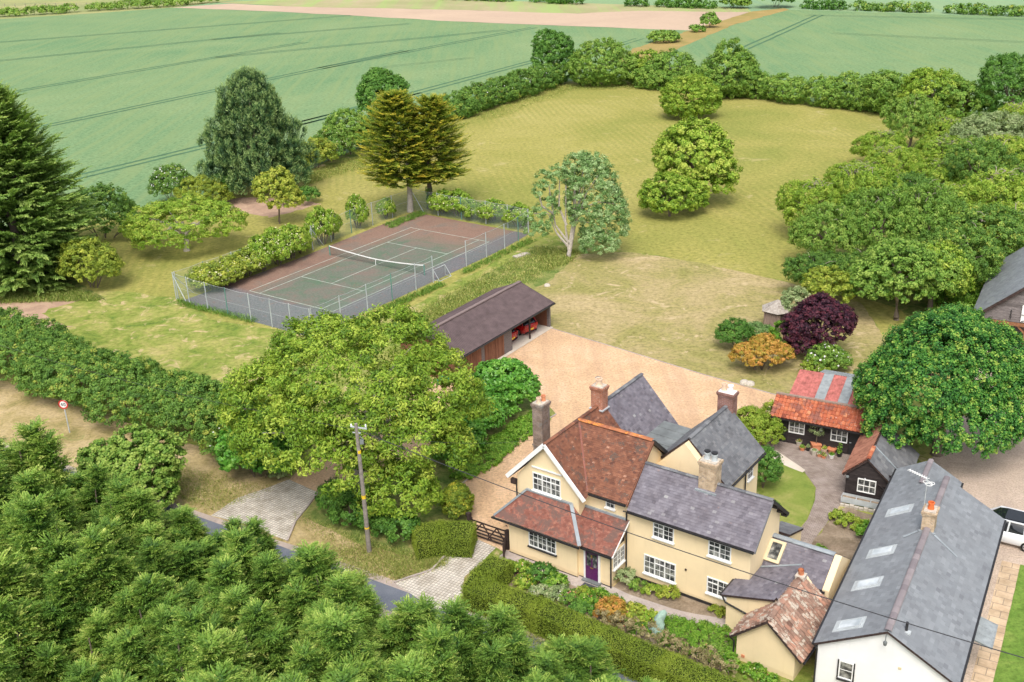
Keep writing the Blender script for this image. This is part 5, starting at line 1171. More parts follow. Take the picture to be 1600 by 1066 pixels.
def limbs(m, base, top, r0, blobs, seed, n=6, lean=0, r1=None):
    """tapered trunk with limbs reaching into the crown"""
    rg = random.Random(seed); b = Vector(base); tp = Vector(top); mid = (b+tp)/2+Vector((rg.uniform(-.2, .2), rg.uniform(-.2, .2), 0))
    m.tube([b-Vector((0, 0, .1)), b+Vector((0, 0, .3)), mid, tp], [r0*1.35, r0, r0*.75, r0*.5], 9)
    for k in range(n):
        bl = blobs[k % len(blobs)]; a = rg.uniform(0, 2*math.pi); e = Vector((bl[0]+bl[3]*.75*math.cos(a), bl[1]+bl[4]*.75*math.sin(a), bl[2]+bl[5]*rg.uniform(.0, .6)))
        s = b.lerp(tp, rg.uniform(.45, 1)); h = s.lerp(e, .5)+Vector((0, 0, .12*(e-s).length)); m.tube([s, h, e], [r0*.42, r0*.27, r0*.07], 6)

def tree(name, label, cat, base, blobs, mat, seed, trunk=.2, leaf=.2, clump=.8, group=None, bark='bark', trunk_top=None, nl=7, asp=.5, share=None, scale=1, rz=0, parts=('trunk', 'crown'), jit=.6, **kw):
    """blobs: ellipsoids (x, y, z, rx, ry, rz) round the foot of the trunk"""
    t = empty(name, (*base, 0), rz, label, cat, group); t.scale = (scale,)*3
    if share:
        for n_, me in zip(parts, share): link(n_, me, None, t)
        return t, share
    P, Nn, T = crown(blobs, seed, leaf, clump, **kw); cm = leaf_mesh(name+'_crown', P, Nn, leaf, seed, asp, jit=jit, tint=T); cm.materials.append(MAT[mat])
    m = MB(); tt = trunk_top or (blobs[0][0], blobs[0][1], blobs[0][2]); limbs(m, (0, 0, 0), tt, trunk, blobs, seed, nl); tm = m.mesh(name+'_trunk'); tm.materials.append(MAT[bark])
    for n_, me in zip(parts, (tm, cm)): link(n_, me, None, t)
    return t, (tm, cm)

def bush(name, label, base, blobs, mat, seed, leaf=.12, clump=.35, group=None, flowers=None, cat='shrub', fl=(.1, 160), share=None, rz=0, scale=1, asp=.55, **kw):
    kw.setdefault('per', 45); kw.setdefault('fill', .8); kw.setdefault('zmin', -.25)
    t = empty(name, (*base, 0), rz, label, cat, group); t.scale = (scale,)*3
    if share:
        for n_, me in share: link(n_, me, None, t)
        return t, share
    P, Nn, T = crown(blobs, seed, leaf, clump, **kw); me = leaf_mesh(name+'_foliage', P, Nn, leaf, seed, asp, tint=T); me.materials.append(MAT[mat]); out = [('foliage', me)]
    m = MB(); r = random.Random(seed)
    for b in blobs:
        for k in range(3): a = r.uniform(0, 6.28); m.tube([(b[0]*.4, b[1]*.4, 0), (b[0]+b[3]*.3*math.cos(a), b[1]+b[4]*.3*math.sin(a), b[2]), (b[0]+b[3]*.6*math.cos(a), b[1]+b[4]*.6*math.sin(a), b[2]+b[5]*.5)], [.05, .03, .01], 5)
    sm = m.mesh(name+'_stems'); sm.materials.append(MAT['bark']); out.append(('stem', sm))
    if flowers:
        rg = np.random.default_rng(seed+1); Q = []; W = []
        for b in blobs:
            k = int(fl[1]*(b[3]*b[4])**.5); d = unit(rg, k); d[:, 2] = np.abs(d[:, 2]); Q.append(np.array(b[:3])+np.array(b[3:6])*d*rg.uniform(.98, 1.12, (k, 1))); W.append(d)
        Q = np.concatenate(Q); W = np.concatenate(W); k = Q[:, 2] > .1; fm = leaf_mesh('flowers', Q[k], W[k]+np.array([0, 0, .5]), fl[0], seed, .9, jit=.3); fm.materials.append(MAT[flowers]); out.append(('flower', fm))
    for n_, me in out: link(n_, me, None, t)
    return t, out

def conifer_mesh(seed, H, Rf, nb=220, up=.3, upt=.3, droop=.3, ns=12, fl=.5, nl=14, inner=.3, lw=.3, lsz=.34, z0=.3, tipc=.6, name='crown', hpow=1.1, fan=.9, sdroop=.35, tv=.09, longp=0, tbase=.22, raw=False):
    """boughs with flat fans of small leaflets. Rf(t) = crown radius at height fraction t"""
    rg = np.random.default_rng(seed); P, Nn, D, T, Sz = [], [], [], [], []
    hh = z0+(H-z0)*(np.arange(nb)+rg.uniform(0, 1, nb))**hpow/nb**hpow; az = np.cumsum(rg.normal(2.4, .35, nb))
    q = (np.arange(nl)+.5)/nl; sgn = np.where(np.arange(nl) % 2, 1., -1.)
    for h, a in zip(hh, az):
        tt = min(1, (h-z0)/(H-z0)); L = Rf(tt)*rg.uniform(.72, 1.18)*(1.35 if rg.uniform() < longp else 1)+.15; tu = math.tan(up+upt*tt+rg.normal(0, .1)); bt = rg.normal(0, tv)
        ca, sa = math.cos(a), math.sin(a); zb = max(.15, h-L*tu*.45); curl = rg.normal(0, .25)
        for k in range(ns):
            s = inner+(1-inner)*(k+rg.uniform(0, 1))/ns; last = k == ns-1
            aa = a+curl*s; pos = np.array([math.cos(aa)*L*s, math.sin(aa)*L*s, zb+L*s*tu-droop*L*s*s])
            yaw = (1 if k % 2 else -1)*rg.uniform(.25, 1)*fan*(1-.35*s) if not last else 0
            sl_ = tu-2*droop*s; pit = math.atan(sl_)*.8+rg.normal(0, .16)
            f = np.array([math.cos(aa+yaw)*math.cos(pit), math.sin(aa+yaw)*math.cos(pit), math.sin(pit)]); side = np.array([-math.sin(aa+yaw), math.cos(aa+yaw), 0.])
            fn = np.cross(f, side); fn = fn if fn[2] > 0 else -fn; F_ = fl*rg.uniform(.65, 1.3)*(1.15-.4*s)
            pts = pos+np.outer((q-.1)*F_, f)+np.outer(sgn*.13*F_*(1-.7*q), side); pts[:, 2] -= sdroop*F_*q*q
            dirs = f+np.outer(sgn*.85*(1-q*.7), side)+rg.normal(0, .15, (nl, 3)); dirs[:, 2] -= sdroop*q*.8
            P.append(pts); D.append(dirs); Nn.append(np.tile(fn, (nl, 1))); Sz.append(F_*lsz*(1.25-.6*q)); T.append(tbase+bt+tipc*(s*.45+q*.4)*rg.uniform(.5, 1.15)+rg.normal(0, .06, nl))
    P, Nn, D, T, Sz = map(np.concatenate, (P, Nn, D, T, Sz)); k = P[:, 2] > .05
    if raw: return P[k], Nn[k], T[k], D[k], Sz[k]
    return leaf_mesh(name, P[k], Nn[k], 1, seed, lw, jit=.35, tint=T[k], tdir=D[k], sizes=Sz[k])

def trunk_mesh(h, r, seed=0, n=10, Rf=None, mat='bark', lean=(0, 0)):
    m = MB(); m.tube([(0, 0, -.1), (lean[0]*.3, lean[1]*.3, h*.3), (lean[0], lean[1], h*.95)], [r*1.2, r*.85, r*.2], 9); rg = random.Random(seed)
    if Rf:
        for k in range(n):
            t = rg.uniform(.15, .8); a = rg.uniform(0, 6.28); R = Rf(t)*.7; z = h*t; m.tube([(0, 0, z*.9), (R*math.cos(a), R*math.sin(a), z+R*.3)], [r*.25, r*.06], 5)
    me = m.mesh('trunk'); me.materials.append(MAT[mat]); return me

# ------------------------------------------------------------------ leyland cypress belt on the near side of the lane
def Rley(t): return 1.85*(1-t)**1.1*(.75+.25*min(1, t*5))+.14
LEY = []
for s in range(6):
    rl = random.Random(s); parts_ = []; H = 8.0; a0 = rl.uniform(0, 6.28)
    for q in range(4):
        h_ = H*(1, .9, .8, .7)[q]*rl.uniform(.94, 1.04); rr = 0 if q == 0 else rl.uniform(.75, 1.25); aa = a0+q*2.1+rl.uniform(-.4, .4); tx, ty = rl.uniform(-.09, .09), rl.uniform(-.09, .09)
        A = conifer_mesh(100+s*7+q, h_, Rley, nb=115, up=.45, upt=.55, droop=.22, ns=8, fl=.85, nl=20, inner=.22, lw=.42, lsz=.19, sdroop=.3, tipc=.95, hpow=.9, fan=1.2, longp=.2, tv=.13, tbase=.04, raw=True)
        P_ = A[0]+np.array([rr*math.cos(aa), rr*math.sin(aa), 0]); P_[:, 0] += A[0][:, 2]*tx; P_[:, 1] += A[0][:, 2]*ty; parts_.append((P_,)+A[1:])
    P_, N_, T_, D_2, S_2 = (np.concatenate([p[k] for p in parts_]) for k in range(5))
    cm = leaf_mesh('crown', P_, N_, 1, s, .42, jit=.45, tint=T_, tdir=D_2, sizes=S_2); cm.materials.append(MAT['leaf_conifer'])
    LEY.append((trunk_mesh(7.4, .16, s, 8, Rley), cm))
rg_ = random.Random(7); r_u = RF.l
belt = []
row = -4.9; ri = 0
while row > -24:
    u = -34+(ri % 2)*1.3
    while u < 30:
        belt.append((u+rg_.uniform(-.8, .8), row+rg_.uniform(-.6, .6), ri)); u += 2.4
    row -= 2.5; ri += 1
for (u, v, ri) in belt:
    x, y = RF.w(u, v)
    # skip what the frame shows nothing of
    dx, dy, dz = x, y, 6-CH; zz_ = dy*cp-dz*sp; yy_ = dy*sp+dz*cp; a_ = dx*cr-yy_*sr; b_ = dx*sr+yy_*cr
    if zz_ < 5: continue
    px, py = 800+F*a_/zz_, 533-F*b_/zz_
    if px < -110 or px > 1330 or py > 1190: continue
    if u < -14 and ri == 0 and px > 120: continue                   # gap where the broadleaf bush stands
    h = {0: .58, 1: .78, 2: .92}.get(ri, .97)*rg_.uniform(.82, 1.2)
    if -4 < u: h *= .93
    if u < -12: h *= 1.06
    if u < -17: h *= .92
    sc = h; k = rg_.randrange(6)
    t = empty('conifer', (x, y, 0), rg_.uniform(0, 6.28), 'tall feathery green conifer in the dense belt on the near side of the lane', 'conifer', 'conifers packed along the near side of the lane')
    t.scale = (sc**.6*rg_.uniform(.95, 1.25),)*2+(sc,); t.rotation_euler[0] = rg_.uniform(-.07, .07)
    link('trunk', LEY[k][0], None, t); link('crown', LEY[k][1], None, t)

# ------------------------------------------------------------------ walnut
wx, wy = G(565, 775)
WB = [(0, 0, 8.6, 5.2, 4.8, 3.6), (-5.6, .6, 7.0, 3.0, 3.0, 2.8), (-3.6, -2.8, 6.0, 3.0, 2.4, 2.6), (5.0, 1.2, 7.4, 3.2, 3.0, 2.6), (4.4, -2.6, 5.8, 2.7, 2.2, 2.4), (.4, -3.4, 6.4, 3.2, 1.9, 2.6), (-1.2, -3.6, 4.8, 2.8, 2.2, 2.2), (2.0, -1.5, 7.4, 3.4, 3.0, 2.8), (-2.2, 3.4, 9.0, 3.6, 3.0, 2.8), (2.6, 3.6, 9.4, 3.4, 3.0, 2.6), (.6, -3.8, 3.7, 2.4, 1.5, 2.0), (3.6, -4.3, 2.7, 1.9, 1.6, 1.8), (1.9, -4.4, 2.4, 1.6, 1.1, 1.5), (-5.2, -1.8, 5.6, 2.2, 2.0, 1.8), (6.9, 1.6, 5.8, 1.9, 2.0, 1.7), (6.3, -2.3, 4.5, 1.6, 1.6, 1.5), (-7.2, 1.8, 6.2, 1.7, 1.8, 1.6), (4.4, -3.9, 1.9, 1.3, 1.2, 1.3)]
tree('walnut_tree', 'huge spreading walnut tree with yellow green leaves beside the gravel drive, behind the wooden pole', 'tree', (wx, wy), WB, 'leaf_walnut', 11, trunk=.5, scale=.90, leaf=.25, clump=.85, cdens=1.3, per=85, fill=.4, bark='pale_bark', trunk_top=(0, 0, 6), nl=16, asp=.42, zmin=-.35, tvar=.2, lvar=.16)
# ------------------------------------------------------------------ sycamore
sx2, sy2 = 27.0, 60.5
SB = [(0, .5, 6.8, 4.6, 4.6, 4.0), (-3.2, .6, 5.4, 3.0, 3.2, 2.8), (-1.8, -1.6, 6.2, 3.2, 3.0, 3.0), (3.2, 1.4, 6.6, 3.2, 3.4, 3.1), (.6, -2.8, 4.2, 3.8, 2.8, 2.6), (4.6, -1.2, 4.4, 2.6, 2.6, 2.2), (-4.2, -1.2, 3.6, 1.8, 2.0, 1.8), (1.5, 2.5, 8.4, 2.6, 2.6, 2.2), (6.2, .6, 4.4, 1.8, 2.0, 1.8)]
tree('sycamore_tree', 'big dense dark green sycamore between the black barn and the gravel yard', 'tree', (sx2, sy2), SB, 'leaf_sycamore', 12, trunk=.4, scale=.85, leaf=.16, clump=.42, cdens=1.25, per=52, fill=.3, flat=1.25, tvar=.16, lvar=.1, tip=.42, asp=.8, zmin=-.5, nl=8, upb=.7)
# ------------------------------------------------------------------ lawn trees
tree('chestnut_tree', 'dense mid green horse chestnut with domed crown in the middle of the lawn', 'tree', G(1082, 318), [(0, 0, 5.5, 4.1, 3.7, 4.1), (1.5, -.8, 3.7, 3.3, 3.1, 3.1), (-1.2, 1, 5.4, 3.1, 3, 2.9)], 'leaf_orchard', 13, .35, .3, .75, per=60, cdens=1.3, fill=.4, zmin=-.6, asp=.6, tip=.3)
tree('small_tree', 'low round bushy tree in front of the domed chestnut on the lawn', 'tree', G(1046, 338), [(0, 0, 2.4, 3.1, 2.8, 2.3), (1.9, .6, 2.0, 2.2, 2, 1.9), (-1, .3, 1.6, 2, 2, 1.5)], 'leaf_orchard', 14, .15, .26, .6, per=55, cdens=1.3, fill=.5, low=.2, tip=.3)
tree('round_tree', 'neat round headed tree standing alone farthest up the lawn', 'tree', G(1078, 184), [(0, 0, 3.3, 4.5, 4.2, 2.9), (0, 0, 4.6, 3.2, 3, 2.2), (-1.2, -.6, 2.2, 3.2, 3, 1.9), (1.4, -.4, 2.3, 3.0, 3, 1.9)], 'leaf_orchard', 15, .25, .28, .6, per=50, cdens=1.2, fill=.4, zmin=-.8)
# silver-leaved tree: bare limbs on the left, dense on the right
vx, vy = G(889, 402)
t_, _ = tree('silver_leaved_tree', 'silvery green tree with pale bare limbs on its left and a heavy leafy right side', 'tree', (vx, vy), [(2.4, .3, 6.2, 2.5, 2.5, 4.3), (3.6, -.2, 4.0, 2.3, 2.2, 3.4), (3.0, -.9, 1.9, 1.9, 1.7, 1.6), (1.1, .5, 8.6, 1.6, 1.6, 1.9)], 'leaf_silver', 16, .22, .17, .48, per=62, cdens=1.15, fill=.35, bark='pale_bark', trunk_top=(1.2, .2, 6), nl=10, tvar=.2, lvar=.2, zmin=-.6)
P, Nn, T = crown([(-2.2, .3, 7.0, 1.2, 1.3, 1.9), (-3.0, .2, 3.4, 1.5, 1.4, 1.9), (-.9, .5, 8.4, 1.0, 1.1, 1.2), (-2.0, 0, 5.4, 1.1, 1.2, 1.2)], 17, .2, .45, cdens=.55, per=40, fill=.0); me = leaf_mesh('left_boughs', P, Nn, .2, 17, tint=T); link('crown', me, MAT['leaf_silver'], t_)
m = MB()
for pts in ([(0, 0, .6), (-.3, 0, 3.2), (-.15, 0, 8.6)], [(-.05, 0, 1.6), (-1.3, .1, 3.4), (-1.9, .2, 7.6)], [(-.1, 0, 1.2), (-1.2, 0, 2.6), (-2.0, .1, 4.6), (-3.4, .1, 4.7)], [(-.2, 0, 3.4), (-.9, .1, 5.2), (-.8, .2, 8.4)], [(.1, 0, 1.5), (.5, .1, 4), (.7, .2, 8.8)], [(-1.5, .1, 4.6), (-2.6, .1, 5.4), (-2.9, .2, 6.8)]):
    m.tube(pts, [.14, .09]+[.04]*(len(pts)-2), 6)
m.build('limb', MAT['pale_bark'], t_)

# ------------------------------------------------------------------ big conifers on the field boundary
def Rmac(t): return 8.6*(1-t)**.66*(.62+.38*min(1, t*3.2))+.2
c_ = conifer_mesh(31, 18.6, Rmac, nb=900, up=.22, upt=.6, fl=1.5, ns=16, nl=16, lw=.36, droop=.12, inner=.3, tipc=.75, lsz=.34, sdroop=.05, fan=.9, tv=.1); c_.materials.append(MAT['leaf_dark_conifer'])
t = empty('cypress', (*G(40, 440), 0), 0, 'very tall dark cypress with jagged tiered outline at the left edge', 'conifer'); link('trunk', trunk_mesh(17, .45, 1, 14, Rmac), None, t); link('crown', c_, None, t)
def Rpin(t): return 6.6*math.sin(math.pi*min(1, .2+.75*t))**.8
PB = [(0, 0, 3.2, 5.6, 5.2, 2.8), (0, 0, 6.2, 6.4, 5.8, 3.0), (0, 0, 9.2, 5.2, 4.8, 3.0), (.3, 0, 12.0, 3.6, 3.4, 2.6), (.4, 0, 14.0, 2.0, 2.0, 1.7), (-4.8, .5, 7.2, 2.6, 2.4, 1.7), (-4.6, -.6, 4.4, 2.8, 2.4, 1.6), (4.8, .3, 6.2, 2.4, 2.4, 2.0), (4.0, -1.5, 3.2, 2.4, 2.4, 1.9)]
rp = random.Random(77); PB = [(0, 0, 4.0, 4.2, 4.0, 3.6), (0, 0, 8.5, 3.6, 3.4, 4.0), (0, 0, 12.5, 2.0, 2.0, 2.6)]
for k in range(46):
    t_ = (k+.5)/46; a_ = k*2.4+rp.uniform(-.3, .3); R_ = (6.9*(1-t_)**.55*min(1, .8+t_*2))*rp.uniform(.72, 1.0); PB.append((R_*math.cos(a_), R_*math.sin(a_)*.93, 1.9+12.2*t_, 1.9*(1-.3*t_), 1.75*(1-.3*t_), 1.4))
P, Nn, T = crown(PB, 32, .5, .62, cdens=.8, per=60, fill=.25, flat=1.35, upb=.6, tvar=.1, lvar=.08, tip=.8, zmin=-.7)
rgp = np.random.default_rng(3); c_ = leaf_mesh('crown', P, rgp.normal(size=P.shape), .34, 32, .2, jit=.5, tint=T, tdir=Nn*.8+np.array([0, 0, .8])+rgp.normal(0, .3, P.shape)); c_.materials.append(MAT['leaf_pine'])
t = empty('pine_tree', (*G(408, 300), 0), 0, 'broad blue green pine with upturned tufts in front of the wheat field', 'conifer'); link('trunk', trunk_mesh(12.5, .4, 2, 14, lambda t: 3.2), None, t); link('crown', c_, None, t)
def Rgold(t): return 4.5*max(0, 1-t**1.9)**.55*(.8+.2*min(1, t*4))
for i, (bx_, by_, tp, lab, k) in enumerate(((641, 331, 10.6, 'left of two golden cypresses with clean trunks at the far court corner', 1.0), (672, 326, 10.2, 'right of two golden cypresses, its trunk clad in ivy', .93))):
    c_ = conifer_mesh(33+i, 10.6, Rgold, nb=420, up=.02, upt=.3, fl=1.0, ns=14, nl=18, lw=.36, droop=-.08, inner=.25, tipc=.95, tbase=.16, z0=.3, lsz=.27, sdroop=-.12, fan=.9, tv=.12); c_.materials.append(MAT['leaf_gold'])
    t = empty('golden_cypress', (*G(bx_, by_), 0), 0, lab, 'conifer', 'pair of golden cypresses'); m = MB(); m.tube([(0, 0, 0), (.1, 0, 2), (0, 0, 9)], [.42, .3, .08], 9); m.build('trunk', MAT['pale_bark' if i == 0 else 'bark'], t)
    o = link('crown', c_, None, t); o.location = (-.9 if i == 0 else .9, 0, 3.1); o.scale = (k, k, k)
    if i: 
        q = unit(np.random.default_rng(5), 900); h_ = np.random.default_rng(6).uniform(0, 2.6, 900); leaves('ivy', np.c_[q[:, 0]*.42, q[:, 1]*.42, h_], q, .16, MAT['leaf_deep'], t, seed=8)
# ------------------------------------------------------------------ boundary shrubs and trees, left side
tree('field_tree', 'rounded dark green tree at the wheat field edge behind the golden cypresses', 'tree', G(604, 208), [(0, 0, 5.6, 3.9, 3.6, 3.9), (-.8, .4, 7.2, 2.6, 2.6, 2.6), (1.2, 0, 3.6, 3.4, 3, 2.6)], 'leaf_deep', 21, .3, .32, .75, per=50, cdens=1.2)
tree('young_maple', 'small yellow green tree with a short forked trunk left of the court', 'tree', G(437, 350), [(0, 0, 3.9, 2.3, 2.1, 2.2), (.9, 0, 2.9, 2.0, 1.8, 1.3), (-.9, 0, 4.6, 1.4, 1.3, 1.3), (.5, .2, 5.2, 1.3, 1.3, 1.2)], 'leaf_goldbush', 22, .14, .24, .5, per=45, cdens=.95, fill=.3, tip=.3)
tree('spreading_tree', 'wide flat spreading pale green tree beside the left cypress', 'tree', G(292, 392), [(0, 0, 3.2, 5.2, 4.6, 2.1), (-3.4, .3, 3.0, 3.0, 3, 1.9), (3.6, .4, 3.0, 3.0, 2.8, 1.8), (.4, 1, 4.2, 3.2, 3, 1.4), (-1, -2.4, 2.4, 3.4, 2.2, 1.6)], 'leaf_orchard', 23, .3, .24, .75, per=55, cdens=1.0, fill=.4, flat=.5, tvar=.2, bark='pale_bark')
bush('golden_shrub', 'rounded yellow green shrub at the foot of the left cypress', G(147, 450), [(0, 0, 2.3, 2.7, 2.4, 2.5), (-.8, .3, 3.2, 1.8, 1.7, 1.6), (.9, -.2, 2.0, 2.0, 1.8, 1.8)], 'leaf_goldbush', 24, .2, .5, per=45)
bush('thorn_bush', 'grey green thorn bush between the cypress and the spreading tree', G(165, 372), [(0, 0, 3.0, 3.6, 3, 2.9), (-2, 0, 2.5, 2.6, 2.4, 2.4), (2.4, -.4, 1.8, 2.4, 2, 1.8)], 'leaf_hedge', 25, .22, .55)
bush('elder_bush', 'brown green bush dotted with white blossom at the wheat edge', G(272, 318), [(0, 0, 2.6, 2.3, 2.2, 2.2), (-.8, 0, 2.0, 1.8, 1.8, 1.8)], 'leaf_hedge', 26, .2, .5, flowers='flower_white', fl=(.18, 60))
bush('hawthorn_bush', 'olive green bush right of the white blossomed bush', G(316, 322), [(0, 0, 1.9, 3.0, 2.4, 1.7), (1.6, -.2, 1.3, 2.2, 2, 1.3)], 'leaf_goldbush', 27, .2, .5)
bush('dark_bush', 'dark low bush under the left side of the pine', G(352, 312), [(0, 0, 1.6, 2.0, 1.8, 1.6)], 'leaf_deep', 28, .2, .5)
bush('bramble', 'dark bramble mound behind the small yellow green tree', G(468, 318), [(0, 0, 1.0, 2.4, 1.8, .9)], 'leaf_deep', 29, .2, .5)
for i, (x, y, rx, rz_, lab, mt, fl_) in enumerate(((498, 262, 2.6, 2.2, 'low hedge bush touching the right side of the pine', 'leaf_goldbush', None), (520, 252, 3.0, 2.4, 'hedge bush speckled with small blossom right of the pine', 'leaf_hedge', 'flower_cream'), (548, 242, 3.6, 3.6, 'weeping bright green bush between pine and golden cypresses', 'leaf_mid', None), (578, 232, 2.6, 2.2, 'low bush directly left of the golden cypresses', 'leaf_deep', None))):
    bush('hedge_bush', lab, G(x, y), [(0, 0, rz_*.8, rx, rx*.85, rz_), (-rx*.4, 0, rz_*.6, rx*.7, rx*.7, rz_*.7)], mt, 40+i, .24, .55, flowers=fl_, fl=(.14, 60))
def wild_hedge(name, label, pts, hs_, ws, mat, seed, leaf=.22, clump=.55, kind=None, cat='hedge', step=1.6, flowers=None, per=45, var=.25, **kw):
    """untrimmed hedge: overlapping leafy mounds along a line of plan points"""
    r = random.Random(seed); ox, oy = pts[0]; blobs = []
    for i, (a, b) in enumerate(zip(pts, pts[1:])):
        L = math.dist(a, b); n = max(1, int(L/step)); h0, h1, w0, w1 = hs_[i], hs_[i+1], ws[i], ws[i+1]
        for k in range(n):
            t = (k+r.uniform(.2, .8))/n; h = (h0+(h1-h0)*t)*r.uniform(1-var, 1+var*.6); w_ = (w0+(w1-w0)*t)*r.uniform(.85, 1.15)
            x = a[0]+(b[0]-a[0])*t-ox+r.uniform(-.2, .2)*w_; y = a[1]+(b[1]-a[1])*t-oy+r.uniform(-.2, .2)*w_; blobs.append((x, y, h*.52, max(step*.75, w_*.62), max(step*.75, w_*.62), h*.52))
    o = empty(name, (ox, oy, 0), 0, label, cat)
    if kind: o['kind'] = kind
    kw.setdefault('zmin', -.3); kw.setdefault('fill', .55)
    P, Nn, T = crown(blobs, seed, leaf, clump, per=per, **kw); leaves('foliage', P, Nn, leaf, MAT[mat], o, seed=seed, tint=T, asp=.55)
    m = MB()
    for b in blobs: m.tube([(b[0], b[1], 0), (b[0]+r.uniform(-.3, .3), b[1]+r.uniform(-.3, .3), b[2]*1.3)], [.07, .03], 5)
    m.build('stems', MAT['bark'], o)
    if flowers:
        rg = np.random.default_rng(seed); Q = []; W2 = []
        for b in blobs:
            if rg.uniform() < flowers[2]:
                k = flowers[3]; d = unit(rg, k); d[:, 2] = np.abs(d[:, 2]); Q.append(np.array(b[:3])+np.array(b[3:6])*d*1.04); W2.append(d)
        if Q: leaves('flower', np.concatenate(Q), np.concatenate(W2)+np.array([0, 0, .5]), flowers[1], MAT[flowers[0]], o, seed=3, asp=.9, jit=.3)
    return o
wild_hedge('boundary_hedge', 'bushy boundary hedge climbing from the golden cypresses to the far corner trees', [G(703, 187), G(760, 165), G(815, 148), G(866, 132)], [3.4, 3.8, 4.0, 4.2], [4.5, 5, 5, 4.5], 'leaf_hedge', 50, .28, .65, step=1.8, var=.2, zmin=-.9, flowers=('flower_white', .2, .25, 30), per=40)
wild_hedge('garden_hedge', 'long thick roadside hedge with arching shoots from the left edge to the paved entrance', [RF.w(-52, 9.8), RF.w(-40, 8.9), RF.w(-29, 7.9), RF.w(-18, 7.8), RF.w(-10.8, 7.3)], [3.5, 3.5, 3.5, 3.6, 3.6], [4.4, 4.4, 4.2, 3.8, 3.4], 'leaf_hedge', 51, .16, .42, step=.95, per=50, cdens=1.0, tvar=.22, var=.15, flowers=('flower_white', .14, .05, 25))
bush('ivy_bush', 'glossy dark leaved bush ending the roadside hedge at the paved entrance', G(408, 745), [(0, 0, 2.6, 1.9, 1.7, 2.4), (-.3, .4, 3.8, 1.4, 1.3, 1.3), (.8, -.2, 1.5, 1.4, 1.3, 1.5), (-1.0, -.1, 1.8, 1.4, 1.3, 1.8)], 'leaf_laurel', 52, .24, .4, asp=.75)
bush('lavender_bush', 'small grey green bush at the kerb of the paved entrance', G(436, 750), [(0, 0, .6, .6, .5, .65)], 'leaf_greygreen', 53, .1, .2)
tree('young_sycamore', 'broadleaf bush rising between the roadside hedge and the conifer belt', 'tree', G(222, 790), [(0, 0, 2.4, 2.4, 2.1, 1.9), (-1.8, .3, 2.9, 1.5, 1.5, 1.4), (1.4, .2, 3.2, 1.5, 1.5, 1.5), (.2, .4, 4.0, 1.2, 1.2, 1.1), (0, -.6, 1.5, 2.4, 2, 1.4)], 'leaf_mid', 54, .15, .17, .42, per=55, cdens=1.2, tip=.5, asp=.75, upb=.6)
# ------------------------------------------------------------------ far corner and far boundary
FT = ((866, 130, 3.4, 9.8, 'leaf_deep', 'upright poplar like tree at the far left corner of the garden'), (942, 133, 5.6, 8.4, 'leaf_mid', 'broad round topped tree second from the far left corner'), (1010, 130, 3.4, 6.0, 'leaf_orchard', 'low tree right of the broad round topped corner tree'), (1048, 136, 4.2, 6.6, 'leaf_mid', 'bushy tree left of the spired tree on the far boundary'), (1138, 152, 5.0, 8.0, 'leaf_mid', 'tall tree with a spired top on the far boundary'))
for i, (x, y, r, h, mt, lab) in enumerate(FT):
    bl = [(0, 0, h*.5, r, r*.9, h*.48), (r*.45, 0, h*.38, r*.75, r*.7, h*.36), (-r*.5, 0, h*.4, r*.7, r*.7, h*.36)]
    if i == 4: bl += [(0, 0, h*.85, r*.5, r*.5, h*.38), (r*.3, 0, h*.7, r*.5, r*.45, h*.3)]
    if i == 0: bl += [(-r*.35, 0, h*.78, r*.75, r*.7, h*.24), (r*.5, 0, h*.66, r*.6, r*.6, h*.25)]
    tree('boundary_tree', lab, 'tree', G(x, y), bl, mt, 60+i, .3, .32, .75, per=42, cdens=1.15, fill=.4, low=.1, zmin=-.95, asp=.6)
wild_hedge('boundary_hedge', 'tall ragged hedge along the far side of the lawn', [G(1000, 137), G(1080, 143), G(1200, 155), G(1290, 166), G(1380, 176), G(1450, 186)], [3.5, 3.6, 4.0, 4.6, 5.4, 5.2], [4, 4.2, 4, 4, 4.2, 4.4], 'leaf_mid', 70, .3, .7, step=1.6, per=40, cdens=1.05, var=.18, zmin=-.95)
for i, (x, y, r, h, lab) in enumerate(((1385, 178, 3.6, 6.4, 'leafy tree rising from the far hedge above the orchard'), (1455, 190, 4.6, 7.6, 'fuller tree where the far hedge meets the right-hand trees'), (1500, 196, 4.0, 6.4, 'second full tree at the right end of the far hedge'), (1572, 200, 4.6, 10.2, 'tallest dark tree at the top right corner'), (1628, 190, 4.4, 10.6, 'dark tree cut by the right edge at the top'))):
    tree('boundary_tree', lab, 'tree', G(x, y), [(0, 0, h*.55, r, r, h*.45), (r*.3, 0, h*.35, r*.85, r*.85, h*.34), (-r*.3, .2, h*.75, r*.6, r*.6, h*.28)], ('leaf_mid', 'leaf_orchard', 'leaf_mid', 'leaf_deep', 'leaf_deep')[i], 75+i, .3, .32, .75, per=42, cdens=1.1, fill=.4, low=.1, zmin=-.9)
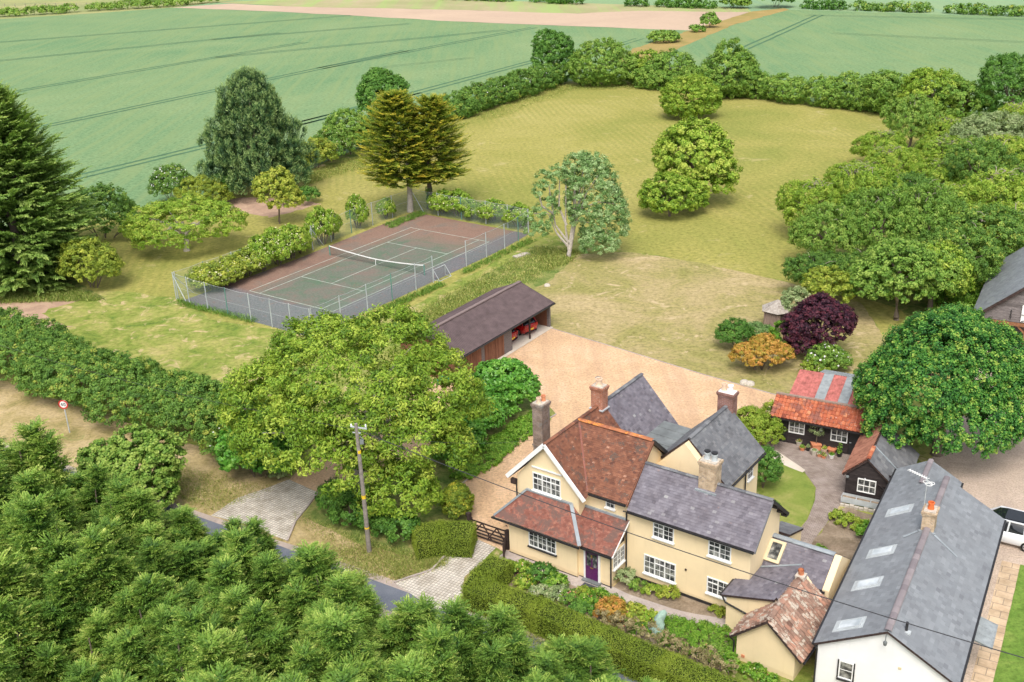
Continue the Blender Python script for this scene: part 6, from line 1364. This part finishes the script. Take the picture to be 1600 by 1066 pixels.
# ------------------------------------------------------------------ orchard: spreading old fruit trees
OR = []
for s in range(4):
    rr = random.Random(200+s); bl = [(0, 0, 3.4, 3.3, 3.2, 1.9)]+[(2.2*math.cos(a+s), 2.2*math.sin(a+s), 2.7+rr.uniform(0, 1.1), 1.9, 1.9, 1.5) for a in (0, 1.3, 2.6, 3.9, 5.1)]
    P, Nn, T = crown(bl, 200+s, .19, .48, per=42, cdens=1.15, fill=.4, tvar=.2, low=.3, zmin=-.7); cm = leaf_mesh('crown', P, Nn, .19, s, .5, tint=T); cm.materials.append(MAT[('leaf_orchard', 'leaf_mid', 'leaf_orchard', 'leaf_hedge')[s]])
    m = MB(); limbs(m, (0, 0, 0), (0, 0, 2.4), .2, bl, s, 9); tm = m.mesh('trunk'); tm.materials.append(MAT['bark'])
    tw = MB()
    for k in range(46 if s in (0, 2) else 10):
        a = rr.uniform(0, 6.28); q = rr.uniform(0, 2.4); c = Vector((q*math.cos(a), q*math.sin(a), 4.6+rr.uniform(-.4, .4))); 
        if s in (0, 2) and k > 12: c = Vector((rr.gauss(.8, .7), rr.gauss(-.9, .6), 4.75+rr.uniform(-.3, .45)))
        e = c+Vector((rr.uniform(-.9, .9), rr.uniform(-.9, .9), rr.uniform(.0, .5))); tw.tube([c, (c+e)/2+Vector((0, 0, .15)), e], [.03, .022, .01], 4, False)
    wm = tw.mesh('dead_twigs'); wm.materials.append(MAT['twig'])
    OR.append((tm, cm, wm))
spots = [(1262, 360, 1), (1290, 408, .95), (1345, 350, 1.05), (1275, 452, .8), (1330, 310, .95), (1365, 405, 1.05), (1390, 290, 1), (1415, 350, 1.05), (1455, 305, 1), (1440, 400, 1.1), (1490, 360, 1.05), (1520, 310, 1), (1372, 250, 1), (1420, 225, .95), (1470, 260, 1), (1530, 420, 1.1), (1545, 365, 1.05), (1585, 320, 1), (1600, 400, 1.1), (1490, 460, 1.0), (1560, 270, 1.0), (1620, 270, 1.0), (1465, 228, .9), (1335, 455, .85), (1590, 235, .95), (1640, 340, 1), (1510, 232, .9), (1405, 455, .85)]
for i, (x, y, s) in enumerate(spots):
    k = i % 4; gx_, gy_ = G(x, y+10); t = empty('fruit_tree', (gx_, gy_, 0), i*1.7, 'old spreading green fruit tree in the crowded orchard on the right', 'tree', 'orchard fruit trees'); s *= rg_.uniform(.86, 1.08); t.scale = (s*.95, s*.95, s*rg_.uniform(.85, 1.35))
    for n_, me in zip(('trunk', 'crown', 'dead_twigs'), OR[k]): link(n_, me, None, t)
tree('grey_willow', 'grey green twiggy willow among the orchard trees at upper right', 'tree', G(1548, 262), [(0, 0, 3.6, 5.2, 4.2, 3.2), (-2.8, 0, 3.2, 3, 3, 2.8), (3, 0, 3.2, 3, 3, 2.8)], 'leaf_greygreen', 90, .25, .26, .7, per=50, cdens=1.1)
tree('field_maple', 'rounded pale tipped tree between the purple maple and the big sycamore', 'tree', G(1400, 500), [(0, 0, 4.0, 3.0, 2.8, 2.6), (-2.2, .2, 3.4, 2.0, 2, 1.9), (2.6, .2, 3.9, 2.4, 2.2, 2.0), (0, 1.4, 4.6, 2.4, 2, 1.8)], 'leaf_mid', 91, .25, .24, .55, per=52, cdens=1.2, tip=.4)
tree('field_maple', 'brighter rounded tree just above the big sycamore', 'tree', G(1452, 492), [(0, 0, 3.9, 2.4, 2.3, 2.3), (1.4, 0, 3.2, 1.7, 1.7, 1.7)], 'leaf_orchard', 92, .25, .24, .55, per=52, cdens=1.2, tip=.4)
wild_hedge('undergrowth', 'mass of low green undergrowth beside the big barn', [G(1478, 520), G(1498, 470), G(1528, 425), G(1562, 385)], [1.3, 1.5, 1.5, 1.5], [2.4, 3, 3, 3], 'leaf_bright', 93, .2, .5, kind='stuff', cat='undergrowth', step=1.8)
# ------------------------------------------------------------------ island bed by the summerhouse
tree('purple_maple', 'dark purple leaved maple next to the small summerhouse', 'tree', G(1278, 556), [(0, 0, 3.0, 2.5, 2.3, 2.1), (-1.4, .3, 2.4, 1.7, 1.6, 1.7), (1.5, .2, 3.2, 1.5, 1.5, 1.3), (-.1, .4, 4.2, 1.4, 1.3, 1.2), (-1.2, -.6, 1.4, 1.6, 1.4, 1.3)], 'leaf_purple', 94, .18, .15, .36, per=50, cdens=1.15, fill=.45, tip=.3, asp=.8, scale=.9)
bush('smoke_bush', 'orange and amber leaved shrub left of the purple maple', G(1190, 578), [(0, 0, 1.3, 1.7, 1.5, 1.1), (-1.1, .1, 1.2, 1.2, 1.1, .9), (1.2, .1, 1.2, 1.1, 1, .8), (.1, .2, 2.0, 1.0, .9, .7)], 'leaf_orange', 95, .15, .3, cdens=1.1, fill=.5)
bush('round_shrub', 'round dark green clipped shrub behind the orange shrub', G(1147, 544), [(0, 0, 1.15, 1.4, 1.3, 1.2)], 'leaf_deep', 96, .12, .28, cdens=1.3)
bush('rose_bush', 'green bush covered in large white roses in front of the purple maple', G(1288, 580), [(0, 0, 1.0, 1.3, 1.1, 1.1), (.8, -.1, .8, 1.0, .9, .9)], 'leaf_mid', 97, .15, .3, flowers='flower_white', fl=(.2, 34))
bush('yellow_shrub', 'low yellow green shrub at the foot of the white roses', G(1270, 585), [(0, 0, .55, .9, .7, .6), (.6, -.1, .45, .7, .6, .5)], 'leaf_lime', 98, .12, .25, flowers='flower_cream', fl=(.09, 60))
bush('green_shrub', 'bright green shrub tucked between summerhouse and purple maple', G(1222, 545), [(0, 0, 1.1, 1.0, .9, 1.2)], 'leaf_bright', 99, .13, .28)
bush('silver_shrub', 'silvery shrub beside the summerhouse wall', G(1180, 530), [(0, 0, .7, 1.0, .8, .7), (.9, -.4, .6, .8, .7, .6)], 'leaf_silver', 101, .11, .25)
bush('tall_shrub', 'feathery grey green shrub overhanging the summerhouse roof', G(1242, 510), [(0, 0, 1.8, 1.4, 1.2, 1.5)], 'leaf_greygreen', 102, .15, .3)
tree('olive_tree', 'yellow green small tree behind the purple maple', 'tree', G(1292, 500), [(0, 0, 2.8, 1.9, 1.7, 1.8), (-.8, .3, 3.2, 1.3, 1.2, 1.2)], 'leaf_goldbush', 103, .12, .2, .42, per=45)
# ------------------------------------------------------------------ court-side shrubs
CS = [((-9.0, -13.4), 1.7, 1.3), ((-9.0, -11.2), 1.6, 1.3), ((-9.2, -9.0), 1.6, 1.3), ((-8.9, -6.9), 1.4, 1.75), ((-9.0, -4.9), 1.5, 1.9), ((-9.1, -2.9), 1.5, 1.8), ((-9.8, -1.0), 1.2, 1.3), ((-9.8, 2.3), 1.3, 2.0), ((-10.2, 4.4), .9, 1.6), ((-10.6, 8.8), 1.0, 1.9), ((-10.4, 13.4), .9, 1.2)]
shb = None
for i, ((u, v), r, h) in enumerate(CS):
    x, y = CF.w(u, v); lab = 'white flowering shrub in the row along the left side of the court' 
    t, shb_ = bush('flowering_shrub', lab, (x, y), [(0, 0, .95, 1.3, 1.2, 1.0), (.5, .3, .8, .9, .9, .8), (-.5, -.3, .85, .9, .8, .8)], 'leaf_goldbush' if i < 3 else 'leaf_orchard', 110, .15, .32, 'flowering shrubs along the left of the court', 'flower_cream', fl=(.11, 90), share=shb if i not in (0, 3) else None, rz=i*1.3)
    if i in (0, 3): shb = shb_
    t.scale = (r/1.15, r/1.15, h/1.0)
for i, ((u, v), r, h) in enumerate([((-5.6, 18.0), 1.6, 2.2), ((-3.6, 18.1), 1.8, 2.3), ((-1.4, 18.0), 1.2, 1.7), ((1.3, 18.2), 1.6, 2.0), ((5.0, 18.0), 1.6, 2.0)]):
    x, y = CF.w(u, v); t, _ = bush('flowering_shrub', 'white flowering shrub behind the far fence of the court', (x, y), None, None, 0, group='flowering shrubs beyond the far court fence', share=shb, rz=i*2.1); t.scale = (r/1.35, r/1.35, h/1.55)
# ------------------------------------------------------------------ drive-side planting
def loc_px(pts): return [G(*p) for p in pts]
wild_hedge('laurel_hedge', 'glossy bright green laurel bank stepping down beside the gravel drive', [G(782, 646), G(752, 668), G(722, 694), G(696, 724)], [2.9, 2.8, 2.2, 1.4], [2.3, 2.3, 2.1, 1.7], 'leaf_laurel', 120, .24, .48, step=1.0, per=60, cdens=1.4, var=.12)
bush('laurel_bush', 'tall glossy laurel bush at the top of the bank, nearest the garage yard', G(796, 642), [(0, 0, 2.1, 1.6, 1.4, 1.7), (-1.1, .2, 2.0, 1.3, 1.2, 1.6), (.9, 0, 1.6, 1.1, 1.0, 1.4)], 'leaf_laurel', 121, .24, .42, cdens=1.3, asp=.7)
wild_hedge('ivy_ground_cover', 'low ivy ground cover along the edge of the gravel drive', [G(842, 652), G(806, 678), G(768, 706), G(722, 742)], [.35, .4, .4, .35], [1.3, 1.5, 1.6, 1.5], 'leaf_bright', 122, .13, .3, kind='stuff', cat='ground cover', step=.8, cdens=1.2)
bush('golden_conifer_shrub', 'golden egg shaped conifer beside the dark field gate', G(716, 812), [(0, 0, 1.05, .85, .8, 1.25), (0, 0, 1.6, .55, .55, .8)], 'leaf_gold', 123, .11, .22, cdens=1.8, per=60, cat='conifer')
wild_hedge('privet_hedge', 'dark hedge under the hanging branches of the walnut tree', [G(503, 795), G(548, 815), G(592, 832), G(640, 850)], [2.2, 1.9, 1.5, 1.5], [2.0, 1.6, 1.5, 1.5], 'leaf_deep', 124, .16, .4, step=.9, cdens=1.4)
def clipped_hedge(name, label, line, wd, h, mat, seed, leaf=.09, dens=420, cat='hedge', z0=.0):
    """trimmed hedge with an added solid dark core and a dense skin of small leaves"""
    o = empty(name, (*line[0], 0), 0, label, cat); ox, oy = line[0]; m = MB(); P, Nn = [], []; rg = np.random.default_rng(seed)
    for (a, b) in zip(line, line[1:]):
        a = np.array(a)-[ox, oy]; b = np.array(b)-[ox, oy]; L = np.linalg.norm(b-a); d = (b-a)/L; s = np.array([-d[1], d[0]]); hw = wd/2-.12
        c = [a-s*hw-d*.25, b-s*hw+d*.25, b+s*hw+d*.25, a+s*hw-d*.25]; m.prism([tuple(q) for q in c], .0, h-.12)
        for k, (area) in enumerate((L*wd, L*h, L*h, wd*h, wd*h)):
            n = int(area*dens); t = rg.uniform(-.35, L+.35, n) if k < 3 else None
            if k == 0: u = rg.uniform(-1, 1, n); P3 = np.c_[a[None]+np.outer(t, d)+np.outer(u*wd/2, s), h-.10*u**4-rg.uniform(0, .09, n)+.05*np.sin(t*2.3)*np.cos(t*.9)]; N3 = np.tile([0, 0, 1.], (n, 1))
            elif k < 3: sg_ = 1 if k == 1 else -1; z = rg.uniform(.03, h, n); P3 = np.c_[a[None]+np.outer(t, d)+np.outer(sg_*(wd/2-rg.uniform(0, .1, n)+.05*np.sin(t*3)), s), z]; N3 = np.tile([*(s*sg_), .25], (n, 1))
            else: e, sg_ = (a, -1) if k == 3 else (b, 1); z = rg.uniform(.03, h, n); u = rg.uniform(-1, 1, n); P3 = np.c_[e[None]+np.outer(sg_*(.38-rg.uniform(0, .1, n)), d)+np.outer(u*wd/2, s), z]; N3 = np.tile([*(d*sg_), .25], (n, 1))
            P.append(P3); Nn.append(N3)
    P, Nn = np.concatenate(P), np.concatenate(Nn); m.build('dark_core', MAT['inner'], o)  # dark core box, added so that nothing shows through the leaves
    tint = .5+.25*np.sin(P[:, 0]*1.7+np.cos(P[:, 1]*2.1))*.6+rg.normal(0, .15, len(P)); leaves('foliage', P, Nn, leaf, MAT[mat], o, seed=seed, tint=tint, jit=.5); return o
zt = 1.35
clipped_hedge('clipped_hedge', 'long clipped box hedge wrapping the front garden of the yellow house', [G(778, 874, zt), G(757, 893, zt), G(744, 912, zt), G(790, 927, zt), G(840, 943, zt), G(930, 984, zt), G(1040, 1030, zt), G(1160, 1082, zt), G(1240, 1110, zt)], 1.5, zt, 'leaf_box', 130, .065, 900)
clipped_hedge('clipped_hedge', 'broad flat topped clipped hedge between the walnut tree and the dark gate', [G(730, 828, 1.3), G(690, 826, 1.3), G(655, 832, 1.3)], 1.9, 1.35, 'leaf_box', 131, .065, 900)
# house-front flower beds
hb = lambda u, v: HF.w(u, v)
r = random.Random(9)
kinds = [('leaf_mid', 'flower_mix'), ('leaf_bright', None), ('leaf_greygreen', 'flower_white'), ('leaf_orchard', 'flower_mix'), ('leaf_deep', None), ('leaf_goldbush', 'flower_mix')]
FB = [(.9, -1.6, .5, .5, 1, 'leafy clump just inside the hedge corner'), (1.9, -1.5, .5, .9, 3, 'bushy plant below the bay window'), (2.5, -2.2, .5, .6, 3, 'red flowering clump below the bay window'), (3.0, -1.3, .7, 1.0, 4, 'tall green shrub below the right end of the bay window'), (3.9, -1.4, .6, .7, 1, 'green clump left of the front door'), (3.6, -2.4, .5, .5, 2, 'silver edged clump along the hedge left of the door'), (4.6, -2.1, .6, .6, 2, 'white flowered clump facing the front door'), (5.3, -2.1, .5, .7, 0, 'mixed flower clump facing the doormat'), (5.8, -1.5, .6, .6, 5, 'yellow tinged clump opposite the doormat'), (6.5, -1.5, .8, .7, 1, 'broad leaved clump right of the doormat'), (6.2, -2.4, .6, .5, 4, 'dark clump against the hedge right of the door'), (7.3, -1.3, .6, .6, 0, 'flowering clump beside the path'), (8.7, -1.5, .7, .7, 5, 'clump with yellow daisies beside the path'), (8.4, -2.4, .6, .5, 0, 'clump against the hedge under the yellow daisies'), (9.6, -1.4, .6, .6, 3, 'clump with yellow flowers left of the green sculpture'), (9.5, -2.3, .5, .5, 1, 'leafy clump against the hedge left of the sculpture'), (13.3, -2.1, .6, .7, 0, 'red flowered clump beside the outhouse'), (14.3, -2.3, .5, .5, 1, 'green clump at the outhouse foot'), (15.5, -2.1, .5, .45, 1, 'green clump under the outhouse gable'), (16.4, -2.2, .4, .35, 1, 'last small green clump under the outhouse gable')]
for i, (u, v, rr_, h, k, lab) in enumerate(FB):
    mt, fl_ = kinds[k]; bush('garden_plant', lab, hb(u, v), [(0, 0, h*.5, rr_, rr_*.9, h*.55), (rr_*.5, .1, h*.35, rr_*.6, rr_*.6, h*.4)], mt, 300+i, .11, .2, flowers=fl_ or ('flower_mix' if i % 2 else 'flower_cream'), fl=(.075, 70 if fl_ else 25), cat='plant', cdens=.9, tvar=.25)
bush('spiraea_bush', 'pale orange feathery bush beside the box hedge', hb(7.8, -2.2), [(0, 0, .6, .75, .65, .6)], 'leaf_orange', 330, .09, .2, cdens=1.4, cat='shrub')
wild_hedge('dry_hedge_shoots', 'straggly brown shoots along the inner edge of the box hedge near the sculpture', [hb(7.4, -3.3), hb(10, -3.2), hb(13, -3.1), hb(15, -3.2)], [1.35, 1.4, 1.45, 1.4], [.3, .4, .5, .5], 'leaf_dry', 331, .08, .2, kind='stuff', cat='shoots', step=.5, cdens=.4)
wild_hedge('ground_cover', 'bright green low ground cover between the path and the hedge right of the sculpture', [hb(10.6, -1.5), hb(12, -1.3), hb(13.2, -1.0)], [.4, .4, .4], [1.7, 1.9, 1.7], 'leaf_bright', 332, .08, .22, kind='stuff', cat='ground cover', step=.6, cdens=1.2)
for i, (u, v, rr_, h, mt, lab) in enumerate([(6.9, .9, .55, .9, 'leaf_greygreen', 'grey green bushy plant in the corner by the black downpipe'), (7.7, .8, .4, .6, 'leaf_mid', 'green plant under the wide casement'), (8.5, .9, .5, .5, 'leaf_orchard', 'trailing plant below the middle of the wide casement'), (9.4, 1.0, .5, .7, 'leaf_goldbush', 'yellow green plant right of the wide casement'), (12.0, 1.35, .4, .3, 'leaf_goldbush', 'dry plant at the wall foot before the low slate wing'), (12.6, 1.2, .35, .25, 'leaf_goldbush', 'last dry plant at the corner of the low slate wing')]):
    bush('wall_plant', lab, hb(u, v), [(0, 0, h*.5, rr_, rr_*.7, h*.5)], mt, 340+i, .1, .2, cat='plant', cdens=1.0, flowers='flower_cream' if i in (0, 2) else None, fl=(.06, 30))
# verdigris stump sculpture
st = empty('sculpture', (*hb(10.35, -1.9), 0), 0, 'pale verdigris green garden sculpture beside the bright green ground cover', 'sculpture')
m = MB(); m.tube([(0, 0, 0), (.02, .0, .35), (.12, .05, .6), (.05, .1, .85), (.25, .15, 1.15), (.42, .2, 1.25)], [.38, .34, .22, .26, .2, .1], 12); m.tube([(-.1, 0, .3), (-.38, .05, .45), (-.42, .05, .7)], [.18, .14, .08], 10); m.build('figure', MAT['verdigris'], st, merge=True)
# doormat, drain, bin, stones
m = MB(); m.box(-.4, .4, -.22, .22, 0, .03); tag(m.build('doormat', simple('mat_dark', (.07, .075, .08), .95, .1, .3, 8), None, (*hb(5.4, -.42), .028), HF.a), 'dark doormat in front of the purple door', 'doormat')
m = MB(); m.lathe([(0, .03), (.25, .03), (.25, 0)], (0, 0), 16); x, y = G(935, 591); tag(m.build('manhole_cover', MAT['dark_lead'], None, (x, y, .012)), 'small dark round cover in the gravel yard', 'manhole cover')
bx2, by2 = HF.w(11.0, 8.3); bi = empty('wheelie_bin', (bx2, by2, 0), HF.a, 'dark green wheeled bin behind the house beside the small lawn', 'bin')
m = MB(); m.poly([(0, 0, 0), (.6, 0, 0), (.65, -.03, 1.0), (-.05, -.03, 1.0)]); m.prism([(0, 0), (.6, 0), (.6, .65), (0, .65)], .05, 1.0); m.build('bin_body', MAT['green_plastic'], bi); m = MB(); m.box(-.04, .64, -.06, .72, 1.0, 1.08); m.build('lid', MAT['green_plastic'], bi)
m = MB(); m.tube([(-.02, .6, .1), (.05, .6, .1)], .1, 10); m.tube([(.55, .6, .1), (.62, .6, .1)], .1, 10); m.build('wheel', MAT['rubber'], bi)
for i, (x, y, s) in enumerate(((1163, 599, .35), (1172, 601, .35), (855, 447, .3))):
    x, y = G(x, y); m = MB(); m.lathe([(s, 0), (s*.9, s*.5), (s*.4, s*.75), (0, s*.8)], (0, 0), 9); o = m.build('stone', MAT['line_paint' if 0 else 'stone'], None, (x, y, .01), merge=True); tag(o, ('left of two pale stones at the gravel edge', 'right of two pale stones at the gravel edge', 'pale stone in the weeds behind the garage')[i], 'stone')
x, y = G(815, 400); m = MB(); m.box(-.9, .9, -.35, .35, 0, .14); tag(m.build('stone_slab', MAT['pale_bark'], None, (x, y, .01), .7), 'flat pale slab lying in the weeds below the silver-leaved tree', 'stone')
# hedge and shrubs between house and small lawn
bush('yard_hedge', 'bright yellow green hedge bush left of the black barn door', G(1192, 700), [(0, 0, 1.1, 1.2, 1.0, 1.2), (-.6, 1.2, 1.1, 1.1, 1.1, 1.2)], 'leaf_lime', 140, .12, .28, cat='hedge', cdens=1.3)
bush('round_shrub', 'dark green rounded shrub against the dark slate wing beside the small lawn', G(1192, 762), [(0, 0, 1.3, .95, .9, 1.4)], 'leaf_deep', 141, .12, .28, cdens=1.4)
bush('climber', 'white flowered climber on the left end of the black barn', BB.w(-.5, .5), [(0, 0, 1.2, .6, .8, 1.2)], 'leaf_goldbush', 142, .12, .28, flowers='flower_cream', fl=(.09, 60), cat='climber')
bush('fern', 'small dark fern like plant at the edge of the small lawn', G(1204, 800), [(0, 0, .3, .5, .4, .35)], 'leaf_deep', 143, .14, .2, cat='plant')
wild_hedge('vegetable_row', 'row of lime green leafy vegetables in the plot below the trough', [G(1302, 812), G(1325, 820), G(1352, 832)], [.5, .5, .5], [.8, .8, .8], 'leaf_lime', 144, .14, .25, cat='vegetables', step=.5, kind='stuff')
bush('rhubarb', 'dark green clump at the roof edge of the white house', G(1358, 842), [(0, 0, .5, .6, .5, .5)], 'leaf_bright', 145, .2, .3, cat='plant')
bush('weed_clump', 'small weed clump in the bare soil plot', G(1277, 862), [(0, 0, .15, .4, .3, .2)], 'leaf_mid', 146, .1, .2, cat='plant')
# pots in front of the black barn
POTS = [((1.62, .0), .2, .3, 'stone', 'leaf_mid', 'flower_mix', 'pale bowl of orange flowers nearest the left window of the barn', .25), ((2.0, -.62), .2, .25, 'terracotta', 'leaf_mid', None, 'low terracotta pot with a green plant, left end of the pot group', .2), ((2.35, -.55), .14, .28, 'black_paint', 'leaf_greygreen', None, 'small black pot left of the olive pot', .3), ((2.85, -.95), .22, .38, 'stone', 'leaf_greygreen', None, 'pale stone pot in front of the olive tree pot', .15), ((3.35, -.35), .2, .3, 'cream_pot', 'leaf_orchard', 'flower_mix', 'cream pot with yellow flowers behind the group', .25), ((3.2, -1.0), .17, .22, 'terracotta', 'leaf_mid', 'flower_white', 'pot with white flowers at the front of the group', .25), ((3.5, -1.1), .17, .22, 'terracotta', 'leaf_mid', 'flower_mix', 'pot with pink flowers at the front of the group', .25), ((3.8, -.2), .28, .35, 'terracotta', None, None, 'large empty terracotta pot', 0), ((3.95, -.9), .17, .25, 'net_white', 'leaf_bright', None, 'white pot with a green plant', .25), ((4.35, -.5), .18, .3, 'black_paint', 'leaf_bright', None, 'black pot with a tall bright green shrub at the right end', .8)]
for (loc, rr_, h, mt, pm, fl_, lab, ph) in POTS: pot(loc, rr_, h, mt, pm is not None, pm, lab, ph=ph, flowers=fl_)
ob = empty('potted_olive_tree', (*BB.w(2.75, -.1), 0), 0, 'slender olive tree in a square terracotta pot between the two barn windows', 'potted tree')
m = MB(); m.prism([(-.27, -.27), (.27, -.27), (.27, .27), (-.27, .27)], 0, .38); m.box(-.31, .31, -.31, .31, .38, .44); m.build('pot', MAT['terracotta'], ob)
m = MB(); m.tube([(0, 0, .4), (.02, 0, 1.1), (0, 0, 2.0)], [.035, .03, .01], 6); m.build('trunk', MAT['bark'], ob)
P, Nn, T = crown([(0, 0, 1.45, .42, .42, .65)], 5, .1, .2, per=20, cdens=.9, fill=.3); leaves('crown', P, Nn, .1, MAT['leaf_greygreen'], ob, seed=5, asp=.3)
# ------------------------------------------------------------------ weeds, verge tufts, far hedges, field-edge bushes
def tufts(name, label, polys, n, h, mat, seed, spread=.12, cat='grass', blades=5):
    """upright grass blades scattered over plan polygons (px corner lists of quads)"""
    rg = np.random.default_rng(seed); A = []
    tot = len(polys)
    for q in polys:
        q = [np.array(G(*p)) for p in q]; k = n//tot; s = rg.uniform(0, 1, k)[:, None]; t = rg.uniform(0, 1, k)[:, None]; A.append((q[0]*(1-s)+q[1]*s)*(1-t)+(q[3]*(1-s)+q[2]*s)*t)
    A = np.concatenate(A); A = np.repeat(A, blades, axis=0)+rg.normal(0, spread, (len(A)*blades, 2)); hh = h*rg.uniform(.5, 1.4, len(A)); D = rg.normal(0, .35, (len(A), 3)); D[:, 2] = 1
    P = np.c_[A, hh*.45]; Nn = rg.normal(size=(len(A), 3)); Nn[:, 2] = .4; o = leaves(name, P, Nn, 1, MAT[mat], None, seed=seed, asp=.14, jit=.1, tdir=D, sizes=hh); tag(o, label, cat, kind='stuff'); return o
tufts('long_grass', 'tall green weeds and grass in the strip behind the garage', [[(640, 500), (700, 460), (720, 500), (680, 512)], [(700, 462), (760, 430), (790, 462), (730, 500)], [(760, 430), (840, 386), (880, 412), (800, 458)], [(840, 386), (905, 394), (890, 410), (850, 425)]], 3200, .28, 'grass_blade', 400, .35)
tufts('verge_grass', 'dry grass tufts on the roadside verge', [[(455, 800), (640, 868), (700, 880), (560, 905)], [(470, 860), (600, 850), (640, 905), (560, 905)], [(600, 870), (700, 870), (690, 885), (620, 905)], [(280, 730), (430, 765), (330, 800), (270, 770)], [(740, 950), (880, 1005), (1000, 1060), (800, 1010)]], 6000, .14, 'grass_blade', 401, .2)
tufts('field_margin_grass', 'rough grass margin inside the garden boundary', [[(560, 262), (700, 196), (740, 192), (600, 268)], [(740, 185), (860, 136), (900, 140), (770, 190)], [(860, 134), (1000, 130), (1000, 140), (870, 142)], [(480, 275), (560, 245), (570, 262), (480, 290)]], 2500, .3, 'grass_blade', 402, .3)
tufts('lawn_weeds', 'long weedy grass by the left cypress', [[(0, 455), (100, 445), (160, 470), (0, 475)]], 2500, .3, 'grass_blade', 403, .2)
tufts('court_edge_weeds', 'weeds growing along the court fence feet', [[(280, 470), (400, 500), (398, 507), (280, 478)], [(600, 480), (690, 442), (695, 447), (605, 488)], [(720, 425), (830, 372), (836, 378), (726, 430)], [(600, 352), (660, 330), (665, 336), (610, 358)]], 1500, .3, 'leaf_mid', 404, .15)
wild_hedge('field_hedge', 'low far hedge between the wheat and the pasture at top left', [G(-60, 30), G(60, 23), G(126, 19)], [2.6, 2.8, 2.4], [4, 4, 4], 'leaf_mid', 410, .6, 1.2, step=4, per=24)
wild_hedge('field_hedge', 'second stretch of low far hedge after the gap at top left', [G(146, 17), G(250, 11.5), G(335, 4)], [2.6, 2.8, 2.6], [4, 4, 4], 'leaf_mid', 411, .6, 1.2, step=4.5, per=24)
for i, (x0, y0, x1, y1, h, lab) in enumerate(((838, 3.5, 905, 7, 3.2, 'far dark hedge stretch left of the centre top'), (980, 9.5, 1012, 10.5, 3, 'short clump of far hedge at centre top'), (1030, 10.5, 1115, 13.5, 3.4, 'solid far hedge stretch right of the centre top'), (1256, 13, 1320, 15.5, 2.6, 'far hedge stretch just right of the lone field tree'), (1333, 15.5, 1450, 19.5, 2.6, 'long thin far hedge over the right-hand wheat'), (1480, 20.5, 1610, 25, 3, 'far hedge stretch at the top right corner'), (640, -3, 800, 2.5, 2, 'faint far hedge at the top edge'))):
    wild_hedge('field_hedge', lab, [G(x0, y0), G((x0+x1)/2, (y0+y1)/2), G(x1, y1)], [h*.8]*3, [3]*3, 'leaf_deep' if i < 4 else 'leaf_hedge', 420+i, .6, 1.1, step=3, per=22, zmin=-.8)
for i, (x, y, r, h, lab) in enumerate(((1210, 12, 5, 7.5, 'dark lone tree on the far field track'), (1108, 43, 2.2, 3.4, 'small upright bush on the field track'), (1088, 50, 1.8, 1.4, 'smallest low bush on the field track'), (1037, 66, 3.4, 2.4, 'low bush nearest the hedge on the field track'), (1142, 12.5, 3.4, 4, 'far bush in a gap at the top centre'), (1157, 13, 2.6, 3.6, 'far bush beside the gap bush at the top'))):
    bush('field_bush', lab, G(x, y), [(0, 0, h*.5, r, r*.9, h*.55), (r*.4, 0, h*.35, r*.7, r*.7, h*.4)], 'leaf_deep' if i == 0 else 'leaf_mid', 440+i, .5, .8, cat='tree' if i == 0 else 'bush', per=30)
# distant post and rail fence at the very top left
ff = empty('field_fence', (*G(0, 12), 0), 0, 'tiny post and rail fence far away in the pasture at top left', 'fence'); o0 = Vector(G(0, 12)); m = MB(); pts = [Vector(G(-40+k*16, 12.5-k*.15)) for k in range(14)]
for p in pts: q = p-o0; m.box(q.x-.08, q.x+.08, q.y-.08, q.y+.08, 0, 1.5)
for a, b in zip(pts, pts[1:]):
    for z in (.7, 1.3): a_, b_ = a-o0, b-o0; m.bar((a_.x, a_.y, z), (b_.x, b_.y, z), .07)
m.build('rails', MAT['pole_wood'], ff)
# green garden chair half hidden under the walnut
gt = empty('garden_sheet', (*G(693, 598), 0), .4, 'crumpled green net cover on the gravel beyond the walnut branches', 'cover'); m = MB()
for k in range(7): a = k*.9; m.tube([(.6*math.cos(a), .5*math.sin(a), .0), (.3*math.cos(a+.4), .3*math.sin(a+.4), .45), (.5*math.cos(a+2), .5*math.sin(a+2), .05)], [.07, .1, .06], 6)
m.build('cover', simple('net_green', (.05, .38, .25), .6, .3, .3), gt)
